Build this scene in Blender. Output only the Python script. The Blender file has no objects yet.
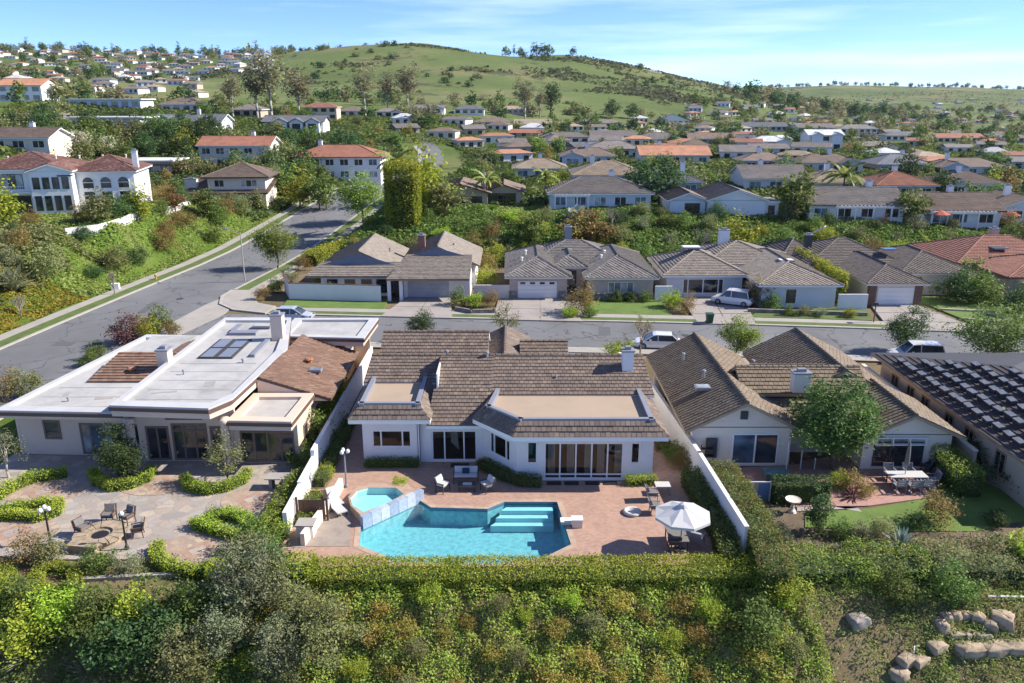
import bpy, math, random
import numpy as np
from mathutils import Vector, Matrix
from mathutils.geometry import tessellate_polygon
R = math.radians
SC = bpy.context.scene
COL = SC.collection
# ------------------------------------------------------------------ camera
CAM_H, PITCH, FPX = 23.0, R(17.1), 796.0
cam = bpy.data.cameras.new('camera'); cam.sensor_width = 36.0; cam.lens = 36.0*FPX/1024.0
cam.clip_start = 0.5; cam.clip_end = 9000.0
camo = bpy.data.objects.new('camera', cam); COL.objects.link(camo)
camo.location = (0, 0, CAM_H); camo.rotation_euler = (math.pi/2-PITCH, 0, 0)
SC.camera = camo
# ------------------------------------------------------------------ sky and sun
SUN_EL = R(37.0); SUN_AZ = R(83.0)          # azimuth clockwise from +Y
W = bpy.data.worlds.new('World'); SC.world = W; W.use_nodes = True
wn, wl = W.node_tree.nodes, W.node_tree.links
bg = wn['Background']; bg.inputs[1].default_value = 0.125
sky = wn.new('ShaderNodeTexSky'); sky.sky_type = 'NISHITA'; sky.sun_disc = False
sky.sun_elevation = SUN_EL; sky.sun_rotation = SUN_AZ; sky.altitude = 800; sky.air_density = 0.6; sky.dust_density = 0.0; sky.ozone_density = 3.0
tc = wn.new('ShaderNodeTexCoord'); mp = wn.new('ShaderNodeMapping'); mp.inputs['Scale'].default_value = (1.3, 1.3, 16.0); mp.inputs['Location'].default_value = (3.1, 0.4, 0.2)
nz = wn.new('ShaderNodeTexNoise'); nz.inputs['Scale'].default_value = 2.2; nz.inputs['Detail'].default_value = 6; nz.inputs['Roughness'].default_value = 0.55
rp = wn.new('ShaderNodeValToRGB'); rp.color_ramp.elements[0].position = 0.5; rp.color_ramp.elements[0].color = (0, 0, 0, 1)
rp.color_ramp.elements[1].position = 0.75; rp.color_ramp.elements[1].color = (0.42, 0.42, 0.42, 1)
mx = wn.new('ShaderNodeMixRGB'); mx.inputs[2].default_value = (5.6, 6.3, 7.2, 1)
wl.new(tc.outputs['Generated'], mp.inputs[0]); wl.new(mp.outputs[0], nz.inputs['Vector']); wl.new(nz.outputs[0], rp.inputs[0])
tn = wn.new('ShaderNodeMixRGB'); tn.blend_type = 'MULTIPLY'; tn.inputs[0].default_value = 1.0; tn.inputs[2].default_value = (0.57, 0.69, 0.95, 1); wl.new(sky.outputs[0], tn.inputs[1])
wl.new(rp.outputs[0], mx.inputs[0]); wl.new(tn.outputs[0], mx.inputs[1]); wl.new(mx.outputs[0], bg.inputs[0])
sun = bpy.data.lights.new('sun', 'SUN'); sun.energy = 4.4; sun.angle = R(0.53); sun.color = (1.0, 0.93, 0.82)
suno = bpy.data.objects.new('sun', sun); COL.objects.link(suno)
sd = Vector((math.sin(SUN_AZ)*math.cos(SUN_EL), math.cos(SUN_AZ)*math.cos(SUN_EL), math.sin(SUN_EL)))
suno.rotation_euler = sd.to_track_quat('Z', 'Y').to_euler(); suno.location = (60, 20, 80)
vs = SC.view_settings; vs.view_transform = 'Standard'; vs.look = 'None'; vs.exposure = 1.03; vs.gamma = 1.0; vs.use_curve_mapping = False
SC.cycles.max_bounces = 6; SC.cycles.transparent_max_bounces = 8; SC.cycles.diffuse_bounces = 3; SC.cycles.glossy_bounces = 3
# ------------------------------------------------------------------ pixel <-> place
_c, _s = math.cos(PITCH), math.sin(PITCH)
def ray(u, v):
    a = (u-512)/FPX; b = (341.5-v)/FPX
    return (a, _c+b*_s, -_s+b*_c)
def G(u, v, z=0.0):                       # where the sight line through a pixel meets the level z
    d = ray(u, v); t = (z-CAM_H)/d[2]; return (d[0]*t, d[1]*t, z)
def D(u, v, y):                           # ... and where it meets the upright plane at distance y
    d = ray(u, v); t = y/d[1]; return (d[0]*t, y, CAM_H+d[2]*t)
def g2(u, v, z=0.0): return G(u, v, z)[:2]
rng = np.random.default_rng(7); rnd = random.Random(5)
# ------------------------------------------------------------------ materials
MATS = {}; LEAFK = 2.2; BASEK = 0.86
def _nt(name):
    m = bpy.data.materials.new(name); m.use_nodes = True
    nt = m.node_tree; b = nt.nodes['Principled BSDF']; return m, nt, b
def ramp(nt, stops, fac):
    r = nt.nodes.new('ShaderNodeValToRGB'); e = r.color_ramp.elements
    while len(e) < len(stops): e.new(0.5)
    for k, (p, c) in enumerate(stops): e[k].position = p; e[k].color = (*c[:3], 1)
    nt.links.new(fac, r.inputs[0]); return r.outputs[0]
def noise(nt, scale, detail=4, rough=0.6, coord='Object', stretch=None):
    t = nt.nodes.new('ShaderNodeTexCoord'); n = nt.nodes.new('ShaderNodeTexNoise')
    n.inputs['Scale'].default_value = scale; n.inputs['Detail'].default_value = detail; n.inputs['Roughness'].default_value = rough
    src = nt.nodes.new('ShaderNodeNewGeometry').outputs['Position'] if coord == 'World' else t.outputs[coord]
    if stretch:
        mpn = nt.nodes.new('ShaderNodeMapping'); mpn.inputs['Scale'].default_value = stretch; nt.links.new(src, mpn.inputs[0]); src = mpn.outputs[0]
    nt.links.new(src, n.inputs['Vector']); return n.outputs[0]
def mixc(nt, fac, a, b, mode='MIX'):
    m = nt.nodes.new('ShaderNodeMixRGB'); m.blend_type = mode
    for i, x in ((0, fac), (1, a), (2, b)):
        if hasattr(x, 'links'): nt.links.new(x, m.inputs[i])
        else: m.inputs[i].default_value = x if i == 0 else (*x[:3], 1)
    return m.outputs[0]
def bump(nt, b, h, strength=0.3, dist=0.05):
    n = nt.nodes.new('ShaderNodeBump'); n.inputs['Strength'].default_value = strength; n.inputs['Distance'].default_value = dist
    nt.links.new(h, n.inputs['Height']); nt.links.new(n.outputs[0], b.inputs['Normal'])
def sc(c, k): return tuple(min(1.0, x*k) for x in c[:3])
def plain(name, col, rough=0.75, var=0.14, scale=1.2, bmp=0.15, metal=0.0, fine=14.0):
    if name in MATS: return MATS[name]
    col = sc(col, BASEK); m, nt, b = _nt(name)
    n1 = noise(nt, scale, 5, 0.65, 'World'); n2 = noise(nt, fine, 3, 0.6, 'World')
    c = ramp(nt, [(0.3, sc(col, 1-var*1.6)), (0.52, col), (0.75, sc(col, 1+var))], n1)
    c = mixc(nt, 0.35, c, mixc(nt, n2, sc(col, 1-var*2), sc(col, 1+var)))
    nt.links.new(c, b.inputs['Base Color']); b.inputs['Roughness'].default_value = rough; b.inputs['Metallic'].default_value = metal
    if bmp: bump(nt, b, n2, bmp, 0.02)
    MATS[name] = m; return m
def tilemat(name, cols, rough=0.8, blotch=None):
    cols = [sc(c, BASEK) for c in cols]; blotch = sc(blotch, BASEK)
    m, nt, b = _nt(name)
    g = nt.nodes.new('ShaderNodeNewGeometry')
    c = ramp(nt, [(i/(len(cols)-1), x) for i, x in enumerate(cols)], g.outputs['Random Per Island'])
    n1 = noise(nt, 0.55, 5, 0.7, 'World')
    c = mixc(nt, ramp(nt, [(0.45, (0, 0, 0)), (0.72, (0.75, 0.75, 0.75))], n1), c, blotch or sc(cols[0], 0.6))
    n2 = noise(nt, 9, 3, 0.6, 'World'); c = mixc(nt, 0.5, c, mixc(nt, n2, (0.55, 0.55, 0.55), (1.35, 1.35, 1.35)), 'MULTIPLY')
    nt.links.new(c, b.inputs['Base Color']); b.inputs['Roughness'].default_value = rough
    MATS[name] = m; return m
def roofmat(name, col, col2=None):        # far roofs: course lines as fine relief only
    col = sc(col, BASEK)
    m, nt, b = _nt(name)
    n1 = noise(nt, 0.5, 5, 0.7, 'World'); c = ramp(nt, [(0.3, sc(col, 0.75)), (0.5, col), (0.7, col2 or sc(col, 1.25))], n1)
    n2 = noise(nt, 3.2, 3, 0.7, 'World'); c = mixc(nt, 0.6, c, mixc(nt, n2, (0.5, 0.5, 0.5), (1.4, 1.4, 1.4)), 'MULTIPLY')
    oi = nt.nodes.new('ShaderNodeObjectInfo'); hs = nt.nodes.new('ShaderNodeHueSaturation')
    mr = nt.nodes.new('ShaderNodeMapRange'); mr.inputs[3].default_value = 0.8; mr.inputs[4].default_value = 1.2
    nt.links.new(oi.outputs['Random'], mr.inputs[0]); nt.links.new(mr.outputs[0], hs.inputs['Value']); nt.links.new(c, hs.inputs['Color'])
    nt.links.new(hs.outputs[0], b.inputs['Base Color']); b.inputs['Roughness'].default_value = 0.85
    bump(nt, b, n2, 0.5, 0.08); MATS[name] = m; return m
def leafmat(name, cols, trans=0.38, patch=0.25, patchcol=None, pscale=0.35):
    cols = [sc(c, LEAFK) for c in cols]; patchcol = sc(patchcol, LEAFK) if patchcol else None
    m, nt, b = _nt(name)
    g = nt.nodes.new('ShaderNodeNewGeometry')
    c = ramp(nt, [(i/(len(cols)-1), x) for i, x in enumerate(cols)], g.outputs['Random Per Island'])
    n1 = noise(nt, pscale, 3, 0.6, 'World')
    c = mixc(nt, ramp(nt, [(0.48, (0, 0, 0)), (0.62, (patch*2,)*3)], n1), c, patchcol or sc(cols[-1], 1.15))
    oi = nt.nodes.new('ShaderNodeObjectInfo'); hs = nt.nodes.new('ShaderNodeHueSaturation')
    mr = nt.nodes.new('ShaderNodeMapRange'); mr.inputs[3].default_value = 0.75; mr.inputs[4].default_value = 1.25
    mr2 = nt.nodes.new('ShaderNodeMapRange'); mr2.inputs[3].default_value = 0.475; mr2.inputs[4].default_value = 0.515
    nt.links.new(oi.outputs['Random'], mr.inputs[0]); nt.links.new(mr.outputs[0], hs.inputs['Value'])
    nt.links.new(oi.outputs['Random'], mr2.inputs[0]); nt.links.new(mr2.outputs[0], hs.inputs['Hue']); nt.links.new(c, hs.inputs['Color'])
    nt.links.new(hs.outputs[0], b.inputs['Base Color']); b.inputs['Roughness'].default_value = 0.6; b.inputs['Specular IOR Level'].default_value = 0.25
    tr = nt.nodes.new('ShaderNodeBsdfTranslucent'); ms = nt.nodes.new('ShaderNodeMixShader'); ms.inputs[0].default_value = trans
    nt.links.new(hs.outputs[0], tr.inputs[0]); nt.links.new(b.outputs[0], ms.inputs[1]); nt.links.new(tr.outputs[0], ms.inputs[2])
    nt.links.new(ms.outputs[0], nt.nodes['Material Output'].inputs[0]); MATS[name] = m; return m
def glassmat(name, col, rough=0.06):
    m, nt, b = _nt(name); b.inputs['Base Color'].default_value = (*col, 1); b.inputs['Roughness'].default_value = rough
    b.inputs['Specular IOR Level'].default_value = 0.8; n = noise(nt, 0.7, 2, 0.5, 'World'); bump(nt, b, n, 0.05, 0.05)
    c = ramp(nt, [(0.35, sc(col, 0.5)), (0.65, sc(col, 1.7))], n); nt.links.new(c, b.inputs['Base Color']); MATS[name] = m; return m
def clearmat(name, tint, gl=1.0, ior=1.45, wave=0.0, wscale=3.0):   # pane or water: sees through, reflects by Fresnel
    m, nt, b = _nt(name); nt.nodes.remove(b)
    t = nt.nodes.new('ShaderNodeBsdfTransparent'); t.inputs[0].default_value = (*tint, 1)
    gs = nt.nodes.new('ShaderNodeBsdfGlossy'); gs.inputs['Roughness'].default_value = 0.03
    lw = nt.nodes.new('ShaderNodeLayerWeight'); lw.inputs[0].default_value = 0.5
    pw = nt.nodes.new('ShaderNodeMath'); pw.operation = 'POWER'; pw.inputs[1].default_value = 4.0; nt.links.new(lw.outputs['Facing'], pw.inputs[0])
    fr = nt.nodes.new('ShaderNodeMath'); fr.operation = 'MULTIPLY_ADD'; fr.inputs[1].default_value = 0.9; fr.inputs[2].default_value = ((ior-1)/(ior+1))**2*gl; nt.links.new(pw.outputs[0], fr.inputs[0])
    ms = nt.nodes.new('ShaderNodeMixShader'); nt.links.new(fr.outputs[0], ms.inputs[0]); nt.links.new(t.outputs[0], ms.inputs[1]); nt.links.new(gs.outputs[0], ms.inputs[2])
    if wave:
        n = noise(nt, wscale, 3, 0.55, 'World'); bn = nt.nodes.new('ShaderNodeBump'); bn.inputs['Strength'].default_value = wave; bn.inputs['Distance'].default_value = 0.06
        nt.links.new(n, bn.inputs['Height']); nt.links.new(bn.outputs[0], gs.inputs['Normal']); nt.links.new(bn.outputs[0], lw.inputs['Normal'])
    nt.links.new(ms.outputs[0], nt.nodes['Material Output'].inputs[0]); MATS[name] = m; return m
def pavemat(name, cols, scale=1.0, kind='brick', joint=(0.3, 0.25, 0.2), rough=0.8, bw=0.22, bh=0.11):
    cols = [sc(c, BASEK) for c in cols]
    m, nt, b = _nt(name)
    pos = nt.nodes.new('ShaderNodeNewGeometry').outputs['Position']
    if kind == 'brick':
        t = nt.nodes.new('ShaderNodeTexBrick'); t.inputs['Scale'].default_value = scale; t.inputs['Brick Width'].default_value = bw; t.inputs['Row Height'].default_value = bh
        t.inputs['Mortar Size'].default_value = 0.008; t.inputs['Color1'].default_value = (*cols[0], 1); t.inputs['Color2'].default_value = (*cols[1], 1); t.inputs['Mortar'].default_value = (*joint, 1)
        nt.links.new(pos, t.inputs['Vector']); c = t.outputs['Color']; h = t.outputs['Fac']
    else:
        t = nt.nodes.new('ShaderNodeTexVoronoi'); t.inputs['Scale'].default_value = scale; nt.links.new(pos, t.inputs['Vector'])
        sp = nt.nodes.new('ShaderNodeSeparateColor'); nt.links.new(t.outputs['Color'], sp.inputs[0])
        c = ramp(nt, [(i/(len(cols)-1), x) for i, x in enumerate(cols)], sp.outputs[0])
        e = nt.nodes.new('ShaderNodeTexVoronoi'); e.feature = 'DISTANCE_TO_EDGE'; e.inputs['Scale'].default_value = scale; nt.links.new(pos, e.inputs['Vector'])
        h = ramp(nt, [(0.02, (0, 0, 0)), (0.06, (1, 1, 1))], e.outputs['Distance']); c = mixc(nt, h, joint, c)
    n1 = noise(nt, 0.6, 5, 0.65, 'World'); c = mixc(nt, 0.8, c, mixc(nt, n1, (0.72, 0.72, 0.72), (1.25, 1.25, 1.25)), 'MULTIPLY')
    n2 = noise(nt, 7, 4, 0.7, 'World'); c = mixc(nt, 0.6, c, mixc(nt, n2, (0.6, 0.6, 0.6), (1.4, 1.4, 1.4)), 'MULTIPLY')
    nt.links.new(c, b.inputs['Base Color']); b.inputs['Roughness'].default_value = rough; MATS[name] = m; return m
# ------------------------------------------------------------------ mesh building
class MB:
    def __init__(s): s.v = []; s.f = []; s.m = []
    def add(s, vs, fs, mat=0):
        o = len(s.v); s.v += [tuple(p) for p in vs]; s.f += [tuple(i+o for i in f) for f in fs]; s.m += [mat]*len(fs); return s
    def box(s, x0, x1, y0, y1, z0, z1, mat=0):
        return s.add([(x0, y0, z0), (x1, y0, z0), (x1, y1, z0), (x0, y1, z0), (x0, y0, z1), (x1, y0, z1), (x1, y1, z1), (x0, y1, z1)],
                     [(0, 3, 2, 1), (4, 5, 6, 7), (0, 1, 5, 4), (1, 2, 6, 5), (2, 3, 7, 6), (3, 0, 4, 7)], mat)
    def obox(s, c, a, hx, hy, z0, z1, mat=0):           # box turned by angle a about its upright axis
        ca, sa = math.cos(a), math.sin(a); P = [(c[0]+x*ca-y*sa, c[1]+x*sa+y*ca) for x, y in ((-hx, -hy), (hx, -hy), (hx, hy), (-hx, hy))]
        return s.prism(P, z0, z1, mat)
    def prism(s, P, z0, z1, mat=0, matside=None):
        n = len(P); ar = sum(P[i][0]*P[(i+1) % n][1]-P[(i+1) % n][0]*P[i][1] for i in range(n))
        if ar < 0: P = P[::-1]
        vs = [(p[0], p[1], z0) for p in P]+[(p[0], p[1], z1) for p in P]
        s.add(vs, [tuple(range(n, 2*n))], mat); o = len(s.v)-2*n
        fs = [tuple(range(n-1, -1, -1))]+[(i, (i+1) % n, n+(i+1) % n, n+i) for i in range(n)]
        s.f += [tuple(i+o for i in f) for f in fs]; s.m += [mat if matside is None else matside]*len(fs); return s
    def ring(s, P, Q, z0, z1, mat=0):                   # wall between outline P and inner outline Q (same count)
        n = len(P)
        for i in range(n):
            j = (i+1) % n; s.prism([P[i], P[j], Q[j], Q[i]], z0, z1, mat)
        return s
    def tube(s, p, q, r0, r1=None, n=6, mat=0, cap=True):
        r1 = r0 if r1 is None else r1; p, q = Vector(p), Vector(q); d = (q-p)
        if d.length < 1e-6: return s
        d.normalize(); a = d.orthogonal().normalized(); b = d.cross(a)
        vs = []
        for c, r in ((p, r0), (q, r1)):
            for k in range(n): t = 2*math.pi*k/n; vs.append(c+a*(r*math.cos(t))+b*(r*math.sin(t)))
        fs = [(k, (k+1) % n, n+(k+1) % n, n+k) for k in range(n)]
        if cap: fs += [tuple(range(n-1, -1, -1)), tuple(range(n, 2*n))]
        return s.add(vs, fs, mat)
    def lathe(s, prof, c=(0, 0, 0), n=14, mat=0):
        vs = []; m = len(prof)
        for k in range(n):
            t = 2*math.pi*k/n
            vs += [(c[0]+r*math.cos(t), c[1]+r*math.sin(t), c[2]+z) for r, z in prof]
        fs = [(k*m+i, ((k+1) % n)*m+i, ((k+1) % n)*m+i+1, k*m+i+1) for k in range(n) for i in range(m-1)]
        fs += [tuple(k*m for k in range(n-1, -1, -1)), tuple(k*m+m-1 for k in range(n))]
        return s.add(vs, fs, mat)
    def bar(s, p, q, w, h, mat=0):                      # square bar between two points
        p, q = Vector(p), Vector(q); d = (q-p).normalized(); up = Vector((0, 0, 1))
        if abs(d.z) > 0.95: up = Vector((0, 1, 0))
        a = d.cross(up).normalized()*w/2; b = a.cross(d).normalized()*h/2
        vs = [c+sa*a+sb*b for c in (p, q) for sa, sb in ((-1, -1), (1, -1), (1, 1), (-1, 1))]
        return s.add(vs, [(3, 2, 1, 0), (4, 5, 6, 7), (0, 1, 5, 4), (1, 2, 6, 5), (2, 3, 7, 6), (3, 0, 4, 7)], mat)
    def build(s, name, mats, parent=None, off=(0, 0, 0), smooth=False, kind=None):
        me = bpy.data.meshes.new(name)
        ox, oy, oz = off
        me.from_pydata([(x-ox, y-oy, z-oz) for x, y, z in s.v] if any(off) else s.v, [], s.f)
        mats = mats if isinstance(mats, (list, tuple)) else [mats]
        for m in mats: me.materials.append(m)
        if len(mats) > 1: me.polygons.foreach_set('material_index', [min(i, len(mats)-1) for i in s.m])
        if smooth: me.polygons.foreach_set('use_smooth', [True]*len(s.f))
        me.update(); return obj(name, me, parent, kind)
def obj(name, data, parent=None, kind=None):
    o = bpy.data.objects.new(name, data); COL.objects.link(o)
    if parent is not None: o.parent = parent
    if kind: o['kind'] = kind
    return o
def tag(o, label=None, cat=None, group=None, kind=None):
    if label: o['label'] = label
    if cat: o['category'] = cat
    if group: o['group'] = group
    if kind: o['kind'] = kind
    return o
def thing(name, label, cat, loc=(0, 0, 0), rz=0.0, group=None):
    o = bpy.data.objects.new(name, None); COL.objects.link(o); o.empty_display_size = 0.3
    o.location = loc; o.rotation_euler = (0, 0, rz); return tag(o, label, cat, group)
def copy_tree(o, parent=None):
    c = o.copy(); COL.objects.link(c); c.parent = parent
    for ch in list(o.children): copy_tree(ch, c)
    return c
def quadmesh(name, V, Q, mats, matidx=None):
    me = bpy.data.meshes.new(name); V = np.asarray(V, np.float32); Q = np.asarray(Q, np.int32)
    me.vertices.add(len(V)); me.vertices.foreach_set('co', V.ravel()); n, k = Q.shape
    me.loops.add(n*k); me.loops.foreach_set('vertex_index', Q.ravel()); me.polygons.add(n)
    me.polygons.foreach_set('loop_start', np.arange(0, n*k, k, dtype=np.int32))
    mats = mats if isinstance(mats, (list, tuple)) else [mats]
    for m in mats: me.materials.append(m)
    if matidx is not None: me.polygons.foreach_set('material_index', np.asarray(matidx, np.int32))
    me.update(calc_edges=True); return me
def leaves(P, size, up=0.35, asp=0.55, r=rng):          # one small face for each leaf; arrays of corners and faces
    P = np.asarray(P, float); n = len(P); N = r.normal(size=(n, 3)); N[:, 2] = np.abs(N[:, 2])+up*2
    N /= np.linalg.norm(N, axis=1)[:, None]; T = r.normal(size=(n, 3)); T -= (T*N).sum(1)[:, None]*N; T /= np.linalg.norm(T, axis=1)[:, None]
    B = np.cross(N, T); s = (np.asarray(size)*r.uniform(0.6, 1.35, n))[:, None]/2
    V = np.stack([P-T*s, P-B*s*asp+N*s*0.15, P+T*s, P+B*s*asp+N*s*0.15], 1).reshape(-1, 3)
    return V, np.arange(n*4).reshape(-1, 4)
def leafobj(name, P, size, mat, parent=None, up=0.35, kind=None, asp=0.55):
    V, Q = leaves(P, size, up, asp); return obj(name, quadmesh(name, V, Q, mat), parent, kind)
def sst(a, b, x): t = np.clip((x-a)/(b-a), 0, 1); return t*t*(3-2*t)
def vnoise(x, y, f, seed=0):                            # cheap smooth noise for numpy arrays, about -1..1
    a = np.sin(x*f*1.3+seed*1.7+np.sin(y*f*0.9+seed))+np.sin(y*f*1.1-seed*2.3+np.sin(x*f*0.7+seed*3))+np.sin((x+y)*f*0.6+seed*5)
    return a/3
# ------------------------------------------------------------------ colours of the place
M_asphalt = plain('asphalt', (0.19, 0.192, 0.2), 0.9, 0.13, 0.25, 0.2, fine=30)
def asphaltmat():
    m = M_asphalt; nt = m.node_tree; b = nt.nodes['Principled BSDF']; src = b.inputs['Base Color'].links[0].from_socket
    pos = nt.nodes.new('ShaderNodeNewGeometry').outputs['Position']; wob = nt.nodes.new('ShaderNodeTexNoise'); wob.inputs['Scale'].default_value = 0.5; wob.inputs['Detail'].default_value = 5
    nt.links.new(pos, wob.inputs['Vector']); ad = mixc(nt, 0.012, pos, wob.outputs['Color'], 'MIX'); va = nt.nodes.new('ShaderNodeVectorMath'); va.operation = 'MULTIPLY_ADD'; va.inputs[1].default_value = (3, 3, 3)
    nt.links.new(wob.outputs['Color'], va.inputs[0]); nt.links.new(pos, va.inputs[2]); e = nt.nodes.new('ShaderNodeTexVoronoi'); e.feature = 'DISTANCE_TO_EDGE'; e.inputs['Scale'].default_value = 0.16; nt.links.new(va.outputs[0], e.inputs['Vector'])
    k = ramp(nt, [(0.004, (0.45, 0.45, 0.45)), (0.012, (1, 1, 1))], e.outputs['Distance']); n2 = noise(nt, 0.09, 4, 0.6, 'World', (1, 0.25, 1)); st = ramp(nt, [(0.35, (0.78, 0.78, 0.78)), (0.65, (1.12, 1.12, 1.12))], n2)
    nt.links.new(mixc(nt, 1.0, mixc(nt, 1.0, src, k, 'MULTIPLY'), st, 'MULTIPLY'), b.inputs['Base Color'])
asphaltmat()
M_conc = plain('concrete', (0.4, 0.37, 0.33), 0.85, 0.12, 0.5, 0.1)
M_drive = plain('driveway_concrete', (0.37, 0.33, 0.3), 0.85, 0.14, 0.5, 0.1)
M_kerb = plain('kerb_concrete', (0.46, 0.43, 0.38), 0.85, 0.12, 0.8, 0.1)
M_white = plain('white_paint', (0.9, 0.88, 0.85), 0.6, 0.05, 0.6, 0.05)
M_wall = plain('pale_stucco', (0.84, 0.82, 0.8), 0.85, 0.06, 0.5, 0.15)
M_cream = plain('cream_stucco', (0.82, 0.74, 0.63), 0.85, 0.07, 0.5, 0.15)
M_tan = plain('tan_stucco', (0.56, 0.45, 0.34), 0.85, 0.08, 0.6, 0.15)
M_pink = plain('pinkish_stucco', (0.74, 0.58, 0.46), 0.85, 0.07, 0.5, 0.15)
M_bluewall = plain('pale_blue_siding', (0.68, 0.72, 0.78), 0.8, 0.06, 0.5, 0.1)
M_greywall = plain('grey_siding', (0.42, 0.43, 0.45), 0.8, 0.08, 0.6, 0.1)
M_brownwood = plain('brown_wood', (0.14, 0.075, 0.045), 0.8, 0.2, 1.5, 0.2)
M_lightwood = plain('tan_wood', (0.36, 0.24, 0.15), 0.8, 0.18, 1.5, 0.2)
M_deckroof = plain('tan_roof_deck', (0.43, 0.33, 0.24), 0.9, 0.08, 0.5, 0.1)
M_membrane = plain('white_roof_membrane', (0.5, 0.49, 0.47), 0.7, 0.24, 0.35, 0.1, fine=2.2)
M_greycap = plain('grey_metal_cap', (0.27, 0.28, 0.32), 0.5, 0.08, 1, 0.05)
M_fascia = plain('dark_brown_fascia', (0.13, 0.075, 0.055), 0.7, 0.1, 1, 0.1)
M_black = plain('black_metal', (0.02, 0.02, 0.022), 0.5, 0.2, 2, 0.05)
M_dark = plain('dark_grey', (0.06, 0.06, 0.065), 0.7, 0.2, 2, 0.05)
M_bark = plain('bark', (0.16, 0.12, 0.09), 0.9, 0.25, 3, 0.4)
M_palebark = plain('pale_bark', (0.42, 0.38, 0.33), 0.9, 0.2, 3, 0.3)
M_twig = plain('grey_twig', (0.3, 0.25, 0.22), 0.9, 0.2, 3, 0.2)
M_soil = plain('soil', (0.16, 0.115, 0.075), 0.95, 0.25, 0.9, 0.4)
M_stone = plain('sandstone', (0.42, 0.33, 0.23), 0.95, 0.4, 2.2, 0.5)
M_boulder = plain('grey_boulder', (0.33, 0.29, 0.25), 0.9, 0.25, 2.2, 0.5)
M_stoneclad = pavemat('stone_cladding', [(0.3, 0.28, 0.25), (0.16, 0.14, 0.13), (0.38, 0.34, 0.3)], 4.0, 'voronoi', (0.2, 0.18, 0.16))
M_glass = glassmat('dark_window_glass', (0.028, 0.034, 0.04))
M_glassblue = glassmat('blue_window_glass', (0.075, 0.12, 0.17))
M_curtain = glassmat('curtained_window_glass', (0.25, 0.27, 0.27), 0.15)
M_clear = clearmat('clear_pane', (0.82, 0.86, 0.86))
M_terra = plain('terracotta', (0.42, 0.17, 0.08), 0.85, 0.2, 2, 0.2)
M_navy = plain('navy_fabric', (0.02, 0.04, 0.1), 0.9, 0.15, 3, 0.1)
M_fabric = plain('off_white_fabric', (0.58, 0.57, 0.56), 0.9, 0.05, 2, 0.1)
M_greyfab = plain('grey_fabric', (0.2, 0.19, 0.18), 0.9, 0.15, 3, 0.1)
M_brick = pavemat('terracotta_pavers', [(0.5, 0.31, 0.23), (0.38, 0.23, 0.17)], 1.0, 'brick', (0.33, 0.23, 0.18))
M_pinkbrick = pavemat('pink_brick_patio', [(0.47, 0.27, 0.22), (0.38, 0.21, 0.17)], 1.0, 'brick', (0.34, 0.22, 0.18))
M_flag = pavemat('flagstone', [(0.44, 0.38, 0.32), (0.3, 0.28, 0.27), (0.5, 0.42, 0.34), (0.36, 0.3, 0.26), (0.42, 0.4, 0.38)], 1.5, 'voronoi', (0.3, 0.26, 0.22))
M_flag2 = pavemat('warm_flagstone', [(0.46, 0.33, 0.24), (0.36, 0.26, 0.2), (0.5, 0.4, 0.3)], 2.6, 'voronoi', (0.3, 0.24, 0.2))
M_coping = pavemat('coping_stone', [(0.52, 0.38, 0.28), (0.42, 0.3, 0.22)], 1.0, 'brick', (0.36, 0.27, 0.2), bw=0.45, bh=0.35)
M_lawn = plain('lawn', (0.13, 0.21, 0.035), 0.9, 0.25, 0.5, 0.5, fine=9)
M_parkway = plain('parkway_grass', (0.11, 0.16, 0.035), 0.95, 0.3, 0.7, 0.5, fine=9)
# tiles
T_main = tilemat('weathered_brown_tile', [(0.15, 0.112, 0.088), (0.2, 0.15, 0.118), (0.235, 0.178, 0.138), (0.185, 0.14, 0.11), (0.28, 0.212, 0.165)], 0.85, (0.14, 0.105, 0.088))
T_left = tilemat('red_brown_tile', [(0.19, 0.105, 0.07), (0.27, 0.16, 0.11), (0.235, 0.135, 0.09), (0.32, 0.21, 0.145)], 0.85, (0.17, 0.1, 0.07))
T_right = tilemat('tan_grey_tile', [(0.155, 0.12, 0.085), (0.23, 0.18, 0.128), (0.2, 0.15, 0.105), (0.27, 0.215, 0.155)], 0.9, (0.18, 0.13, 0.08))
T_grey = tilemat('grey_brown_tile', [(0.2, 0.17, 0.14), (0.3, 0.255, 0.21), (0.25, 0.215, 0.18), (0.34, 0.295, 0.25)], 0.9, (0.26, 0.22, 0.18))
T_greyb = tilemat('charcoal_grey_tile', [(0.14, 0.13, 0.125), (0.22, 0.2, 0.185), (0.18, 0.165, 0.155), (0.27, 0.245, 0.22)], 0.9, (0.15, 0.14, 0.13))
T_dbrown = tilemat('dark_brown_tile', [(0.11, 0.09, 0.08), (0.18, 0.15, 0.13), (0.15, 0.12, 0.105)], 0.9, (0.12, 0.1, 0.09))
T_red = tilemat('rust_red_tile', [(0.27, 0.11, 0.075), (0.36, 0.17, 0.12), (0.31, 0.14, 0.095)], 0.9, (0.24, 0.11, 0.08))
T_brick = tilemat('mottled_red_tile', [(0.11, 0.05, 0.04), (0.24, 0.115, 0.09), (0.17, 0.08, 0.065), (0.32, 0.2, 0.16)], 0.9, (0.14, 0.065, 0.052))
RF = {'grey': roofmat('far_grey_roof', (0.2, 0.175, 0.16)), 'brown': roofmat('far_brown_roof', (0.2, 0.145, 0.11)), 'red': roofmat('far_red_roof', (0.33, 0.14, 0.085)),
      'orange': roofmat('far_orange_roof', (0.46, 0.22, 0.125)), 'tan': roofmat('far_tan_roof', (0.36, 0.28, 0.2)), 'slate': roofmat('far_slate_roof', (0.13, 0.135, 0.15)), 'white': roofmat('far_white_roof', (0.6, 0.6, 0.6))}
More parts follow.
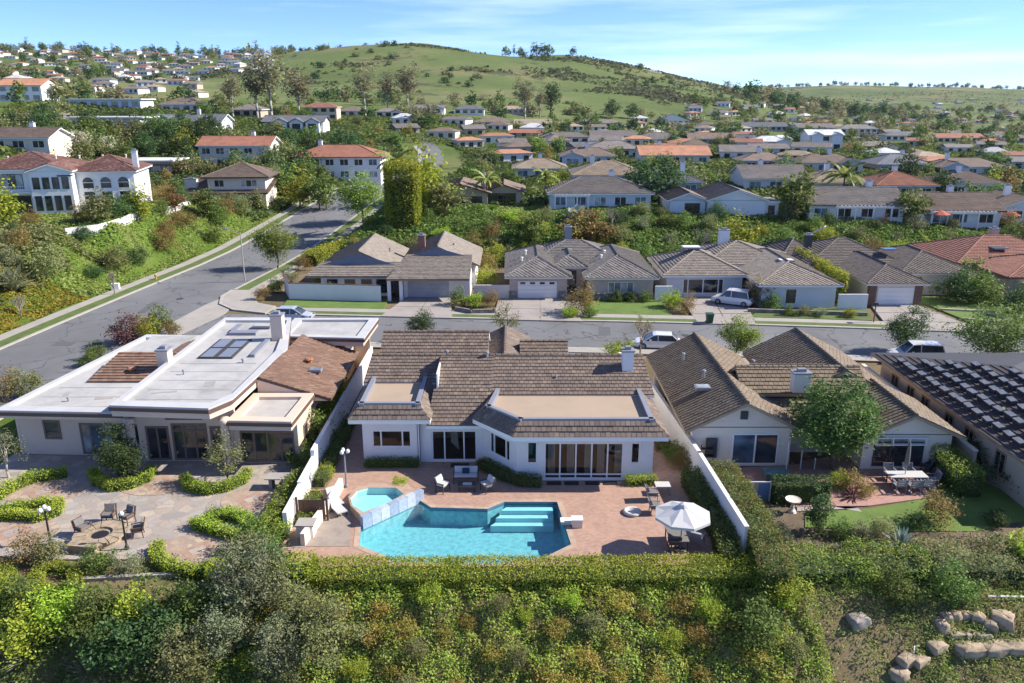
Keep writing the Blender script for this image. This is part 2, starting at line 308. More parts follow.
WL = {'white': M_white, 'cream': M_cream, 'tan': M_tan, 'blue': M_bluewall, 'grey': M_greywall, 'wood': M_lightwood, 'pale': M_wall, 'pink': M_pink}
# leaves
L = {
 'green': leafmat('green_leaves', [(0.035, 0.058, 0.012), (0.065, 0.1, 0.02), (0.095, 0.135, 0.03), (0.055, 0.08, 0.02)]),
 'dark': leafmat('dark_green_leaves', [(0.016, 0.034, 0.012), (0.032, 0.06, 0.018), (0.05, 0.08, 0.025)]),
 'bright': leafmat('bright_green_leaves', [(0.07, 0.105, 0.018), (0.1, 0.14, 0.024), (0.135, 0.17, 0.036)]),
 'olive': leafmat('olive_leaves', [(0.06, 0.07, 0.025), (0.1, 0.11, 0.04), (0.13, 0.135, 0.055)]),
 'grey': leafmat('grey_green_leaves', [(0.055, 0.066, 0.034), (0.09, 0.1, 0.052), (0.13, 0.138, 0.078)]),
 'yellow': leafmat('yellow_green_leaves', [(0.1, 0.125, 0.012), (0.145, 0.165, 0.018), (0.18, 0.185, 0.024)]),
 'hedge': leafmat('clipped_hedge_leaves', [(0.09, 0.135, 0.014), (0.14, 0.19, 0.02), (0.19, 0.23, 0.027)], patchcol=(0.22, 0.23, 0.027)),
 'rust': leafmat('rusty_leaves', [(0.09, 0.07, 0.025), (0.15, 0.09, 0.03), (0.08, 0.09, 0.025), (0.17, 0.12, 0.04)]),
 'purple': leafmat('purple_leaves', [(0.05, 0.02, 0.025), (0.11, 0.045, 0.05), (0.08, 0.06, 0.04)]),
 'slope': leafmat('slope_cover_leaves', [(0.065, 0.1, 0.014), (0.11, 0.15, 0.022), (0.16, 0.19, 0.032), (0.13, 0.14, 0.028)], patchcol=(0.19, 0.15, 0.035), patch=0.25, pscale=0.8),
 'orange': leafmat('orange_tipped_leaves', [(0.11, 0.11, 0.022), (0.17, 0.13, 0.028), (0.09, 0.11, 0.022), (0.2, 0.13, 0.034)]),
 'grass': leafmat('wild_grass_leaves', [(0.07, 0.105, 0.02), (0.105, 0.14, 0.028), (0.14, 0.16, 0.048)]),
 'flower': leafmat('yellow_flower_cover', [(0.08, 0.1, 0.015), (0.17, 0.135, 0.015), (0.1, 0.11, 0.02), (0.2, 0.15, 0.02)]),
 'blossom': leafmat('pale_blossom', [(0.3, 0.27, 0.24), (0.2, 0.19, 0.13), (0.36, 0.33, 0.28)]),
 'euc': leafmat('eucalyptus_leaves', [(0.06, 0.07, 0.035), (0.1, 0.105, 0.05), (0.13, 0.125, 0.07), (0.13, 0.1, 0.055)]),
 'scrub': leafmat('hill_scrub_leaves', [(0.03, 0.032, 0.016), (0.05, 0.05, 0.024), (0.045, 0.055, 0.024)]),
 'deep': leafmat('deep_green_leaves', [(0.022, 0.045, 0.012), (0.042, 0.075, 0.018), (0.07, 0.105, 0.028)]),
 'agave': leafmat('blue_grey_leaves', [(0.08, 0.11, 0.1), (0.14, 0.17, 0.16), (0.1, 0.14, 0.12)]),
 'palm': leafmat('palm_fronds', [(0.06, 0.08, 0.015), (0.1, 0.13, 0.03), (0.15, 0.16, 0.05)]),
}
M_core = plain('inner_twigs', (0.05, 0.075, 0.018), 0.95, 0.3, 2, 0.5)
# ------------------------------------------------------------------ terrain
ROADC = [(-46, 20), (-43.8, 60), (-42, 81), (-40.3, 97), (-37, 124), (-32.2, 167), (-27, 200), (-22.5, 228), (-25, 258), (-34, 300)]
STREETC = [(-36.5, 80.6), (-25, 79.9), (-10, 78.6), (5, 77.4), (22, 76.0), (36, 74.4), (50, 72.4), (70, 69), (95, 63), (130, 52)]
def rx(y): return np.interp(y, [p[1] for p in ROADC], [p[0] for p in ROADC])
CTRL = [(70,217,112),(135,212,120),(-60,220,108),(228,205,150),(235,169,196),(340,181,175),(160,172,190),(100,128,212),(185,130,232),(290,130,255),(20,100,312),(100,107,272),(20,125,218),(20,152,165),
 (400,108,450),(300,118,380),(345,112,420),(470,113,450),(250,66,820),(300,55,900),(350,48,930),(400,44,950),(430,44,960),(460,50,970),(500,57,980),(530,57,985),(565,54,990),(600,58,970),(640,66,930),(680,78,900),(740,95,870),(765,101,900),
 (620,110,600),(550,106,570),(450,82,720),(300,85,640),(380,80,740),(560,85,760),(660,95,720),(200,82,700),(0,48,1100),(100,52,1150),(190,57,1200),(50,75,800),(150,79,640),(80,100,400),(160,100,420),
 (770,88,2300),(830,85,2200),(920,87,2300),(1024,90,2300),(1150,92,2200),(900,118,900),(1000,122,900),(830,115,800),(950,136,550),(850,140,450),(900,160,300),(700,130,480),(600,130,480),(1000,150,400),(1000,108,1500),(880,105,1500),(790,104,1300),
 (600,208,138),(480,208,138),(740,214,132),(860,221,127),(960,227,124),(1080,235,122),(600,185,172),(800,186,180),(660,166,215),(840,172,215),(960,176,220),(560,150,290),(660,143,330),(830,150,300),(500,168,228),(440,150,270),(1100,176,220),(1150,150,400),(380,195,180)]
CP = np.array([D(*c) for c in CTRL]+[(-1500, 1500, 60), (-2500, 800, 80), (0, 1500, -10), (500, 1400, 0), (-400, 1700, 20), (-700, 300, 30), (-400, 150, 22), (-180, 100, 9), (-200, 40, 0), (300, 100, 2), (600, 250, 5), (1500, 600, 10), (2600, 2000, 60), (1000, 3000, 30), (-1000, 3000, 30), (2500, 3200, 40), (-110, 60, 2), (250, 60, 0), (-700, -200, 0), (700, -200, 0)])
_cc = 25.0
def _k(a, b): return np.sqrt(((a[:, None, :2]-b[None, :, :2])**2).sum(-1)+_cc*_cc)
_A = _k(CP, CP); _n = len(CP)
_AA = np.zeros((_n+3, _n+3)); _AA[:_n, :_n] = _A-np.eye(_n)*1.5; _AA[:_n, _n] = 1; _AA[:_n, _n+1:] = CP[:, :2]; _AA[_n:, :_n] = _AA[:_n, _n:].T
_w = np.linalg.solve(_AA, np.concatenate([CP[:, 2], np.zeros(3)]))
def zfar(x, y):
    x = np.atleast_1d(np.asarray(x, float)); y = np.atleast_1d(np.asarray(y, float)); P = np.stack([x, y], 1); out = np.zeros(len(x))
    for i in range(0, len(x), 20000):
        p = P[i:i+20000]; out[i:i+20000] = _k(p, CP)@_w[:_n]+_w[_n]+p@_w[_n+1:]
    return out
def zt(x, y):
    x = np.atleast_1d(np.asarray(x, float)); y = np.atleast_1d(np.asarray(y, float))
    zf = zfar(x, y); ty = sst(111, 134, y); cx = rx(y)-9.0; tx = sst(0, 11, cx-x)*sst(20, 60, y)
    w = np.maximum(ty, tx); rough = vnoise(x, y, 0.12, 3)*0.35+vnoise(x, y, 0.02, 1)*np.clip((y-300)/80, 0, 2.6)
    z = (zf+rough)*w-0.06*(1-w)
    r = rx(y); wr = (1-sst(9.5, 14.0, np.abs(x-r)))*sst(100, 120, y)*(1-sst(262, 290, y))
    zr = zfar(r, y)*sst(112, 180, y)-0.06; z = z*(1-wr)+zr*wr
    wm = sst(-88, -83, x)*(1-sst(-55, -50.5, x))*sst(103, 108, y)*(1-sst(128, 134, y)); z = z*(1-wm)+MZ*wm
    fr = np.clip(33.2-y+0.25*vnoise(x, y, 0.5, 9), 0, 60)
    z = z-np.minimum(0.62*fr, 24)
    return z
MZ = D(66, 216, 113)[2]
def z1(x, y): return float(zt(x, y)[0])
def onT(u, v, y0=20.0):                                 # where a sight line meets the ground
    d = ray(u, v); ys = np.concatenate([np.arange(max(y0, 24), 150, 0.5), np.arange(150, 700, 2.0), np.arange(700, 2600, 10.0)])
    t = ys/d[1]; x = d[0]*t; z = CAM_H+d[2]*t; h = zt(x, ys); k = np.where(z <= h)[0]
    k = k[0] if len(k) else len(ys)-1
    return float(x[k]), float(ys[k]), float(h[k])
def grow(a, lim, s, g, mx):
    o = []; p = a
    while p < lim: s = min(s*g, mx); p += s; o.append(p)
    return o
xs = np.array(sorted([-q for q in grow(80, 2600, 1.6, 1.045, 60)]+list(np.arange(-80, 80.1, 1.6))+grow(80, 2900, 1.6, 1.045, 60)))
ys = np.array([-40, -30, -20, -10, 0, 6, 12, 17, 21]+list(np.arange(24, 140, 1.25))+grow(138.75, 3400, 1.25, 1.022, 45))
XX, YY = np.meshgrid(xs, ys); ZZ = zt(XX.ravel(), YY.ravel())
nx, ny = len(xs), len(ys)
_px, _py = XX.ravel(), YY.ravel(); ZZ = np.where((_px > -11.8) & (_px < 11.3) & (_py > 35.0) & (_py < 61), -2.6, ZZ)   # dug out for the pool
V = np.stack([XX.ravel(), YY.ravel(), ZZ], 1); I = np.arange(nx*ny).reshape(ny, nx)
Q = np.stack([I[:-1, :-1], I[:-1, 1:], I[1:, 1:], I[1:, :-1]], -1).reshape(-1, 4)
cxy = V[Q].mean(1)
def groundmat(name, base, tan, darkc, f1, f2):
    m, nt, b = _nt(name); n1 = noise(nt, f1, 6, 0.6, 'World', (1, 1, 0.2)); c = ramp(nt, [(0.36, base), (0.5, sc(base, 1.25)), (0.6, tan), (0.75, sc(tan, 1.15))], n1)
    n2 = noise(nt, f2, 6, 0.72, 'World', (1, 1, 0.2)); c = mixc(nt, ramp(nt, [(0.56, (0, 0, 0)), (0.62, (0.85, 0.85, 0.85))], n2), c, darkc)
    n3 = noise(nt, f2*14, 4, 0.7, 'World'); c = mixc(nt, 0.7, c, mixc(nt, n3, (0.55, 0.55, 0.55), (1.4, 1.4, 1.4)), 'MULTIPLY')
    nt.links.new(c, b.inputs['Base Color']); b.inputs['Roughness'].default_value = 0.95; b.inputs['Specular IOR Level'].default_value = 0.1; MATS[name] = m; return m
M_hill = groundmat('hill_grass', (0.095, 0.125, 0.04), (0.18, 0.175, 0.08), (0.065, 0.068, 0.035), 0.006, 0.02)
M_valley = groundmat('valley_ground', (0.085, 0.12, 0.032), (0.15, 0.16, 0.06), (0.055, 0.08, 0.026), 0.03, 0.06)
M_bank = groundmat('green_bank', (0.07, 0.115, 0.018), (0.12, 0.15, 0.035), (0.05, 0.07, 0.018), 0.15, 0.3)
M_fore = groundmat('dry_slope_soil', (0.13, 0.1, 0.055), (0.2, 0.15, 0.095), (0.07, 0.085, 0.03), 0.2, 0.5)
mi = np.ones(len(Q), int); mi[(cxy[:, 1] > 470)] = 0; mi[(cxy[:, 0] < -150) & (cxy[:, 1] > 440)] = 1; mi[(cxy[:, 0] < -150) & (cxy[:, 0] > -330) & (cxy[:, 1] > 430) & (cxy[:, 1] < 790)] = 0; mi[(cxy[:, 1] > 760) & (cxy[:, 0] > -260)] = 0
mi[(cxy[:, 1] < 150)] = 2; mi[cxy[:, 1] < 36] = 3; mi[(cxy[:, 0] > -33) & (cxy[:, 1] < 112) & (cxy[:, 1] >= 36)] = 3
gm = quadmesh('ground', V, Q, [M_hill, M_valley, M_bank, M_fore], mi); gm.polygons.foreach_set('use_smooth', [True]*len(Q))
tag(obj('ground', gm), 'rolling ground with garden terraces, green banks and grassy hills', kind='structure')
# ------------------------------------------------------------------ roads
def resample(pts, step=2.0):
    out = []
    for (a, b), (c, d) in zip(pts[:-1], pts[1:]):
        n = max(1, int(math.hypot(c-a, d-b)/step)); out += [(a+(c-a)*k/n, b+(d-b)*k/n) for k in range(n)]
    out.append(pts[-1]); P = np.array(out)
    for _ in range(6): P[1:-1] = (P[:-2]+2*P[1:-1]+P[2:])/4
    return P
def strip(pts, o0, o1, dz, mb=None, thick=None, t0=0, t1=None):
    P = pts; T = np.gradient(P, axis=0); T /= np.linalg.norm(T, axis=1)[:, None]; N = np.stack([T[:, 1], -T[:, 0]], 1)   # right-hand side
    z = zt(P[:, 0], P[:, 1])+0.06+dz; mb = mb or MB(); n = len(P)
    A = P+N*o0; B = P+N*o1; vs = []; fs = []
    for i in range(n): vs += [(*A[i], z[i]), (*B[i], z[i]), (*A[i], z[i]-(thick or 0.1)), (*B[i], z[i]-(thick or 0.1))]
    for i in range(n-1):
        k = 4*i; fs.append((k, k+1, k+5, k+4)); fs.append((k, k+4, k+6, k+2)); fs.append((k+1, k+3, k+7, k+5))
    mb.add(vs, fs); return mb
RP = resample(ROADC); SP = resample(STREETC)
def struct(mb, name, mat): return mb.build(name, mat, kind='structure')
RU = RP[RP[:, 1] > 196]; RP = RP[RP[:, 1] < 199]
struct(strip(RP, -5.7, 5.7, 0.0), 'road', M_asphalt); struct(strip(RU, -3.2, 3.2, 0.004), 'road', M_asphalt); struct(strip(RU, -4.6, -3.2, 0.1), 'sidewalk', M_conc)
struct(strip(SP, -4.75, 4.75, 0.006), 'street', M_asphalt)
struct(strip(RP[2:], -6.1, -5.7, 0.13), 'kerb', M_kerb)
struct(strip(RP[2:], -7.6, -6.1, 0.12), 'grass_strip', M_parkway)
struct(strip(RP[2:], -9.0, -7.6, 0.13), 'sidewalk', M_conc)
up = RP[RP[:, 1] > 95.5]; low = RP[RP[:, 1] < 66]
struct(strip(up, 5.7, 6.1, 0.13), 'kerb', M_kerb); struct(strip(up, 6.1, 7.7, 0.12), 'grass_strip', M_parkway); struct(strip(up, 7.7, 9.1, 0.13), 'sidewalk', M_conc)
struct(strip(low, 5.7, 6.1, 0.13), 'kerb', M_kerb)
fs_ = SP[SP[:, 0] > -27.5]
struct(strip(fs_, -5.15, -4.75, 0.13), 'kerb', M_kerb); struct(strip(fs_, -6.3, -5.15, 0.12), 'grass_strip', M_parkway); struct(strip(fs_, -7.7, -6.3, 0.128), 'sidewalk', M_conc)
ns_ = SP[SP[:, 0] > -29]
struct(strip(ns_, 4.75, 5.15, 0.13), 'kerb', M_kerb); struct(strip(ns_, 5.15, 6.3, 0.12), 'sidewalk', M_conc)
# corner: cross gutter and rounded pavement
def sheet(name, P, z, mat, thick=0.25, kind='structure', side=None):
    mb = MB().prism(P, z-thick, z, 0, 0 if side is None else 1); return mb.build(name, mat if side is None else [mat, side], kind=kind)
gut = [g2(150, 333), g2(173, 322), g2(205, 305), g2(229, 295), g2(236, 303), g2(222, 316), g2(185, 333), g2(165, 342)]
sheet('cross_gutter', gut, 0.014, M_conc, 0.1)
cor = [(-34.4, 96.2), (-34.6, 93.0), (-33.6, 89.6), (-31.2, 87.0), (-27.3, 85.6), (-27.0, 88.2), (-29.4, 89.6), (-30.6, 91.8), (-31.2, 96.0)]
sheet('corner_pavement', cor, 0.132, M_conc)
cap = [(-34.8, 96.2), (-35.0, 93.0), (-33.9, 89.3), (-31.4, 86.6), (-27.3, 85.1), (-27.3, 85.55), (-31.2, 86.95), (-33.6, 89.55), (-34.58, 93.0), (-34.38, 96.2)]
sheet('kerb', cap, 0.136, M_kerb)
# ------------------------------------------------------------------ roofs, walls, windows
def clip_poly(S, C):                                    # Sutherland-Hodgman, C convex and counter-clockwise
    for i in range(len(C)):
        a, b = C[i], C[(i+1) % len(C)]; out = []
        ex, ey = b[0]-a[0], b[1]-a[1]
        for k in range(len(S)):
            p, q = S[k-1], S[k]; dp = ex*(p[1]-a[1])-ey*(p[0]-a[0]); dq = ex*(q[1]-a[1])-ey*(q[0]-a[0])
            if (dp >= 0) != (dq >= 0):
                t = dp/(dp-dq); out.append((p[0]+(q[0]-p[0])*t, p[1]+(q[1]-p[1])*t))
            if dq >= 0: out.append(q)
        S = out
        if not S: return S
    return S
def tile_plane(mb, P, tw=0.34, th=0.36, lift=0.055, bar=0.03, r=rnd):
    P = [Vector(p) for p in P]; u = (P[1]-P[0]).normalized(); n = Vector((0, 0, 0))
    for i in range(len(P)): n += P[i].cross(P[(i+1) % len(P)])
    if n.z < 0: n = -n
    n.normalize(); w = n.cross(u)
    if w.z < 0: u = -u; w = n.cross(u)
    C = [((p-P[0]).dot(u), (p-P[0]).dot(w)) for p in P]
    ar = sum(C[i][0]*C[(i+1) % len(C)][1]-C[(i+1) % len(C)][0]*C[i][1] for i in range(len(C)))
    if ar < 0: C = C[::-1]
    a0, a1 = min(c[0] for c in C), max(c[0] for c in C); b0, b1 = min(c[1] for c in C), max(c[1] for c in C)
    j = 0; b = b0
    while b < b1-0.05:
        a = a0-(tw/2 if j % 2 else 0)
        while a < a1:
            S = clip_poly([(a+0.012, b), (a+tw-0.012, b), (a+tw-0.012, b+th), (a+0.012, b+th)], C)
            if len(S) >= 3:
                dz = bar+r.uniform(-0.006, 0.012); k = len(S)
                top = [P[0]+u*s+w*t+n*(dz+lift*(1-(t-b)/th)) for s, t in S]; bot = [P[0]+u*s+w*t-n*0.01 for s, t in S]
                mb.add(top+bot, [tuple(range(k))]+[(q, k+q, k+(q+1) % k, (q+1) % k) for q in range(k)])
            a += tw
        b += th; j += 1
def ridge_caps(mb, p, q, r=0.13, step=0.42):
    p, q = Vector(p), Vector(q); n = max(1, int((q-p).length/step)); d = (q-p)/n
    for i in range(n):
        a = p+d*i; b = p+d*(i+1.04); mb.tube(a+Vector((0, 0, 0.06)), b+Vector((0, 0, 0.03)), r, r*0.92, 6)
class House:
    def __init__(s, name, label, loc, rz=0.0, wall=None, roof=None, trim=None, tile=None, cat='house', group=None, ridge=True, fascia=0.2):
        s.root = thing(name, label, cat, loc, rz, group); s.loc = loc; s.off = loc if rz == 0.0 else (0, 0, 0)
        s.wm = wall; s.rm = roof; s.trim = trim or M_white; s.tile = tile; s.w = MB(); s.slab = MB(); s.tiles = MB(); s.ridge = ridge; s.fa = fascia; s.shared = {}
    def plane(s, P, tiled=True, thick=None):
        t = thick or s.fa; P = [Vector(p) for p in P]; n = len(P)
        a = sum((P[i].x*P[(i+1) % n].y-P[(i+1) % n].x*P[i].y) for i in range(n))
        if a < 0: P = [P[0]]+P[:0:-1]
        vs = P+[p-Vector((0, 0, t)) for p in P]
        s.slab.add(vs, [tuple(range(n))], 0); o = len(s.slab.v)-2*n
        fs = [tuple(range(2*n-1, n-1, -1))]+[(i, n+i, n+(i+1) % n, (i+1) % n) for i in range(n)]
        s.slab.f += [tuple(i+o for i in f) for f in fs]; s.slab.m += [1]*len(fs)
        if s.tile and tiled: tile_plane(s.tiles, P, *s.tile)
    def cap(s, p, q):
        if s.tile and s.ridge: ridge_caps(s.tiles, p, q)
        elif s.ridge: s.slab.tube(p, q, 0.12, 0.12, 5, 0)
    def wallseg(s, p0, p1, z0, z1, th=0.2, ops=(), mat=0):
        p0, p1 = Vector((*p0, 0)), Vector((*p1, 0)); t = (p1-p0); Lh = t.length; t.normalize(); n = Vector((t.y, -t.x, 0))
        A = sorted({0.0, Lh, *[v for o in ops for v in o[:2]]}); B = sorted({z0, z1, *[v for o in ops for v in o[2:4]]})
        for i in range(len(A)-1):
            for j in range(len(B)-1):
                ca, cb = (A[i]+A[i+1])/2, (B[j]+B[j+1])/2
                if any(o[0] < ca < o[1] and o[2] < cb < o[3] for o in ops): continue
                q = [p0+t*A[i], p0+t*A[i+1], p0+t*A[i+1]-n*th, p0+t*A[i]-n*th]
                s.w.prism([(v.x, v.y) for v in q], B[j], B[j+1], mat)
    def block(s, x0, x1, y0, y1, h, roof='gable', axis='x', pitch=0.35, ov=0.6, z0=0.0, walls=True, hipend=1.0, tiled=True):
        if walls: s.w.box(x0, x1, y0, y1, z0, h)
        X0, X1, Y0, Y1 = x0-ov, x1+ov, y0-ov, y1+ov; ze = h-ov*pitch*0.5+s.fa*0.5
        if roof == 'flat':
            s.slab.box(X0, X1, Y0, Y1, h, h+s.fa*1.5, 1); s.slab.box(X0+0.2, X1-0.2, Y0+0.2, Y1-0.2, h+s.fa, h+s.fa*1.5+0.02, 0); return
        if axis == 'y':
            tr = lambda a, b, z: (b, a, z)
            A0, A1, B0, B1 = Y0, Y1, X0, X1
        else:
            tr = lambda a, b, z: (a, b, z)
            A0, A1, B0, B1 = X0, X1, Y0, Y1
        m = (B0+B1)/2; zr = ze+(B1-B0)/2*pitch
        if roof == 'gable':
            s.plane([tr(A0, B0, ze), tr(A1, B0, ze), tr(A1, m, zr), tr(A0, m, zr)], tiled); s.plane([tr(A1, B1, ze), tr(A0, B1, ze), tr(A0, m, zr), tr(A1, m, zr)], tiled)
            s.cap(tr(A0, m, zr), tr(A1, m, zr))
            a0, a1 = A0+ov, A1-ov; b0, b1 = B0+ov, B1-ov; zz = ze+ov*pitch-s.fa
            for a, th in ((a0, 0.15), (a1-0.15, 0.15)):
                zp = ze+(m-B0)*pitch-s.fa-0.02
                vs = [tr(a, b0, h-0.05), tr(a, b1, h-0.05), tr(a, m, zp), tr(a+th, b0, h-0.05), tr(a+th, b1, h-0.05), tr(a+th, m, zp)]
                s.w.add(vs, [(0, 1, 2), (3, 5, 4), (0, 2, 5, 3), (2, 1, 4, 5)])
        elif roof == 'hip':
            k = min((B1-B0)/2*hipend, (A1-A0)/2-0.01); r0, r1 = A0+k, A1-k
            s.plane([tr(A0, B0, ze), tr(A1, B0, ze), tr(r1, m, zr), tr(r0, m, zr)], tiled); s.plane([tr(A1, B1, ze), tr(A0, B1, ze), tr(r0, m, zr), tr(r1, m, zr)], tiled)
            s.plane([tr(A0, B1, ze), tr(A0, B0, ze), tr(r0, m, zr)], tiled); s.plane([tr(A1, B0, ze), tr(A1, B1, ze), tr(r1, m, zr)], tiled)
            s.cap(tr(r0, m, zr), tr(r1, m, zr))
            for p, q in ((tr(A0, B0, ze), tr(r0, m, zr)), (tr(A0, B1, ze), tr(r0, m, zr)), (tr(A1, B0, ze), tr(r1, m, zr)), (tr(A1, B1, ze), tr(r1, m, zr))): s.cap(p, q)
        elif roof == 'shed':
            zr = ze+(B1-B0)*pitch
            s.plane([tr(A0, B0, ze), tr(A1, B0, ze), tr(A1, B1, zr), tr(A0, B1, zr)], tiled)
    def window(s, p0, p1, a0, a1, b0, b1, n=1, frame=None, glass=None, fw=0.08, depth=0.05, proud=True, name='window', widths=None, hbar=None, sill=False, arch=False):
        """frame with its panes; p0->p1 runs left to right as seen from outside"""
        P0, P1 = Vector((*p0, 0)), Vector((*p1, 0)); t = (P1-P0).normalized(); nn = Vector((t.y, -t.x, 0)); fr = frame or M_white
        mats = glass if isinstance(glass, list) else [glass or M_glass]
        o0 = -0.02 if proud else -0.12; o1 = depth if proud else -0.04; po = 0.02 if proud else -0.09
        mb = MB()
        def slab(m, u0, u1, z0, z1, d0, d1):
            q = [P0+t*u0+nn*d0, P0+t*u1+nn*d0, P0+t*u1+nn*d1, P0+t*u0+nn*d1]; m.prism([(v.x, v.y) for v in q], z0, z1)
        slab(mb, a0, a1, b1-fw, b1, o0, o1); slab(mb, a0, a1, b0, b0+fw, o0, o1)
        W = widths or [1]*n; tot = sum(W); e = [a0]
        for k in W: e.append(e[-1]+(a1-a0)*k/tot)
        slab(mb, a0, a0+fw, b0+fw, b1-fw, o0, o1); slab(mb, a1-fw, a1, b0+fw, b1-fw, o0, o1)
        for k in e[1:-1]: slab(mb, k-fw/2, k+fw/2, b0+fw, b1-fw, o0, o1-0.004)
        if hbar: slab(mb, a0+fw, a1-fw, hbar-fw/2, hbar+fw/2, o0, o1-0.008)
        if sill: slab(mb, a0-0.08, a1+0.08, b0-0.07, b0-0.005, -0.01, 0.12)
        if arch:
            c = (a0+a1)/2; r = (a1-a0)/2; pts = [(c+r*math.cos(q*math.pi/8), b1+r*math.sin(q*math.pi/8)) for q in range(9)]
            for (ua, za), (ub, zb) in zip(pts[:-1], pts[1:]): mb.bar(P0+t*ua+nn*0.03+Vector((0, 0, za)), P0+t*ub+nn*0.03+Vector((0, 0, zb)), fw, 0.1)
        w = mb.build(name, fr, s.root, s.off)
        for i in range(len(e)-1):
            pm = MB(); slab(pm, e[i]+fw*0.4, e[i+1]-fw*0.4, b0+fw*0.4, b1-fw*0.4, po-0.02, po)
            if arch and i == 0:
                vs = [P0+t*ua+nn*po+Vector((0, 0, za)) for ua, za in pts]; pm.add(vs, [tuple(range(len(vs)))])
            pm.build('pane', mats[i % len(mats)], w, s.off)
        return w
    def part(s, mb, name, mat, label=None, parent=None, smooth=False):
        o = mb.build(name, mat, parent or s.root, s.off, smooth)
        if label: o['label'] = label
        return o
    def garage(s, p0, p1, a0, a1, b1, mat=None, lites=0):
        P0, P1 = Vector((*p0, 0)), Vector((*p1, 0)); t = (P1-P0).normalized(); nn = Vector((t.y, -t.x, 0)); mb = MB()
        for k in range(4):
            z0, z1_ = 0.14+(b1-0.14)*k/4, 0.14+(b1-0.14)*(k+1)/4-0.025; q = [P0+t*a0-nn*0.02, P0+t*a1-nn*0.02, P0+t*a1+nn*0.05, P0+t*a0+nn*0.05]
            mb.prism([(v.x, v.y) for v in q], z0, z1_)
        o = mb.build('garage_door', mat or M_white, s.root, s.off)
        for k in range(lites):
            c = a0+(a1-a0)*(k+0.5)/lites; q = [P0+t*(c-0.3)+nn*0.03, P0+t*(c+0.3)+nn*0.03, P0+t*(c+0.3)+nn*0.065, P0+t*(c-0.3)+nn*0.065]
            MB().prism([(v.x, v.y) for v in q], b1-0.38, b1-0.12).build('pane', M_glass, o, s.off)
    def chimney(s, x, y, z0, z1_, w=0.9, d=0.7, mat=None):
        c = s.part(MB().box(x-w/2, x+w/2, y-d/2, y+d/2, z0, z1_), 'chimney', mat or s.wm)
        mb = MB().box(x-w/2-0.07, x+w/2+0.07, y-d/2-0.07, y+d/2+0.07, z1_, z1_+0.1); mb.box(x-w/4, x+w/4, y-d/4, y+d/4, z1_+0.1, z1_+0.32)
        s.part(mb, 'chimney_cap', M_greycap, parent=c)
    def vent(s, x, y, z, r=0.09, h=0.5, mat=None):
        mb = MB().tube((x, y, z-0.2), (x, y, z+h), r, r, 8); mb.tube((x, y, z+h), (x, y, z+h+0.08), r*1.7, r*1.2, 8); s.part(mb, 'roof_vent', mat or M_greycap)
    def skylight(s, p, w, d, slope=0.0, axis='y', mat=None):
        x, y, z = p; mb = MB(); k = slope
        vs = [(x+a*w/2, y+b*d/2, z+k*b*d/2+c) for c in (0.0, 0.18) for a, b in ((-1, -1), (1, -1), (1, 1), (-1, 1))]
        mb.add(vs, [(3, 2, 1, 0), (4, 5, 6, 7), (0, 1, 5, 4), (1, 2, 6, 5), (2, 3, 7, 6), (3, 0, 4, 7)]); o = s.part(mb, 'skylight', M_greycap)
        vs = [(x+a*w*0.42, y+b*d*0.42, z+k*b*d*0.42+0.2) for a, b in ((-1, -1), (1, -1), (1, 1), (-1, 1))]
        s.part(MB().add(vs, [(0, 1, 2, 3)]), 'pane', mat or M_curtain, parent=o)
    def finish(s, slabname='roof'):
        if s.w.v: s.part(s.w, 'wall', s.wm); s.w = MB()
        if s.slab.v:
            base = s.rm if isinstance(s.rm, (list, tuple)) else [s.rm, s.trim]
            o = s.part(s.slab, slabname, base)
            if s.tiles.v: t = s.part(s.tiles, 'roof_tiles', s.rm if not isinstance(s.rm, (list, tuple)) else s.rm[0], parent=o); t['kind'] = 'stuff'
            s.slab, s.tiles = MB(), MB()
        return s.root
# ================================================================== main house with the pool
H = House('ranch_house', 'pale grey ranch house with brown tile roof, sunken roof decks and the pool behind it', (-0.5, 52, 0), 0.0, M_wall, T_main, M_white, tile=(0.31, 0.35, 0.055))
F1 = ((-9.7, 47.6), (-6.0, 47.6)); F2 = ((-6.0, 47.75), (-1.9, 47.75)); FB = ((-1.9, 47.75), (0.3, 45.1)); F3 = ((0.3, 45.1), (8.75, 45.1))
H.wallseg(*F1, 0, 3.3, ops=[(0.6, 3.15, 1.12, 2.33)])
H.wallseg(*F2, 0, 3.3, ops=[(0.75, 3.7, 0.1, 2.25)])
H.wallseg(*FB, 0, 3.5, ops=[(0.7, 2.75, 1.0, 2.45)])
H.wallseg(*F3, 0, 3.5, ops=[(0.62, 1.28, 1.15, 2.65), (1.7, 6.62, 0.1, 2.58), (7.05, 7.65, 1.15, 2.6)])
H.wallseg((8.75, 45.3), (8.75, 60.8), 0, 3.4); H.wallseg((8.75, 61), (-9.7, 61), 0, 3.2); H.wallseg((-9.7, 60.8), (-9.7, 47.8), 0, 3.3)
H.wallseg((-6.0, 47.6), (-6.0, 47.75), 0, 3.3, th=0.15)
nw = dict(proud=False, glass=M_clear, fw=0.09)
H.window(*F1, 0.6, 3.15, 1.12, 2.33, widths=[1, 2.4, 1], **nw)
H.window(*F2, 0.75, 3.7, 0.1, 2.25, widths=[1, 1.5, 1], name='sliding_door', **nw)
H.window(*FB, 0.7, 2.75, 1.0, 2.45, widths=[0.7, 2, 0.7], **nw)
H.window(*F3, 0.62, 1.28, 1.15, 2.65, **nw); H.window(*F3, 7.05, 7.65, 1.15, 2.6, **nw)
H.window(*F3, 1.7, 6.62, 0.1, 2.58, n=5, hbar=0.42, name='sliding_door', **nw)
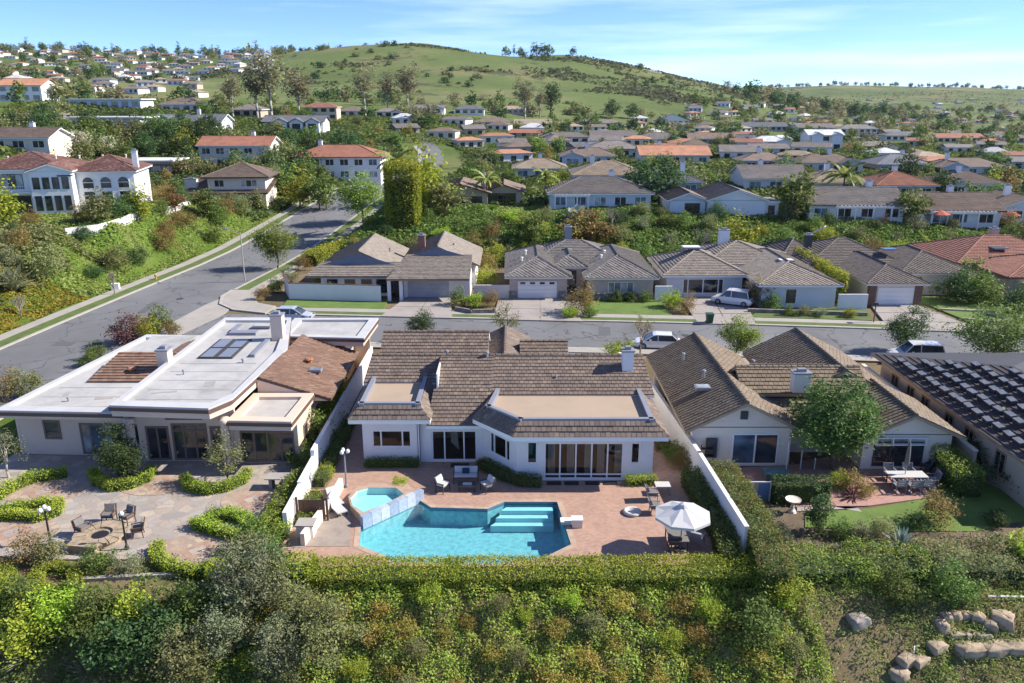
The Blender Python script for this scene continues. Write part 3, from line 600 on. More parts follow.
H.part(MB().prism([(-9.6, 47.8), (-1.9, 47.9), (0.4, 45.25), (8.6, 45.25), (8.6, 60.8), (-9.6, 60.8)], -0.05, 0.06), 'floor', plain('interior_floor', (0.22, 0.14, 0.09), 0.6))
H.part(MB().box(-9.4, 8.5, 51.5, 51.6, 0.07, 2.9), 'inner_wall', plain('interior_wall', (0.45, 0.36, 0.27), 0.9))
M_curt = plain('tan_curtain', (0.5, 0.42, 0.33), 0.9)
for x in (2.3, 3.5, 4.6, 5.4, 6.5):
    cu = MB()
    for k in range(5): cu.tube((x+k*0.09, 45.7+0.04*(k % 2), 0.1), (x+k*0.09, 45.7+0.04*(k % 2), 2.5), 0.052, 0.052, 6)
    H.part(cu, 'curtain', M_curt)
cu = MB()
for k in range(6): cu.tube((-4.0+k*0.09, 48.5, 1.1-0.1*k), (-4.0+k*0.06, 48.5, 2.2), 0.06, 0.05, 6)
H.part(cu, 'curtain', M_curt)
# roof: left mansard, centre slope, right mansard, rear wings
ev, tp = 3.4, 4.3
def mansard(outer, inner, dk, back=None):
    n = len(outer)
    for i in range(n-1):
        a, b, c, d = outer[i], outer[i+1], inner[i+1], inner[i]
        H.plane([(*a, ev), (*b, ev), (*c, tp-0.12), (*d, tp-0.12)], thick=0.27)
    cm = MB()
    for i in range(n-1):
        a, b = Vector((*inner[i], 0)), Vector((*inner[i+1], 0)); t = (b-a).normalized(); q = Vector((-t.y, t.x, 0))*0.28
        cm.prism([(a-t*0.1).to_2d(), (b+t*0.1).to_2d(), (b+t*0.1+q).to_2d(), (a-t*0.1+q).to_2d()], tp-0.5, tp+0.03)
    H.part(cm, 'parapet_cap', M_greycap); H.part(MB().prism(dk, 3.7, tp-0.3), 'roof_deck', M_deckroof)
mansard([(-10.4, 53.4), (-10.4, 46.75), (-5.2, 46.75), (-5.0, 52.6)], [(-9.75, 53.2), (-9.75, 47.35), (-5.9, 47.35), (-5.9, 52.4)], [(-9.7, 47.4), (-5.95, 47.4), (-5.95, 52.6), (-9.7, 52.6)])
mansard([(-1.5, 51.0), (-2.5, 46.9), (0.05, 44.1), (9.45, 44.1), (9.45, 54)], [(-1.0, 50.5), (-1.6, 46.95), (0.45, 44.75), (8.6, 44.75), (8.6, 53.0)], [(-1.4, 46.95), (0.5, 44.8), (8.55, 44.8), (8.55, 49.8), (-1.0, 49.8)])
H.plane([(-5.45, 46.85, 2.95), (-1.5, 46.85, 2.95), (-1.2, 53.2, 5.6), (-5.0, 53.2, 5.6)])
H.plane([(-1.5, 49.5, 4.05), (9.45, 49.5, 4.05), (9.2, 53.2, 5.6), (-1.4, 53.2, 5.6)])
H.plane([(9.3, 60, 3.1), (-5.2, 60, 3.1), (-5.0, 53.2, 5.6), (9.2, 53.2, 5.6)])
H.cap((-5.0, 53.2, 5.6), (9.2, 53.2, 5.6))
H.plane([(-10.3, 51.9, 4.05), (-5.0, 51.9, 4.05), (-5.0, 54.6, 5.15), (-10.1, 54.6, 5.15)]); H.cap((-10.1, 54.6, 5.15), (-5.0, 54.6, 5.15))
H.plane([(-5.0, 61, 3.0), (-10.3, 61, 3.0), (-10.1, 54.6, 5.15), (-5.0, 54.6, 5.15)])
H.w.box(-5.05, -4.95, 50.0, 53.3, 3.6, 5.35)
H.block(-9.4, -2.2, 54.9, 62.3, 3.6, 'gable', 'x', 0.52, 0.45)
H.block(-2.2, 1.1, 54.5, 63.5, 3.7, 'gable', 'y', 0.5, 0.35)
H.block(1.0, 3.9, 56.5, 61.5, 3.4, 'gable', 'x', 0.5, 0.4)
H.w.box(8.6, 8.75, 45.2, 53, 3.2, 4.0)
H.chimney(7.95, 52.0, 4.4, 6.35, 0.75, 0.75, M_wall); H.vent(-1.75, 53.0, 5.4); H.vent(-4.6, 53.6, 5.3); H.vent(3.0, 51.0, 4.6, 0.06, 0.25)
H.part(MB().tube((-6.05, 47.5, 0), (-6.05, 47.5, 3.0), 0.05, 0.05, 6), 'downpipe', M_white)
H.finish()
# ================================================================== flat-roofed house on the left
H = House('flat_roofed_house', 'tan stucco house with white flat roofs and red-brown tile slopes beside the flagstone court', (-23, 56, 0), 0.0, M_pink, [T_left, M_fascia], M_fascia, tile=(0.34, 0.38, 0.06))
FL = ((-33.0, 49.0), (-24.4, 48.6)); FC = ((-24.4, 47.9), (-18.0, 47.9)); FR = ((-18.0, 47.6), (-13.9, 47.6))
H.wallseg(*FL, 0, 3.2); H.wallseg(*FC, 0, 4.1); H.wallseg(*FR, 0, 3.1)
H.wallseg((-13.9, 47.8), (-13.9, 66.5), 0, 3.1); H.wallseg((-30.9, 66), (-33.0, 49.0), 0, 3.2); H.wallseg((-12.5, 67), (-30.9, 66), 0, 3.2)
FD = dict(frame=plain('taupe_frame', (0.2, 0.145, 0.11), 0.7), fw=0.13)
H.window(*FL, 1.85, 3.0, 1.15, 2.5, **FD); H.window(*FL, 4.3, 7.2, 0.12, 2.35, n=4, glass=[M_curtain, M_glassblue, M_curtain, M_glass], name='french_door', **FD); H.window(*FL, 7.4, 8.4, 0.9, 2.3, **FD)
H.window(*FC, 0.5, 2.0, 0.12, 2.5, n=2, name='french_door', **FD); H.window(*FC, 2.2, 4.5, 0.12, 2.7, n=3, hbar=2.2, name='french_door', **FD); H.window(*FC, 4.7, 6.0, 0.12, 2.5, n=2, name='french_door', **FD)
H.window(*FC, 1.9, 4.3, 2.95, 3.75, arch=False, **FD); H.window(*FR, 0.35, 3.85, 0.12, 2.3, n=4, name='french_door', **FD)
H.window((-13.9, 47.6), (-13.9, 66.5), 1.3, 2.3, 0.12, 2.1, name='side_door', **FD); H.window((-13.9, 47.6), (-13.9, 66.5), 4.5, 5.6, 1.0, 2.0, **FD)
for x in (-24.2, -18.2): H.part(MB().lathe([(0.34, 0), (0.3, 0.2), (0.27, 0.3), (0.25, 3.2), (0.32, 3.3), (0.34, 3.6)], (x, 46.6, 0), 14), 'column', M_pink, smooth=True)
M_seam = plain('membrane_seam_grey', (0.36, 0.36, 0.37), 0.8, 0.2)
def flatroof(poly, z, band=0.55, lip=0.22, top=M_membrane, edge=M_pink, name='flat_roof', lipm=None):
    H.part(MB().prism(poly, z-band, z-0.25), 'fascia_band', edge); c = Vector((sum(p[0] for p in poly)/len(poly), sum(p[1] for p in poly)/len(poly)))
    inn = [tuple(c+(Vector(p)-c)*(1-0.85/max(2.5, (Vector(p)-c).length))) for p in poly]; out = [tuple(c+(Vector(p)-c)*(1+0.1/(Vector(p)-c).length)) for p in poly]
    H.part(MB().ring(out, inn, z-0.25, z+0.02), 'parapet', [lipm or plain('roof_edge_white', (0.56, 0.56, 0.56), 0.7, 0.12, 0.6)]); H.part(MB().ring([tuple(c+(Vector(p)-c)*(1+0.18/(Vector(p)-c).length)) for p in poly], out, z-0.33, z-0.1), 'fascia', M_fascia)
    H.part(MB().prism(inn, z-0.5, z-0.18), name, top)
flatroof([(-33.2, 47.6), (-24.9, 47.2), (-25.0, 55.0), (-24.9, 64.0), (-30.9, 64.5)], 3.75)
flatroof([(-25.0, 46.2), (-18.7, 45.7), (-17.8, 47.4), (-17.2, 57.8), (-19.2, 66.6), (-24.9, 66.6)], 4.65, 0.75)
flatroof([(-17.9, 46.5), (-13.9, 46.3), (-13.7, 51.2), (-17.7, 51.2)], 3.5, 0.65, top=plain('grey_roof_membrane', (0.5, 0.47, 0.43), 0.8, 0.12), lipm=M_pink)
flatroof([(-19.0, 62.0), (-12.0, 61.4), (-11.8, 67.4), (-19.0, 67.4)], 4.4, 0.7)
# inset tile slopes
H.plane([(-12.5, 51.4, 3.0), (-12.5, 62.0, 3.0), (-17.1, 62.0, 4.5), (-17.4, 51.4, 4.6)], thick=0.12); H.finish('roof_slope')
H.plane([(-30.2, 53.2, 3.62), (-25.2, 53.2, 3.62), (-25.2, 57.2, 4.55), (-29.6, 57.2, 4.55)], thick=0.12); H.finish('roof_slope')
H.plane([(-25.2, 55.5, 4.45), (-25.2, 61.5, 4.3), (-27.2, 61.5, 3.7), (-27.2, 55.5, 3.8)], thick=0.12)
H.part(MB().prism([(-29.4, 57.3), (-26.2, 57.3), (-26.2, 63.4), (-29.9, 63.4)], 3.5, 4.0), 'flat_roof', M_membrane)
H.w.add([(-17.5, 51.4, 2.9), (-12.7, 51.4, 2.9), (-17.5, 51.4, 4.45), (-17.5, 51.6, 2.9), (-12.7, 51.6, 2.9), (-17.5, 51.6, 4.45)], [(0, 1, 2), (3, 5, 4), (0, 2, 5, 3), (2, 1, 4, 5)])
H.chimney(-25.2, 54.9, 4.0, 5.5, 0.8, 0.9, M_pink); H.chimney(-18.6, 60.8, 4.2, 6.5, 0.9, 0.9, M_pink)
H.skylight((-14.4, 55.2, 3.75), 0.9, 0.7); H.skylight((-20.9, 64.0, 4.55), 1.5, 0.7, mat=M_membrane)
pm = plain('solar_glass', (0.24, 0.26, 0.29), 0.2, 0.15, 0.6, 0.0)
for k, (x, y) in enumerate(((-22.6, 57.0), (-21.3, 57.0), (-22.6, 59.4), (-21.3, 59.4))):
    o = H.part(MB().box(x-0.62, x+0.62, y-1.15, y+1.15, 4.46, 4.6), 'solar_panel', M_dark); H.part(MB().box(x-0.45, x+0.45, y-1.05, y+1.05, 4.6, 4.615), 'pane', pm, parent=o)
for (x, y, w, d) in ((-19.3, 58.2, 0.35, 4.0), (-21.9, 62.3, 2.2, 0.8), (-22.9, 63.6, 0.5, 1.8)):
    H.part(MB().box(x-w/2, x+w/2, y-d/2, y+d/2, 4.46, 4.7), 'roof_duct', M_greycap)
for y_ in (48.6, 50.4, 52.2): H.part(MB().box(-32.0+(y_-48)*0.1, -25.6, y_-0.06, y_+0.06, 3.5, 3.581), 'membrane_seam', M_seam)
for y_ in (47.6, 49.4, 51.2, 53.0, 54.8): H.part(MB().box(-24.1, -18.6, y_-0.06, y_+0.06, 4.4, 4.481), 'membrane_seam', M_seam)
for x_, y_, w_, d_, z_ in ((-27.5, 50.2, 1.2, 0.5, 3.585), (-20.4, 50.5, 0.7, 1.0, 4.485), (-22.8, 48.9, 1.6, 0.25, 4.486), (-30.4, 50.9, 0.4, 0.6, 3.586)): H.part(MB().obox((x_, y_), 0.2, w_/2, d_/2, z_-0.05, z_), 'roof_patch', M_conc)
H.vent(-22.9, 52.4, 4.45, 0.06, 0.3); H.vent(-19.6, 55.0, 4.45, 0.08, 0.25); H.vent(-29.6, 49.6, 3.55, 0.06, 0.25)
H.vent(-27.6, 54.6, 4.0, 0.2, 0.15, M_terra); H.vent(-15.2, 56.6, 4.0, 0.2, 0.2, M_terra)
H.finish()
# ================================================================== neighbour on the right
H = House('gabled_house', 'cream stucco house with three tan tile gables behind the big round tree', (19.5, 53, 0), 0.0, M_cream, T_right, plain('tan_trim', (0.42, 0.31, 0.21), 0.7), tile=(0.33, 0.36, 0.06))
H.block(11.6, 18.0, 47.2, 61.5, 2.75, 'gable', 'y', 0.5, 0.6)
H.block(16.0, 24.0, 51.0, 54.6, 3.7, 'gable', 'x', 0.55, 0.35)
H.block(19.6, 26.6, 52.5, 61.8, 2.9, 'gable', 'y', 0.5, 0.6)
H.block(22.4, 28.0, 46.6, 52.0, 2.5, 'gable', 'y', 0.45, 0.6)
H.block(17.5, 23.0, 49.3, 54.0, 2.6, 'shed', 'x', 0.35, 0.4)
W1 = ((11.6, 47.2), (18.0, 47.2)); W2 = ((22.4, 46.6), (28.0, 46.6))
H.window(*W1, 2.6, 5.6, 0.12, 2.3, n=2, name='sliding_door', glass=[M_glassblue, M_glass], fw=0.1)
H.window(*W2, 0.7, 3.9, 0.3, 2.0, n=3, name='window', frame=M_dark, fw=0.08); H.window(*W2, 0.7, 3.9, 1.85, 2.35, n=3, glass=M_curtain, frame=M_white, fw=0.05, depth=0.3)
H.window((11.6, 61.5), (11.6, 47.2), 5, 6.2, 1.0, 2.1, frame=M_white); H.window((11.6, 61.5), (11.6, 47.2), 9, 10.4, 1.0, 2.1, frame=M_white)
H.part(MB().box(14.6, 15.05, 47.1, 47.2, 3.3, 3.85), 'gable_vent', M_dark)
H.chimney(19.4, 50.4, 4.0, 5.3, 1.1, 0.7, M_cream); H.vent(13.4, 52.5, 4.4, 0.1, 0.3); H.vent(12.9, 57, 4.2, 0.1, 0.3); H.vent(18.2, 57, 3.6, 0.1, 0.35)
H.skylight((13.0, 51.0, 3.95), 1.0, 0.8, mat=M_curtain)
H.part(MB().box(12.5, 13.2, 46.95, 47.15, 0.7, 2.0), 'trellis', M_dark)
H.finish()
# ================================================================== house being re-roofed at the right edge
H = House('reroofed_house', 'tan house at the right edge with bare dark roof being re-tiled', (36.5, 52, 0), 0.0, M_tan, M_dark, M_lightwood, tile=None)
ex = lambda y: 29.6-(62-y)*0.02
H.w.prism([(29.9, 40.5), (42.5, 40.5), (42.5, 61.0), (29.9, 61.0)], 0, 3.0)
EV = 3.1; RZ = 4.4
H.plane([(29.2, 40.0, EV), (29.2, 61.6, EV), (36.2, 54.4, RZ), (36.2, 40.0, RZ)]); H.plane([(43.2, 61.6, EV), (43.2, 40.0, EV), (36.2, 40.0, RZ), (36.2, 54.4, RZ)]); H.plane([(29.2, 61.6, EV), (43.2, 61.6, EV), (36.2, 54.4, RZ)])
bat = MB()
for k in range(16):
    f = (k+0.5)/16; x = 29.2+7.0*f; z = EV+(RZ-EV)*f; bat.box(x-0.03, x+0.03, 40.1, 61.4-7.2*f, z+0.0, z+0.05)
bb = H.part(bat, 'roof_batten', M_brownwood); bb['kind'] = 'stuff'
for a in (2.5, 5.0, 7.2, 10.5, 13.0, 16.5): H.window((29.9, 61.5), (29.9, 40.5), a, a+1.1, 0.9, 2.3, n=2, frame=M_lightwood, fw=0.1)
H.finish()
ORD = 'first second third fourth fifth sixth seventh eighth ninth tenth eleventh twelfth thirteenth fourteenth fifteenth sixteenth seventeenth eighteenth nineteenth'.split()
sm = MB()
for k in range(5): sm.obox((0.02*((k*7) % 3-1), 0.015*((k*5) % 3-1)), 0.05*((k*3) % 3-1), 0.2, 0.4, 0.06*k, 0.06*k+0.045, 0 if k < 4 else 1)
sme = sm.build('roof_tile_stack', [plain('slate_tile', (0.06, 0.063, 0.072), 0.6, 0.25, 3, 0.1), plain('slate_tile_highlight', (0.19, 0.2, 0.22), 0.5, 0.3, 3, 0.1)])  # second colour: silvery highlight painted into the top tile
slo = math.atan2(RZ-EV, 7.0); first = True
for i in range(5):
    for j in range(19):
        f = 0.12+0.19*i+0.02*rnd.random(); x = 29.2+7.0*f; z = EV+(RZ-EV)*f+0.06; y = 41.0+j*1.08+0.25*rnd.random()
        if y > 60.4-7.2*f: continue
        o = sme if first else sme.copy()
        if not first: COL.objects.link(o)
        first = False; o.location = (x, y, z); o.rotation_euler = (0, -slo, rnd.uniform(-0.12, 0.12)); o.scale = (1, 1, rnd.uniform(0.8, 1.3))
        tag(o, 'slate tile stack, %s from the near end, %s row above the eave' % (ORD[j], ORD[i]), 'tiles', 'tile stacks on the bare roof')
# ================================================================== houses across the street
M_bluegable = plain('slate_blue_gable', (0.16, 0.19, 0.25), 0.8, 0.1)
TL = (0.36, 0.38, 0.06)
H = House('courtyard_house', 'grey-roofed house with twin gables and white courtyard wall opposite the flat white roof', (-14, 99, 0), 0.0, M_white, T_grey, M_lightwood, tile=TL)
H.block(-23.3, -13.6, 95.0, 106.5, 2.8, 'gable', 'y', 0.46, 0.6); H.block(-13.8, -4.6, 97.6, 108, 3.0, 'gable', 'y', 0.46, 0.6)
H.plane([(-24.4, 91.9, 2.75), (-13.4, 91.9, 2.75), (-13.4, 94.9, 3.85), (-23.0, 94.9, 3.85)]); H.plane([(-14.6, 90.4, 2.75), (-4.9, 90.4, 2.75), (-4.9, 97.3, 4.3), (-13.0, 97.3, 4.3)])
H.w.box(-12.9, -5.0, 92.4, 98, 0, 2.7); H.w.box(-22.8, -14.6, 93.4, 95.1, 0, 2.7)
H.part(MB().add([(-23.0, 94.25, 3.62), (-13.9, 94.25, 3.62), (-18.45, 94.25, 5.05)], [(0, 1, 2)]), 'gable_panel', M_bluegable); H.part(MB().add([(-13.0, 96.85, 4.1), (-5.2, 96.85, 4.1), (-9.2, 96.85, 5.25)], [(0, 1, 2)]), 'gable_panel', M_bluegable)
WA = ((-22.8, 93.4), (-14.6, 93.4)); WG = ((-12.9, 92.4), (-5.0, 92.4))
for a in (0.5, 2.6, 4.6, 6.4): H.window(*WA, a, a+1.5, 0.3, 2.2, n=1, frame=M_white, fw=0.1)
H.garage(*WG, 0.5, 5.4, 2.25, plain('grey_garage_door', (0.5, 0.51, 0.53), 0.7)); H.window((-5.0, 92.4), (-5.0, 98), 1.5, 2.6, 0.9, 2.0)
for x in (-14.4, -13.0): H.part(MB().box(x-0.2, x+0.2, 90.8, 91.2, 0, 2.6), 'porch_post', M_white)
H.part(MB().box(-14.1, -13.2, 93.2, 93.38, 0.12, 2.2), 'front_door', M_dark)
H.chimney(-11.6, 101.5, 4.2, 6.0, 0.9, 0.8, plain('brick_chimney', (0.33, 0.17, 0.12), 0.9)); H.vent(-15.5, 100, 4.4, 0.1, 0.25); H.vent(-7.5, 102, 4.6, 0.1, 0.25)
H.finish()
H = House('stone_front_house', 'grey-tiled hip-roofed house with white garage door and stone trim across the street', (8, 98, 0), 0.0, plain('blush_stucco', (0.55, 0.46, 0.4), 0.85), T_greyb, M_cream, tile=TL)
H.block(-0.3, 6.5, 91.9, 106, 2.8, 'hip', 'y', 0.42, 0.6); H.block(9.0, 16.6, 91.4, 106, 2.8, 'hip', 'y', 0.42, 0.6); H.block(3, 13, 99, 107, 3.3, 'hip', 'x', 0.4, 0.5); H.block(5.3, 8.8, 94.6, 102, 3.4, 'hip', 'y', 0.5, 0.4)
WB = ((-0.3, 91.9), (6.5, 91.9)); WC = ((9.0, 91.4), (16.6, 91.4)); WD = ((5.3, 94.6), (8.8, 94.6))
H.garage(*WB, 1.0, 5.6, 2.2, M_white, 4); H.window(*WC, 2.3, 5.3, 0.9, 2.2, n=4, glass=[M_curtain, M_glassblue], fw=0.07); H.window(*WD, 1.0, 2.5, 0.12, 2.9, n=2, frame=M_black, name='front_door')
for x0, x1 in ((-0.36, 0.6), (5.5, 6.55)): H.part(MB().box(x0, x1, 91.78, 92.3, 0, 1.0), 'stone_base', M_stoneclad)
H.part(MB().box(8.94, 16.66, 91.28, 91.9, 0, 0.75), 'stone_base', M_stoneclad)
H.chimney(7.4, 104.5, 4.6, 6.6, 0.9, 0.8, M_greycap)
for x, y, z in ((1.2, 96, 4.2), (1.7, 99, 4.5), (11.0, 97, 4.3), (11.6, 99, 4.5)): H.vent(x, y, z-0.3, 0.12, 0.3, M_white)
H.finish()
H = House('pale_blue_house', 'pale blue house with grey hip roofs, white SUV and low planter wall in front', (27, 96, 0), 0.0, M_bluewall, T_grey, M_white, tile=TL)
H.block(18.4, 27.4, 92.6, 103, 2.8, 'hip', 'x', 0.36, 0.6); H.block(28.2, 36.6, 87.6, 104.5, 2.8, 'hip', 'y', 0.36, 0.6); H.block(24, 34, 97, 107, 3.2, 'hip', 'x', 0.36, 0.5)
WE = ((18.4, 92.6), (27.4, 92.6)); WF = ((28.2, 87.6), (36.6, 87.6))
H.window(*WE, 1.9, 6.8, 0.5, 2.35, widths=[0.5, 1.4, 1.4, 0.5], fw=0.12); H.part(MB().box(27.3, 29.0, 94.0, 94.1, 0.1, 2.3), 'front_door', M_dark); H.window(*WF, 2.7, 4.0, 0.5, 2.3, glass=M_glass)
H.window((28.2, 104.5), (28.2, 87.6), 13.3, 14.6, 0.8, 2.1)
H.skylight((22.3, 98.2, 5.0), 2.4, 1.6, mat=M_white); H.skylight((32.6, 93.4, 4.3), 1.8, 1.2, mat=M_white); H.chimney(27.6, 103.2, 4.5, 6.4, 1.3, 0.9, M_white)
H.finish()
H = House('brown_garage_house', 'dark brown hip-roofed house with white garage door behind the cracked driveway', (45, 97, 0), 0.0, M_cream, T_dbrown, M_cream, tile=TL)
H.block(40.9, 46.9, 88.8, 103, 2.7, 'hip', 'y', 0.42, 0.6); H.block(47.0, 55.0, 94, 106, 2.8, 'hip', 'y', 0.4, 0.6); H.block(37.2, 49, 98, 109, 2.9, 'hip', 'x', 0.4, 0.6); H.block(35.5, 41.0, 103, 112, 2.6, 'hip', 'x', 0.38, 0.5)
WH = ((40.9, 88.8), (46.9, 88.8)); H.garage(*WH, 1.0, 5.1, 2.15, M_white)
for x0, x1 in ((40.85, 41.7), (46.1, 46.95)): H.part(MB().box(x0, x1, 88.66, 89.2, 0, 2.5), 'brick_pier', plain('dark_brick', (0.2, 0.115, 0.085), 0.9, 0.25, 4))
H.window((47.0, 94), (55.0, 94), 1.0, 2.4, 0.8, 2.2, frame=M_dark); H.skylight((47.6, 99.6, 4.5), 1.6, 1.2, 0.0, mat=M_glassblue)
H.part(MB().bar((41.6, 110.5, 4.6), (43.2, 109.6, 5.9), 1.4, 0.12), 'solar_panel', plain('panel_white', (0.55, 0.6, 0.66), 0.3)); H.chimney(38.6, 103, 4.2, 5.8, 0.8, 0.7, M_dark)
H.finish()
H = House('red_roofed_house', 'low tan house with broad rust-red tile roof at the right edge across the street', (66, 100, 0), 0.0, M_tan, T_red, M_fascia, tile=TL)
H.block(56.5, 72, 99, 111, 3.0, 'hip', 'x', 0.36, 0.6); H.block(58.8, 70, 92, 101, 2.7, 'hip', 'y', 0.3, 0.6); H.block(70, 82, 96, 110, 3.0, 'hip', 'x', 0.36, 0.6)
H.skylight((62.7, 101.6, 4.3), 1.8, 1.6, mat=M_dark); H.chimney(65, 107, 4.5, 6.0, 1.0, 0.8); H.chimney(70.5, 103.5, 4.2, 5.6, 0.9, 0.8)
H.finish()
# ------------------------------------------------------------------ fronts: driveways, lawns, low walls
def drive(name, P, z=0.127, cols=2, rows=2):
    """driveway of separate slabs; P four corners near-left, near-right, far-right, far-left"""
    r = tag(bpy.data.objects.new(name, None), kind='structure'); COL.objects.link(r); P = [Vector((*p, 0)) for p in P]
    for i in range(cols):
        for j in range(rows):
            f = lambda s, t: (P[0]*(1-s)+P[1]*s)*(1-t)+(P[3]*(1-s)+P[2]*s)*t
            e = 0.006
            q = [f(i/cols+e, j/rows+e), f((i+1)/cols-e, j/rows+e), f((i+1)/cols-e, (j+1)/rows-e), f(i/cols+e, (j+1)/rows-e)]
            MB().prism([(v.x, v.y) for v in q], z-0.3, z).build('concrete_slab', M_drive, r)
drive('driveway', [(-14.4, 83.7), (-6.4, 82.9), (-7.3, 92.35), (-12.6, 92.35)], 0.14); drive('driveway', [(-1.6, 82.4), (7.6, 81.6), (6.4, 91.7), (0.2, 91.7)], 0.14)
drive('driveway', [(19.6, 80.8), (25.6, 80.3), (28.1, 93.8), (20.0, 92.4)], 0.14, 2, 3); drive('driveway', [(38.8, 78.6), (48.2, 77.4), (46.6, 88.6), (41.2, 88.6)], 0.14, 2, 3)
drive('driveway', [(2.5, 71.0), (8.9, 70.4), (8.4, 62.3), (3.0, 62.3)], 0.14); drive('driveway', [(20.5, 69.4), (29.0, 68.3), (28.4, 62.6), (21, 62.6)], 0.14)
sheet('lawn', [(-26.3, 88.2), (-14.4, 86.2), (-14.6, 91.0), (-15.3, 90.6), (-26.5, 91.6)], 0.11, M_lawn); sheet('lawn', [(8.7, 85.0), (17.6, 84.2), (17.4, 91.1), (9.2, 91.1)], 0.11, M_lawn)
sheet('lawn', [(25.9, 83.6), (38.6, 82.2), (40.6, 88.6), (28.3, 87.4)], 0.1, M_parkway); sheet('lawn', [(48.8, 80.9), (63.0, 78.0), (58.5, 91.8), (47.3, 93.6)], 0.11, M_lawn)
sheet('path', [(-1.9, 85.2), (8.4, 84.6), (7.6, 94.5), (5.4, 94.5), (6.6, 91.6), (-1.6, 92)], 0.115, M_drive)
def wallpiece(name, label, P, z0, z1_, mat, cat='wall', th=0.2, coping=None):
    r = thing(name, label, cat, (*P[0], 0)); mb = MB(); cp = MB()
    for (a, b), (c, d) in zip(P[:-1], P[1:]):
        v = Vector((c-a, d-b)); n = Vector((-v.y, v.x)).normalized()*th/2; e = v.normalized()*th*0.5
        A, B = Vector((a, b)), Vector((c, d)); mb.prism([A-n-e, B-n+e, B+n+e, A+n-e], z0, z1_)
        if coping: n2 = n*1.35; cp.prism([A-n2-e*1.3, B-n2+e*1.3, B+n2+e*1.3, A+n2-e*1.3], z1_, z1_+0.07)
    mb.build('wall_panel', mat, r, (*P[0], 0))
    if coping: cp.build('coping', coping, r, (*P[0], 0))
    return r
wallpiece('courtyard_wall', 'long white courtyard wall behind the lawn and parked silver car', [(-28, 96), (-26.2, 91.6), (-15.4, 90.4)], 0, 2.0, M_white, coping=M_fascia)
wallpiece('garden_wall', 'pale pinkish side wall left of the stone-front garage', [(-4.4, 92.0), (-0.4, 92.0)], 0, 1.7, M_cream)
wallpiece('side_gate_wall', 'white panel fence between the stone-front and pale blue houses', [(16.8, 90.6), (18.6, 90.6)], 0, 1.9, M_white)
wallpiece('side_fence', 'white picket panel fence right of the pale blue house', [(36.8, 87.0), (39.9, 87.0)], 0, 1.8, M_white)
wallpiece('planter_wall', 'long low grey planter wall beside the street before the pale blue house', [(26.4, 85.6), (38.6, 84.0)], 0, 0.5, M_stoneclad, th=0.35)
wallpiece('planter_wall', 'curved low planter wall between two driveways', [(-6.2, 86.2), (-4.5, 85.0), (-2.0, 85.2), (-1.0, 87)], 0, 0.55, M_stoneclad, th=0.3)
wallpiece('brick_edging', 'low brown edging around the dry bed by the cracked driveway', [(48.6, 82.5), (51, 81.3), (53.6, 82.2), (52, 85.6), (48.2, 86.5)], 0, 0.3, M_tan, th=0.25)
wallpiece('side_wall', 'tall tan boundary wall beside the rust-red roof', [(56.2, 98), (60.5, 90), (66, 84)], 0, 2.2, M_tan)
# ================================================================== second tier and beyond
def depth_of(p): return p[1]*_c-(p[2]-CAM_H)*_s
NAMED = []; FOOT = []                                               # footprints, so trees keep clear
def windows_front(H, p0, p1, z0, z1_, n, far, frame=M_white, glass=None, wide=0.6):
    Lw = math.hypot(p1[0]-p0[0], p1[1]-p0[1])
    for k in range(n):
        c = Lw*(k+0.5)/n; w = Lw/n*wide/2
        if far:
            t = (Vector(p1)-Vector(p0)).normalized(); nn = Vector((t.y, -t.x)); q = [Vector(p0)+t*(c-w)-nn*0.05, Vector(p0)+t*(c+w)-nn*0.05, Vector(p0)+t*(c+w)+nn*0.06, Vector(p0)+t*(c-w)+nn*0.06]
            H.part(MB().prism([(v.x, v.y) for v in q], z0, z1_), 'window', glass or M_glass)
        else: H.window(p0, p1, c-w, c+w, z0, z1_, n=2 if w > 0.9 else 1, frame=frame, glass=glass or rnd.choice([M_glass, M_glass, M_glassblue, M_curtain]), fw=0.1)
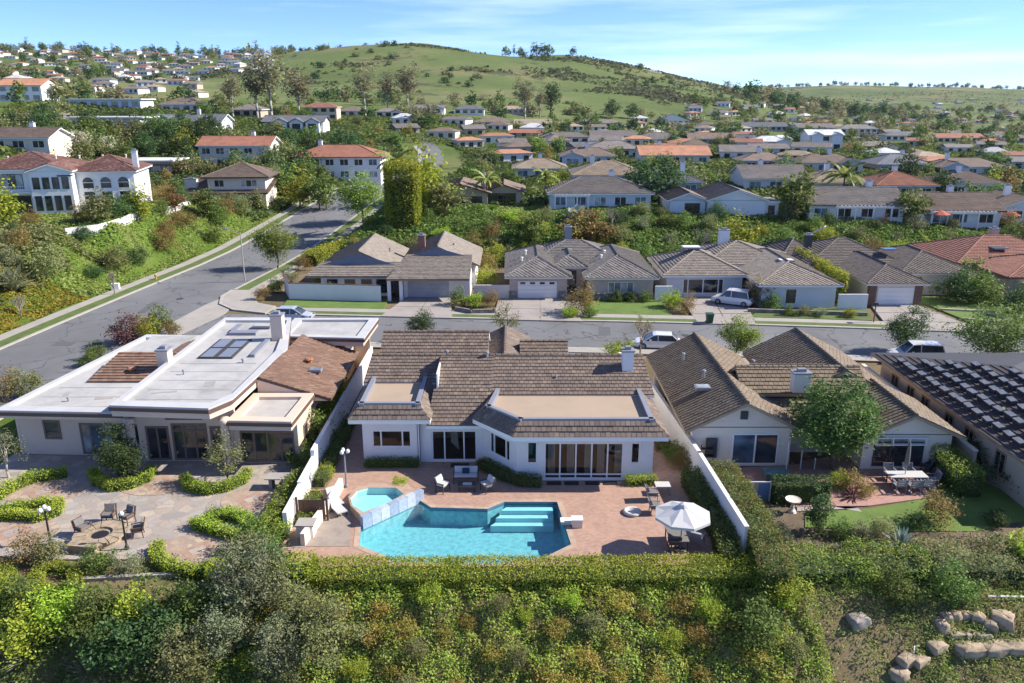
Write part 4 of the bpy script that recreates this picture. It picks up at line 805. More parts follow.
def gen(u, v, wpx, label, roof='grey', wall='white', form='hip', st=1, rz=0.0, dep=11.0, name='house', group=None, y=None, nwin=None, pitch=0.36, chim=True, hk=1.0):
    x, yy, z = onT(u, v) if y is None else D(u, v, y)
    f = depth_of((x, yy, z)); Wm = wpx*f/FPX/max(0.6, math.cos(rz)); h = 2.75*st*hk; far = yy > 250
    tile = (0.9, 0.42, 0.07) if yy < 190 else None
    H = House(name, label, (x, yy, z), rz if rz else 1e-9, WL[wall], RF[roof], M_white if wall != 'white' else RF[roof], tile=tile, group=group, ridge=yy < 330)
    FOOT.append((x, yy+dep/2, max(Wm/2, dep/2)+0.5)); NAMED.append((x, yy+dep/2, label)); w2 = Wm/2; nw_ = nwin or max(2, int(Wm/3.2))
    if form == 'hip': H.block(-w2, w2, 0, dep, h, 'hip', 'x' if Wm > dep else 'y', pitch, 0.6, z0=-3)
    elif form == 'gable': H.block(-w2, w2, 0, dep, h, 'gable', 'x', pitch, 0.6, z0=-3)
    elif form == 'front': H.block(-w2, w2, 0, dep, h, 'gable', 'y', pitch, 0.6, z0=-3)
    elif form == 'flat': H.block(-w2, w2, 0, dep, h, 'flat', z0=-3, ov=0.7)
    elif form in ('wingL', 'wingR'):
        s = -1 if form == 'wingL' else 1; H.block(-w2, w2, 1.6, dep, h, 'hip', 'x', pitch, 0.6, z0=-3); a, b = sorted((s*w2, s*w2*0.25)); H.block(a, b, 0, dep*0.8, h-0.05, 'gable', 'y', pitch, 0.5, z0=-3)
    elif form == 'twin':
        H.block(-w2, w2, 1.5, dep, h, 'gable', 'x', pitch, 0.6, z0=-3)
        for a, b in ((-w2*0.85, -w2*0.25), (w2*0.3, w2*0.9)): H.block(a, b, 0, dep*0.6, h-0.05, 'gable', 'y', pitch*1.3, 0.4, z0=-3)
    elif form == 'triple':
        H.block(-w2, w2, 2.0, dep, h, 'gable', 'x', pitch, 0.6, z0=-3)
        for k in range(3): a = -w2+Wm*(0.2+0.8*k/3); H.block(a, a+Wm*0.22, 0, dep*0.6, h-0.05, 'gable', 'y', pitch*1.3, 0.35, z0=-3)
    yf = {'wingL': 1.6, 'wingR': 1.6, 'twin': 1.5, 'triple': 2.0}.get(form, 0.0)
    for s_ in range(st):
        zb = 2.75*hk*s_; windows_front(H, (-w2, yf), (w2, yf), zb+0.7, zb+2.2, nw_, far)
    if form == 'wingL': windows_front(H, (-w2, 0), (-w2*0.25, 0), 0.6, 2.2, 1, far)
    if form == 'wingR': windows_front(H, (w2*0.25, 0), (w2, 0), 0.6, 2.2, 1, far)
    if form == 'twin':
        for a, b in ((-w2*0.85, -w2*0.25), (w2*0.3, w2*0.9)): windows_front(H, (a, 0), (b, 0), 0.6, 2.3, 1, far)
    if form == 'triple':
        for k in range(3): a = -w2+Wm*(0.2+0.8*k/3); windows_front(H, (a, 0), (a+Wm*0.22, 0), 0.6, 2.2, 1, far)
    if chim and not far and form != 'flat': H.chimney(rnd.uniform(-w2*0.6, w2*0.6), dep*0.55, h, h+dep*pitch*0.5+1.2, 0.9, 0.8, M_white)
    H.finish(); return H, (x, yy, z), Wm
# --- white mansion

H = House('white_mansion', 'white two-storey mansion with mottled red tile roof and arched windows above the road', (D(66, 216, 113)[0]-0.6, 116, D(66, 216, 113)[2]), R(12), M_white, T_brick, M_white, tile=(0.4, 0.42, 0.08))
FOOT.append((-68, 117, 14))
H.block(-12.5, -0.5, 0, 12, 6.9, 'hip', 'x', 0.34, 0.6, z0=-3); H.block(0.2, 9.4, 1.2, 12, 6.3, 'hip', 'x', 0.36, 0.6, z0=-3); H.block(-5.0, 0.9, -1.2, 8, 6.6, 'gable', 'y', 0.33, 0.4, z0=-3)
A = ((-12.5, 0), (-5.0, 0)); B = ((-5.0, -1.2), (0.9, -1.2)); Cc = ((0.9, 1.2), (9.4, 1.2))
H.window(*A, 2.0, 6.2, 3.9, 6.2, n=4, frame=M_dark, glass=[M_glass, M_curtain]); H.window(*A, 2.4, 6.9, 0.3, 2.9, n=2, frame=M_black)
for k in range(4): H.window(*B, 0.35+k*1.38, 1.35+k*1.38, 3.9, 5.7, frame=M_dark, hbar=4.9); H.window(*B, 0.35+k*1.38, 1.35+k*1.38, 0.6, 2.9, frame=M_dark, hbar=2.3)
for k in range(3): H.window(*Cc, 0.8+k*2.6, 2.5+k*2.6, 3.6, 4.6, frame=M_white, arch=True); H.window(*Cc, 0.8+k*2.6, 2.5+k*2.6, 0.5, 3.2, frame=M_white, hbar=2.5)
bal = MB().box(-12, -5.1, -1.1, 0, 3.3, 3.5); [bal.tube((x, -1.0, 3.5), (x, -1.0, 4.4), 0.025, 0.025, 4) for x in np.arange(-11.9, -5.2, 0.3)]; bal.box(-12, -5.1, -1.03, -0.97, 4.4, 4.45)
H.part(bal, 'balcony', M_white); H.part(MB().box(-1.0, 1.2, -1.45, -1.25, 5.8, 6.0), 'wall_lamp', M_black); H.chimney(9.2, 4.5, 6.0, 9.2, 0.8, 0.8, M_white)
for k in range(6): H.vent(-10+k*3.5, 6, 8.2, 0.13, 0.25, M_cream)
H.finish().scale = (0.92, 0.92, 0.92)
# --- two-storey house with low brown hip roof
x, y, z = D(232, 207, 150)
H = House('brown_hip_house', 'cream two-storey house with wide brown hip roof above the green bank', (x, y, z), R(4), M_cream, RF['brown'], M_fascia, tile=(0.9, 0.42, 0.07)); FOOT.append((x, y+5, 9))
H.block(-4.0, 6.5, 0, 10, 5.6, 'hip', 'x', 0.36, 0.9, z0=-3); H.block(-7.5, 6.8, -1.6, 8, 2.7, 'shed', 'x', 0.18, 0.5, z0=-3)
H.window((-4, 0), (6.5, 0), 1.2, 3.0, 3.7, 5.0, n=2); H.window((-4, 0), (6.5, 0), 6.0, 9.0, 3.7, 5.0, n=3, glass=[M_curtain, M_glass])
H.window((-7.5, -1.6), (6.8, -1.6), 6.0, 8.5, 0.2, 2.3, n=2, frame=M_brownwood); H.window((-7.5, -1.6), (6.8, -1.6), 9.5, 13.0, 0.2, 2.3, n=3, glass=M_curtain)
H.chimney(-7.6, 2.2, -1, 5.0, 2.2, 1.2, M_cream); H.finish()
GEN = [
 (20, 153, 60, 'brown-roofed low house directly behind the white mansion', 'brown', 'cream', 'gable', 1, 0.0, 9),
 (236, 170, 70, 'two-storey house with orange-red gable roof and white chimney', 'red', 'cream', 'gable', 2, 0.0, 10),
 (338, 181, 86, 'white villa with red hip roofs beside the bend of the road', 'red', 'white', 'hip', 2, 0.0, 12),
 (600, 210, 100, 'white glassy ranch house with grey hip roof on the terrace edge', 'grey', 'blue', 'hip', 1, 0.0, 11),
 (610, 190, 70, 'tan-roofed house behind the glassy ranch house', 'tan', 'cream', 'hip', 1, 0.0, 12),
 (855, 222, 92, 'long white house with grey roof and pergola terrace', 'grey', 'white', 'gable', 1, -0.06, 11),
 (958, 228, 78, 'white house with brown roof, gabled dormer and red parasols', 'brown', 'white', 'gable', 1, -0.06, 11),
 (1026, 224, 50, 'tan-roofed house cut by the right edge above the bank', 'tan', 'blue', 'front', 1, -0.05, 10),
 (670, 197, 60, 'dark low house behind the big plain gable', 'slate', 'grey', 'hip', 1, 0.0, 11),
 (775, 193, 62, 'pale grey roofed house behind the round hedge tree', 'grey', 'pale', 'gable', 1, 0.0, 11),
 (840, 197, 56, 'tan roofed house behind the long white house', 'tan', 'cream', 'hip', 1, 0.0, 11),
 (905, 200, 58, 'red roofed house behind the brown dormer house', 'red', 'tan', 'hip', 1, 0.0, 11),
 (975, 198, 60, 'brown-grey roofed house near the right edge', 'brown', 'cream', 'wingL', 1, 0.0, 11),
 (675, 166, 68, 'long house with bright orange tile roof', 'orange', 'cream', 'gable', 1, 0.0, 11),
 (590, 167, 56, 'blue-gabled brown house in the middle of the valley', 'brown', 'blue', 'wingL', 1, 0.0, 11),
 (540, 180, 52, 'tan roofed house behind the wooden gable', 'tan', 'cream', 'hip', 1, 0.0, 10),
 (615, 158, 52, 'grey roofed house next to the orange roof', 'grey', 'white', 'hip', 1, 0.0, 11),
 (768, 172, 46, 'brown cottage among olive trees', 'brown', 'tan', 'wingR', 1, 0.0, 10),
 (832, 174, 60, 'brown house with white front gable', 'brown', 'cream', 'wingR', 1, 0.0, 11),
 (903, 175, 52, 'dark roofed tan house between dark trees', 'slate', 'tan', 'hip', 1, 0.0, 11),
 (975, 178, 66, 'brown roofed house with a blue gable end', 'brown', 'blue', 'wingL', 1, 0.0, 11),
 (566, 145, 48, 'grey gabled house with a pale front below the hill', 'grey', 'white', 'wingL', 1, 0.0, 10),
 (660, 146, 44, 'long pale bungalow above the orange roof', 'grey', 'pale', 'hip', 1, 0.0, 10),
 (613, 143, 44, 'grey bungalow left of a long pale bungalow', 'grey', 'white', 'gable', 1, 0.0, 10),
 (712, 146, 46, 'dark bungalow with wide eaves', 'brown', 'grey', 'gable', 1, 0.0, 10),
 (772, 150, 36, 'white split-level house with tall chimney', 'white', 'white', 'wingR', 1, 0.0, 10),
 (826, 151, 34, 'white two-storey house with twin gables', 'white', 'white', 'twin', 2, 0.0, 10),
 (874, 153, 46, 'white house with low grey roof on the green rise', 'grey', 'white', 'wingR', 1, 0.0, 10),
 (600, 128, 44, 'small pale house in the top row left of the meadow', 'grey', 'white', 'hip', 1, 0.0, 10),
 (672, 125, 34, 'white A-shaped gable house under the scrub hill', 'tan', 'white', 'front', 1, 0.0, 11),
 (762, 131, 50, 'long dark lodge under the scrub hill', 'slate', 'grey', 'gable', 1, 0.0, 11),
 (815, 138, 36, 'grey two-storey house near the valley road', 'grey', 'cream', 'gable', 2, 0.0, 10),
 (858, 139, 36, 'pale blue two-storey house', 'grey', 'blue', 'hip', 2, 0.0, 10),
 (905, 141, 40, 'slate roofed white house right of the pale blue one', 'slate', 'white', 'hip', 1, 0.0, 10),
 (960, 143, 46, 'pink-roofed long house at the right', 'red', 'pink', 'gable', 1, 0.0, 10),
 (1015, 143, 30, 'dark roofed house at the right edge of the valley', 'brown', 'tan', 'hip', 1, 0.0, 10),
 (533, 130, 36, 'tan house with orange trim in the upper valley', 'tan', 'pink', 'gable', 1, 0.0, 10),
 (492, 128, 34, 'small house with dark roof left of the upper meadow', 'brown', 'cream', 'hip', 1, 0.0, 10),
 (425, 114, 38, 'white house with two gables at the foot of the hill', 'grey', 'white', 'twin', 1, 0.0, 10),
 (469, 115, 30, 'dark roofed white cottage at the foot of the hill', 'slate', 'white', 'hip', 1, 0.0, 9),
 (510, 114, 28, 'pinkish house beside the tall eucalyptus below the hill', 'tan', 'pink', 'hip', 1, 0.0, 9),
 (320, 120, 34, 'pink villa under the tall eucalyptus', 'red', 'pink', 'hip', 2, 0.0, 9),
 (352, 117, 26, 'brown cottage between eucalyptus trunks', 'brown', 'cream', 'hip', 1, 0.0, 9),
 (388, 118, 26, 'grey cottage right of the eucalyptus pair', 'grey', 'white', 'wingR', 1, 0.0, 9),
 (21, 102, 44, 'white two-storey villa with orange roof at the left edge', 'orange', 'white', 'gable', 2, 0.0, 12),
 (105, 109, 72, 'long flat-roofed pavilion with white columns', 'white', 'blue', 'flat', 1, 0.0, 10),
 (104, 130, 74, 'long low house with pale flat roof', 'white', 'blue', 'flat', 1, 0.0, 10),
 (22, 127, 50, 'flat-roofed modern house at the left edge', 'grey', 'white', 'flat', 1, 0.0, 10),
 (186, 132, 68, 'blue-grey house with white twin gables', 'slate', 'blue', 'twin', 1, 0.0, 11),
 (292, 132, 60, 'white house with three gables on the ridge', 'slate', 'white', 'triple', 1, 0.0, 11),
 (182, 113, 40, 'brown hip-roofed house beneath the meadow', 'brown', 'cream', 'hip', 1, 0.0, 11),
 (247, 118, 28, 'small house hidden by the dark eucalyptus', 'grey', 'tan', 'hip', 1, 0.0, 9),
 (150, 175, 46, 'low house with orange pergola front', 'white', 'pink', 'flat', 1, 0.0, 8),
]
for g in GEN: gen(g[0], g[1], g[2], g[3], g[4], g[5], g[6], g[7], g[8], g[9], name='two_storey_house' if g[7] > 1 else 'bungalow')
# --- wooden gable lodge on the terrace
x, y, z = onT(476, 208)
H = House('gable_lodge', 'brown timber lodge with glazed gable on the terrace edge', (x, y, z), 1e-9, M_tan, RF['brown'], M_brownwood, tile=(0.9, 0.42, 0.07)); FOOT.append((x, y+5, 9))
H.block(-7.5, 2.0, 0, 10, 2.6, 'gable', 'y', 0.3, 0.8, z0=-3); H.block(1.5, 8.0, 2.0, 10, 2.6, 'gable', 'y', 0.33, 0.8, z0=-3)
H.window((-7.5, 0), (2, 0), 0.5, 5.6, 0.3, 2.3, n=4, frame=M_brownwood); H.window((-7.5, 0), (2, 0), 6.5, 8.6, 0.8, 2.0, frame=M_brownwood); H.window((1.5, 2), (8, 2), 0.6, 5.5, 0.2, 2.3, n=3, frame=M_brownwood)
H.chimney(1.2, 4, 2.5, 5.6, 0.8, 0.8, M_white); H.finish()
# --- plain white gable and small blue gable
x, y, z = onT(736, 217)
H = House('plain_gable_house', 'big windowless pale gable wall on the edge of the bank', (x, y, z), 1e-9, M_wall, RF['grey'], M_white, tile=(0.9, 0.42, 0.07)); FOOT.append((x, y+5, 8))
H.block(-4.7, 4.7, 0, 12, 2.7, 'gable', 'y', 0.33, 0.4, z0=-3); H.block(4.9, 7.0, 0.6, 6, 2.2, 'flat', z0=-3, ov=0.2); H.window((4.9, 0.6), (7, 0.6), 0.3, 1.6, 0.2, 1.9, frame=M_white); H.finish()
x, y, z = onT(690, 216)
H = House('small_gable_house', 'small pale blue gable house left of the plain pale gable', (x, y, z), 1e-9, M_bluewall, RF['brown'], M_white, tile=(0.9, 0.42, 0.07)); FOOT.append((x, y+5, 5))
H.block(-3.2, 2.6, 0.8, 11, 2.4, 'gable', 'y', 0.36, 0.6, z0=-3); H.window((-3.2, 0.8), (2.6, 0.8), 2.4, 4.9, 0.2, 1.9, n=2, frame=M_dark); H.finish()
# --- dormer and pergola of the brown-roofed white house, pergola of the long white house
def pergola(u0, u1, v, label, mat=M_white, hgt=2.5, dp=2.6):
    x0, y0, z0 = onT((u0+u1)/2, v); f = depth_of((x0, y0, z0)); w = (u1-u0)*f/FPX; r = thing('pergola', label, 'pergola', (x0, y0, z0))
    n = max(3, int(w/2.2))
    for k in range(n+1):
        X = -w/2+w*k/n; MB().box(X-0.11, X+0.11, -0.1, 0.12, -1, hgt).build('post', mat, r)
    MB().box(-w/2-0.3, w/2+0.3, -0.12, 0.14, hgt, hgt+0.28).build('beam', mat, r); m = int(w/0.6)
    for k in range(m+1): X = -w/2+w*k/m; MB().box(X-0.05, X+0.05, -0.5, dp, hgt+0.285, hgt+0.42).build('rafter', mat, r)
pergola(836, 890, 224.5, 'white pergola along the terrace of the long white house'); pergola(930, 992, 230, 'white pergola before the brown-roofed dormer house'); pergola(140, 185, 176.5, 'orange-tan pergola between mansion and red-roofed house', M_terra, 2.3, 2)
pergola(555, 588, 211, 'white glazed porch frame of the grey-roofed ranch', M_white, 2.4, 2.0)
# --- distant houses
tiny = {}
def tiny_house(k):
    if k in tiny: return tiny[k]
    r_ = random.Random(k); w, d, h = r_.uniform(8, 12), r_.uniform(7, 9.5), r_.choice([2.5, 2.8, 3.0]); ov = 0.5; p = r_.uniform(0.25, 0.4)
    wm = MB().box(-w/2, w/2, 0, d, -4, h); zr = h+d/2*p; rmb = MB()
    rmb.add([(-w/2-ov, -ov, h-0.1), (w/2+ov, -ov, h-0.1), (w/2+ov-(k % 2)*d/2, d/2, zr), (-w/2-ov+(k % 2)*d/2, d/2, zr), (-w/2-ov, d+ov, h-0.1), (w/2+ov, d+ov, h-0.1)], [(0, 1, 2, 3), (5, 4, 3, 2), (4, 0, 3), (1, 5, 2), (0, 4, 5, 1)])
    wi = MB(); n = int(w/3)
    for i in range(n): c = -w/2+w*(i+0.5)/n; wi.box(c-0.8, c+0.8, -0.06, 0.1, 0.7, 2.2)
    wn_ = ['white', 'cream', 'tan', 'pale', 'blue', 'white'][k % 6]; rn = ['grey', 'tan', 'red', 'brown', 'slate', 'white', 'grey', 'orange'][k % 8]
    o = [b.build(nm, mt) for b, nm, mt in ((wm, 'wall', WL[wn_]), (rmb, 'roof', RF[rn]), (wi, 'window', M_glass))]; tiny[k] = [q.data for q in o]
    for q in o: bpy.data.objects.remove(q)
    return tiny[k]
def put_tiny(x, y, label, group, k):
    z = z1(x, y); r = thing('distant_house', label, 'house', (x, y, z), rnd.uniform(-0.5, 0.5), group)
    for me, nm in zip(tiny_house(k), ('wall', 'roof', 'window')):
        q = obj(nm, me, r)
        if nm == 'window': q['kind'] = 'stuff'
    FOOT.append((x, y+4, 7))
def scatter_tiny(n, us, vs, label, group, mind, seed):
    r_ = random.Random(seed); got = []; tries = 0
    while len(got) < n and tries < n*30:
        tries += 1; u = r_.uniform(*us); v = r_.uniform(*vs); x, y, z = onT(u, v)
        if y < 235 or y > 2000: continue
        if any((x-f[0])**2+(y-f[1])**2 < (f[2]+7)**2 for f in FOOT) or abs(x-rx(y)) < 14 and y < 300: continue
        if any((x-a)**2+(y-b)**2 < mind**2 for a, b in got): continue
        k = r_.randrange(24); got.append((x, y)); cs = (['white', 'cream', 'tan', 'pale', 'blue', 'white'][k % 6], ['grey', 'tan', 'red', 'brown', 'slate', 'white', 'grey', 'orange'][k % 8])
        put_tiny(x, y, label % cs, group+', %s with %s roof' % cs, k)
scatter_tiny(110, (-10, 270), (50, 76), 'tiny %s house with %s roof in the town on the far left hillside', 'houses on the far left hillside', 17, 1)
scatter_tiny(22, (10, 200), (78, 98), '%s house with %s roof among trees below the hillside town', 'houses below the hillside town', 20, 2)
scatter_tiny(48, (800, 1034), (100, 132), 'small %s house with %s roof in the far valley below the green ridge', 'houses in the far right valley', 22, 3)
scatter_tiny(26, (690, 830), (104, 135), 'small %s house with %s roof between the scrub hill and the far valley', 'houses beside the scrub hill', 20, 4)
scatter_tiny(64, (400, 1030), (122, 180), 'low %s house with %s roof half hidden by trees in the middle valley', 'half hidden valley houses', 15, 5)
# ================================================================== pool court
pool = [g2(359.5, 546), g2(387, 557), (-6.2, 35.95), (-1.0, 35.75), (1.6, 36.3), g2(571, 545), g2(557, 502.5), g2(504.5, 502.5), g2(487.5, 509.5), g2(431, 508), g2(419, 500.5), g2(361, 527)]
def offset_poly(P, d):
    n = len(P); ar = sum(P[i][0]*P[(i+1) % n][1]-P[(i+1) % n][0]*P[i][1] for i in range(n)); s = 1 if ar > 0 else -1; out = []
    for i in range(n):
        a, b, c = Vector(P[i-1]), Vector(P[i]), Vector(P[(i+1) % n]); e1 = (b-a).normalized(); e2 = (c-b).normalized()
        n1 = Vector((e1.y, -e1.x))*s; n2 = Vector((e2.y, -e2.x))*s; m = (n1+n2).normalized(); out.append(tuple(b+m*d/max(0.45, m.dot(n1))))
    return out
def holed_sheet(name, outer, holes, z, mat, kind='structure'):
    polys = [[Vector((*p, z)) for p in outer]]+[[Vector((*p, z)) for p in h] for h in holes]; tri = tessellate_polygon(polys); vs = [v for p in polys for v in p]
    mb = MB().add(vs, [t for t in tri]); o = mb.build(name, mat, kind=kind); 
    for p in o.data.polygons:
        if p.normal.z < 0: p.flip()
    return o
spa = [g2(350, 499, 0.45), g2(357, 491.5, 0.45), g2(368, 488.5, 0.45), g2(396, 488.5, 0.45), g2(404, 495, 0.45), g2(383, 506, 0.45), g2(363, 513, 0.45), g2(352, 506, 0.45)]
deck_out = [(-12.3, 35.2), (11.6, 35.2), (11.2, 47), (10.4, 62), (-12.2, 62), (-12.4, 47)]
holed_sheet('patio', deck_out, [pool], 0.03, M_brick)
cop = offset_poly(pool, 0.32); holed_sheet('pool_coping', cop, [pool], 0.045, M_coping)
M_plaster = plain('pool_plaster', (0.3, 0.56, 0.61), 0.7, 0.3, 3.4, 0.0); M_step = plain('pool_step', (0.55, 0.8, 0.82), 0.7, 0.1); M_rim = plain('waterline_tile', (0.08, 0.2, 0.3), 0.3, 0.2, 4)  # plaster mottling paints in the rippling light thrown by the water
r = thing('swimming_pool', 'turquoise swimming pool with corner steps in the brick patio', 'pool', (-3, 39, 0)); o_ = (-3, 39, 0)
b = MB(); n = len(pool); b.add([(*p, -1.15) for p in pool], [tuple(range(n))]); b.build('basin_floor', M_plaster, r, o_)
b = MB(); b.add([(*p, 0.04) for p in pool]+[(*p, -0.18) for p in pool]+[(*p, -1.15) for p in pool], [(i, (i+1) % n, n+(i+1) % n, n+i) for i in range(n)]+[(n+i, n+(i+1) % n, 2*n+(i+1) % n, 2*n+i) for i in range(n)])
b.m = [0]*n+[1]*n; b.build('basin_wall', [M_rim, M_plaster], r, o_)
st = [g2(557, 502.5), g2(504.5, 502.5), g2(487.5, 509.5)]
for k in range(3):
    y1 = 42.1; d = 0.42*(k+1); MB().prism([(-0.35-0.3*(k+1), y1-d), (2.42, y1-d), (2.42, y1-d+0.415), (-0.35-0.3*k, y1-d+0.415)], -1.14, -0.2-0.26*k).build('pool_step', M_step, r, o_)
M_water = clearmat('pool_water', (0.72, 0.97, 0.99), ior=1.33, wave=0.6, wscale=3.2)
b = MB().add([(*p, -0.1) for p in pool], [tuple(range(n))]); w = b.build('water', M_water, r, o_)
for p in w.data.polygons:
    if p.normal.z < 0: p.flip()
# spa with its raised surround and spill wall
r = thing('spa', 'raised octagonal spa with stone rim and blue mosaic spill wall', 'spa', (-9, 41, 0)); o_ = (-9, 41, 0)
so = [(p[0]+(p[0]+9.0)*0.28, p[1]+(p[1]-41.2)*0.3) for p in spa]; so[5] = g2(398, 503, 0.45); so[6] = g2(363, 518, 0.45); so[4] = g2(417, 493, 0.45)
MB().ring(so, spa, 0.0, 0.5).build('spa_rim', M_coping, r, o_)
ns = len(spa); si = offset_poly(spa, -0.03); b = MB().add([(*p, 0.49) for p in si]+[(*p, 0.06) for p in si], [(i, (i+1) % ns, ns+(i+1) % ns, ns+i) for i in range(ns)]+[tuple(range(ns, 2*ns))]); b.build('spa_basin', plain('spa_plaster', (0.6, 0.8, 0.78), 0.7, 0.08), r, o_)
w = MB().add([(*p, 0.38) for p in spa], [tuple(range(ns))]).build('water', M_water, r, o_)
for p in w.data.polygons:
    if p.normal.z < 0: p.flip()
A, B = Vector((*g2(361, 526), 0)), Vector((*g2(422, 498), 0)); t = (B-A).normalized(); q = Vector((-t.y, t.x, 0))
M_mosaic = pavemat('blue_mosaic', [(0.3, 0.4, 0.56), (0.52, 0.6, 0.72)], 1.0, 'brick', (0.3, 0.37, 0.48), bw=0.35, bh=0.25)
for k in range(7):
    f0, f1 = k/7, (k+1)/7-0.004; P0, P1 = A.lerp(B, f0)-q*0.22, A.lerp(B, f1)-q*0.22
    MB().prism([P0.to_2d(), P1.to_2d(), (P1+q*0.3).to_2d(), (P0+q*0.3).to_2d()], -0.16, 0.62+0.01*(k % 2)).build('spill_wall_panel', plain('mosaic_%d' % (k % 3), [(0.34, 0.42, 0.55), (0.45, 0.53, 0.64), (0.56, 0.6, 0.66)][k % 3], 0.35, 0.2, 5, fine=25), r, o_)
# low white wall and steps by the side deck, wood deck, gate, pots
sheet('side_deck', [g2(300, 547), g2(350, 547), g2(352, 505), g2(333, 505)], 0.05, plain('weathered_deck_wood', (0.36, 0.3, 0.25), 0.85, 0.2, 1.5))
wallpiece('low_wall', 'low white wall between the spa deck and the side gate', [g2(304, 545), g2(331, 508), g2(341, 490)], 0, 0.75, M_cream, th=0.25)
r = thing('side_gate', 'dark brown wooden gate at the end of the white fence', 'gate', g2(313, 521)+(0,)); x0, y0 = g2(313, 521)
for k in range(5): MB().box(-0.75+k*0.3, -0.47+k*0.3, -0.03, 0.03, 0.1, 1.35).build('board', M_brownwood, r)
MB().box(-0.8, 0.8, -0.07, -0.035, 0.3, 0.42).build('rail', M_brownwood, r)
for x in (-0.85, 0.85): MB().box(x-0.06, x+0.06, -0.06, 0.06, 0, 1.5).build('post', M_brownwood, r)
sheet('side_slab', [g2(293, 548), g2(305, 548), g2(325, 522), g2(303, 522)], 0.04, M_conc)
x0, y0 = g2(307, 535); r = thing('filter_box', 'pale grey pool equipment box beside the brown gate', 'box', (x0, y0, 0.04)); MB().box(-0.45, 0.45, -0.4, 0.4, 0, 0.7).build('body', M_white, r); MB().box(-0.5, 0.5, -0.45, 0.45, 0.7, 0.78).build('lid', M_conc, r)
# boundaries
fpts = [g2(293, 503), g2(312, 472), g2(326, 447), g2(345, 425), g2(358, 400), g2(374, 372)]; hts = [1.4, 1.5, 1.9, 1.9, 1.8]
r = thing('white_fence', 'stepped white stucco fence between the flat-roofed house and the pool court', 'fence', (-12.5, 45, 0))
FX = [(-12.35, 38.6), (-12.4, 42.0), (-12.45, 45.5), (-12.5, 50.0), (-12.5, 56), (-12.5, 67.5)]
for (a, b_), (c, d), h in zip(FX[:-1], FX[1:], hts): MB().box(min(a, c)-0.1, max(a, c)+0.1, b_+0.005, d, 0, h).build('fence_panel', M_white, r, (-12.5, 45, 0))
wallpiece('boundary_wall', 'long pale stucco wall between the pool court and the gabled house', [(12.0, 36.2), (11.6, 45), (10.35, 62.5)], 0, 1.95, M_wall, th=0.18, coping=M_wall)
wallpiece('boundary_wall', 'tan wall between the gabled house and the bare dark roof', [(28.9, 45.5), (28.9, 62)], 0, 1.9, M_tan, th=0.22, coping=M_cream)
sheet('side_path', [(10.6, 46.5), (12.0, 36.0), (28.7, 36.0), (28.7, 62), (10.6, 62)], 0.0, M_soil, 0.1)
# ------------------------------------------------------------------ garden furniture
def chair(name, label, loc, rz, frame, cush=None, group=None, w=0.6, arms=True, back=0.85):
    r = thing(name, label, 'chair', loc, rz, group)
    for sx in (-1, 1):
        MB().bar((sx*w/2, -0.26, 0), (sx*w/2, -0.26, 0.62 if arms else 0.4), 0.045, 0.045).build('leg', frame, r); MB().bar((sx*w/2, 0.3, 0), (sx*w/2, 0.26, 0.42), 0.045, 0.045).build('leg', frame, r)
        if arms: MB().bar((sx*w/2, -0.3, 0.63), (sx*w/2, 0.34, 0.63), 0.07, 0.04).build('armrest', frame, r)
    MB().box(-w/2, w/2, -0.28, 0.28, 0.38, 0.44).build('seat', frame, r)
    m = MB(); m.bar((-w/2, 0.28, 0.42), (-w/2, 0.42, back+0.1), 0.05, 0.05); m.bar((w/2, 0.28, 0.42), (w/2, 0.42, back+0.1), 0.05, 0.05)
    for k in range(4): zz = 0.5+k*(back-0.42)/3.4; m.bar((-w/2, 0.3+0.14*(zz-0.42)/0.5, zz), (w/2, 0.3+0.14*(zz-0.42)/0.5, zz), 0.03, 0.09)
    m.build('backrest', frame, r)
    if cush:
        MB().box(-w/2+0.03, w/2-0.03, -0.27, 0.25, 0.45, 0.57).build('seat_cushion', cush, r)
        m = MB(); m.bar((0, 0.22, 0.58), (0, 0.36, back+0.08), w-0.08, 0.12); m.build('back_cushion', cush, r)
    return r
def at(u, v, z=0.03): return G(u, v, z)
c = at(466, 489); chair('lounge_chair', 'white cushioned armchair left of the coffee table', at(443, 491), R(60), M_dark, M_fabric, w=0.7); chair('lounge_chair', 'white cushioned armchair right of the coffee table', at(487, 491), R(-60), M_dark, M_fabric, w=0.7)
lv = chair('loveseat', 'white cushioned loveseat with navy pillow against the house', at(466, 482), 0.0, M_dark, M_fabric, w=1.5); lv['category'] = 'sofa'
MB().box(-0.22, 0.22, 0.0, 0.12, 0.6, 0.92).build('pillow', M_navy, lv)
r = thing('coffee_table', 'small dark coffee table with white tray before the loveseat', 'table', at(467, 490)); MB().box(-0.55, 0.55, -0.3, 0.3, 0.34, 0.4).build('tabletop', M_dark, r)
for sx in (-1, 1):
    for sy in (-1, 1): MB().box(sx*0.48-0.03, sx*0.48+0.03, sy*0.24-0.03, sy*0.24+0.03, 0, 0.34).build('leg', M_dark, r)
MB().box(-0.25, 0.3, -0.15, 0.15, 0.4, 0.44).build('tray', M_fabric, r)
r = thing('door_mat', 'black door mat before the left sliding door', 'mat', (-3.4, 47.2, 0.03)); MB().box(-0.6, 0.6, -0.3, 0.3, 0.0, 0.02).build('mat', M_black, r)
for k, (x, lb) in enumerate(((2.6, 'left'), (3.7, 'second'), (5.0, 'third'), (6.1, 'right'))):
    r = thing('door_mat', 'dark mat before the five-pane glass doors, %s of four' % {'left': 'leftmost', 'right': 'rightmost'}.get(lb, lb+' from the left'), 'mat', (x, 44.7, 0.03)); MB().box(-0.45, 0.45, -0.25, 0.25, 0, 0.02).build('mat', M_black, r)
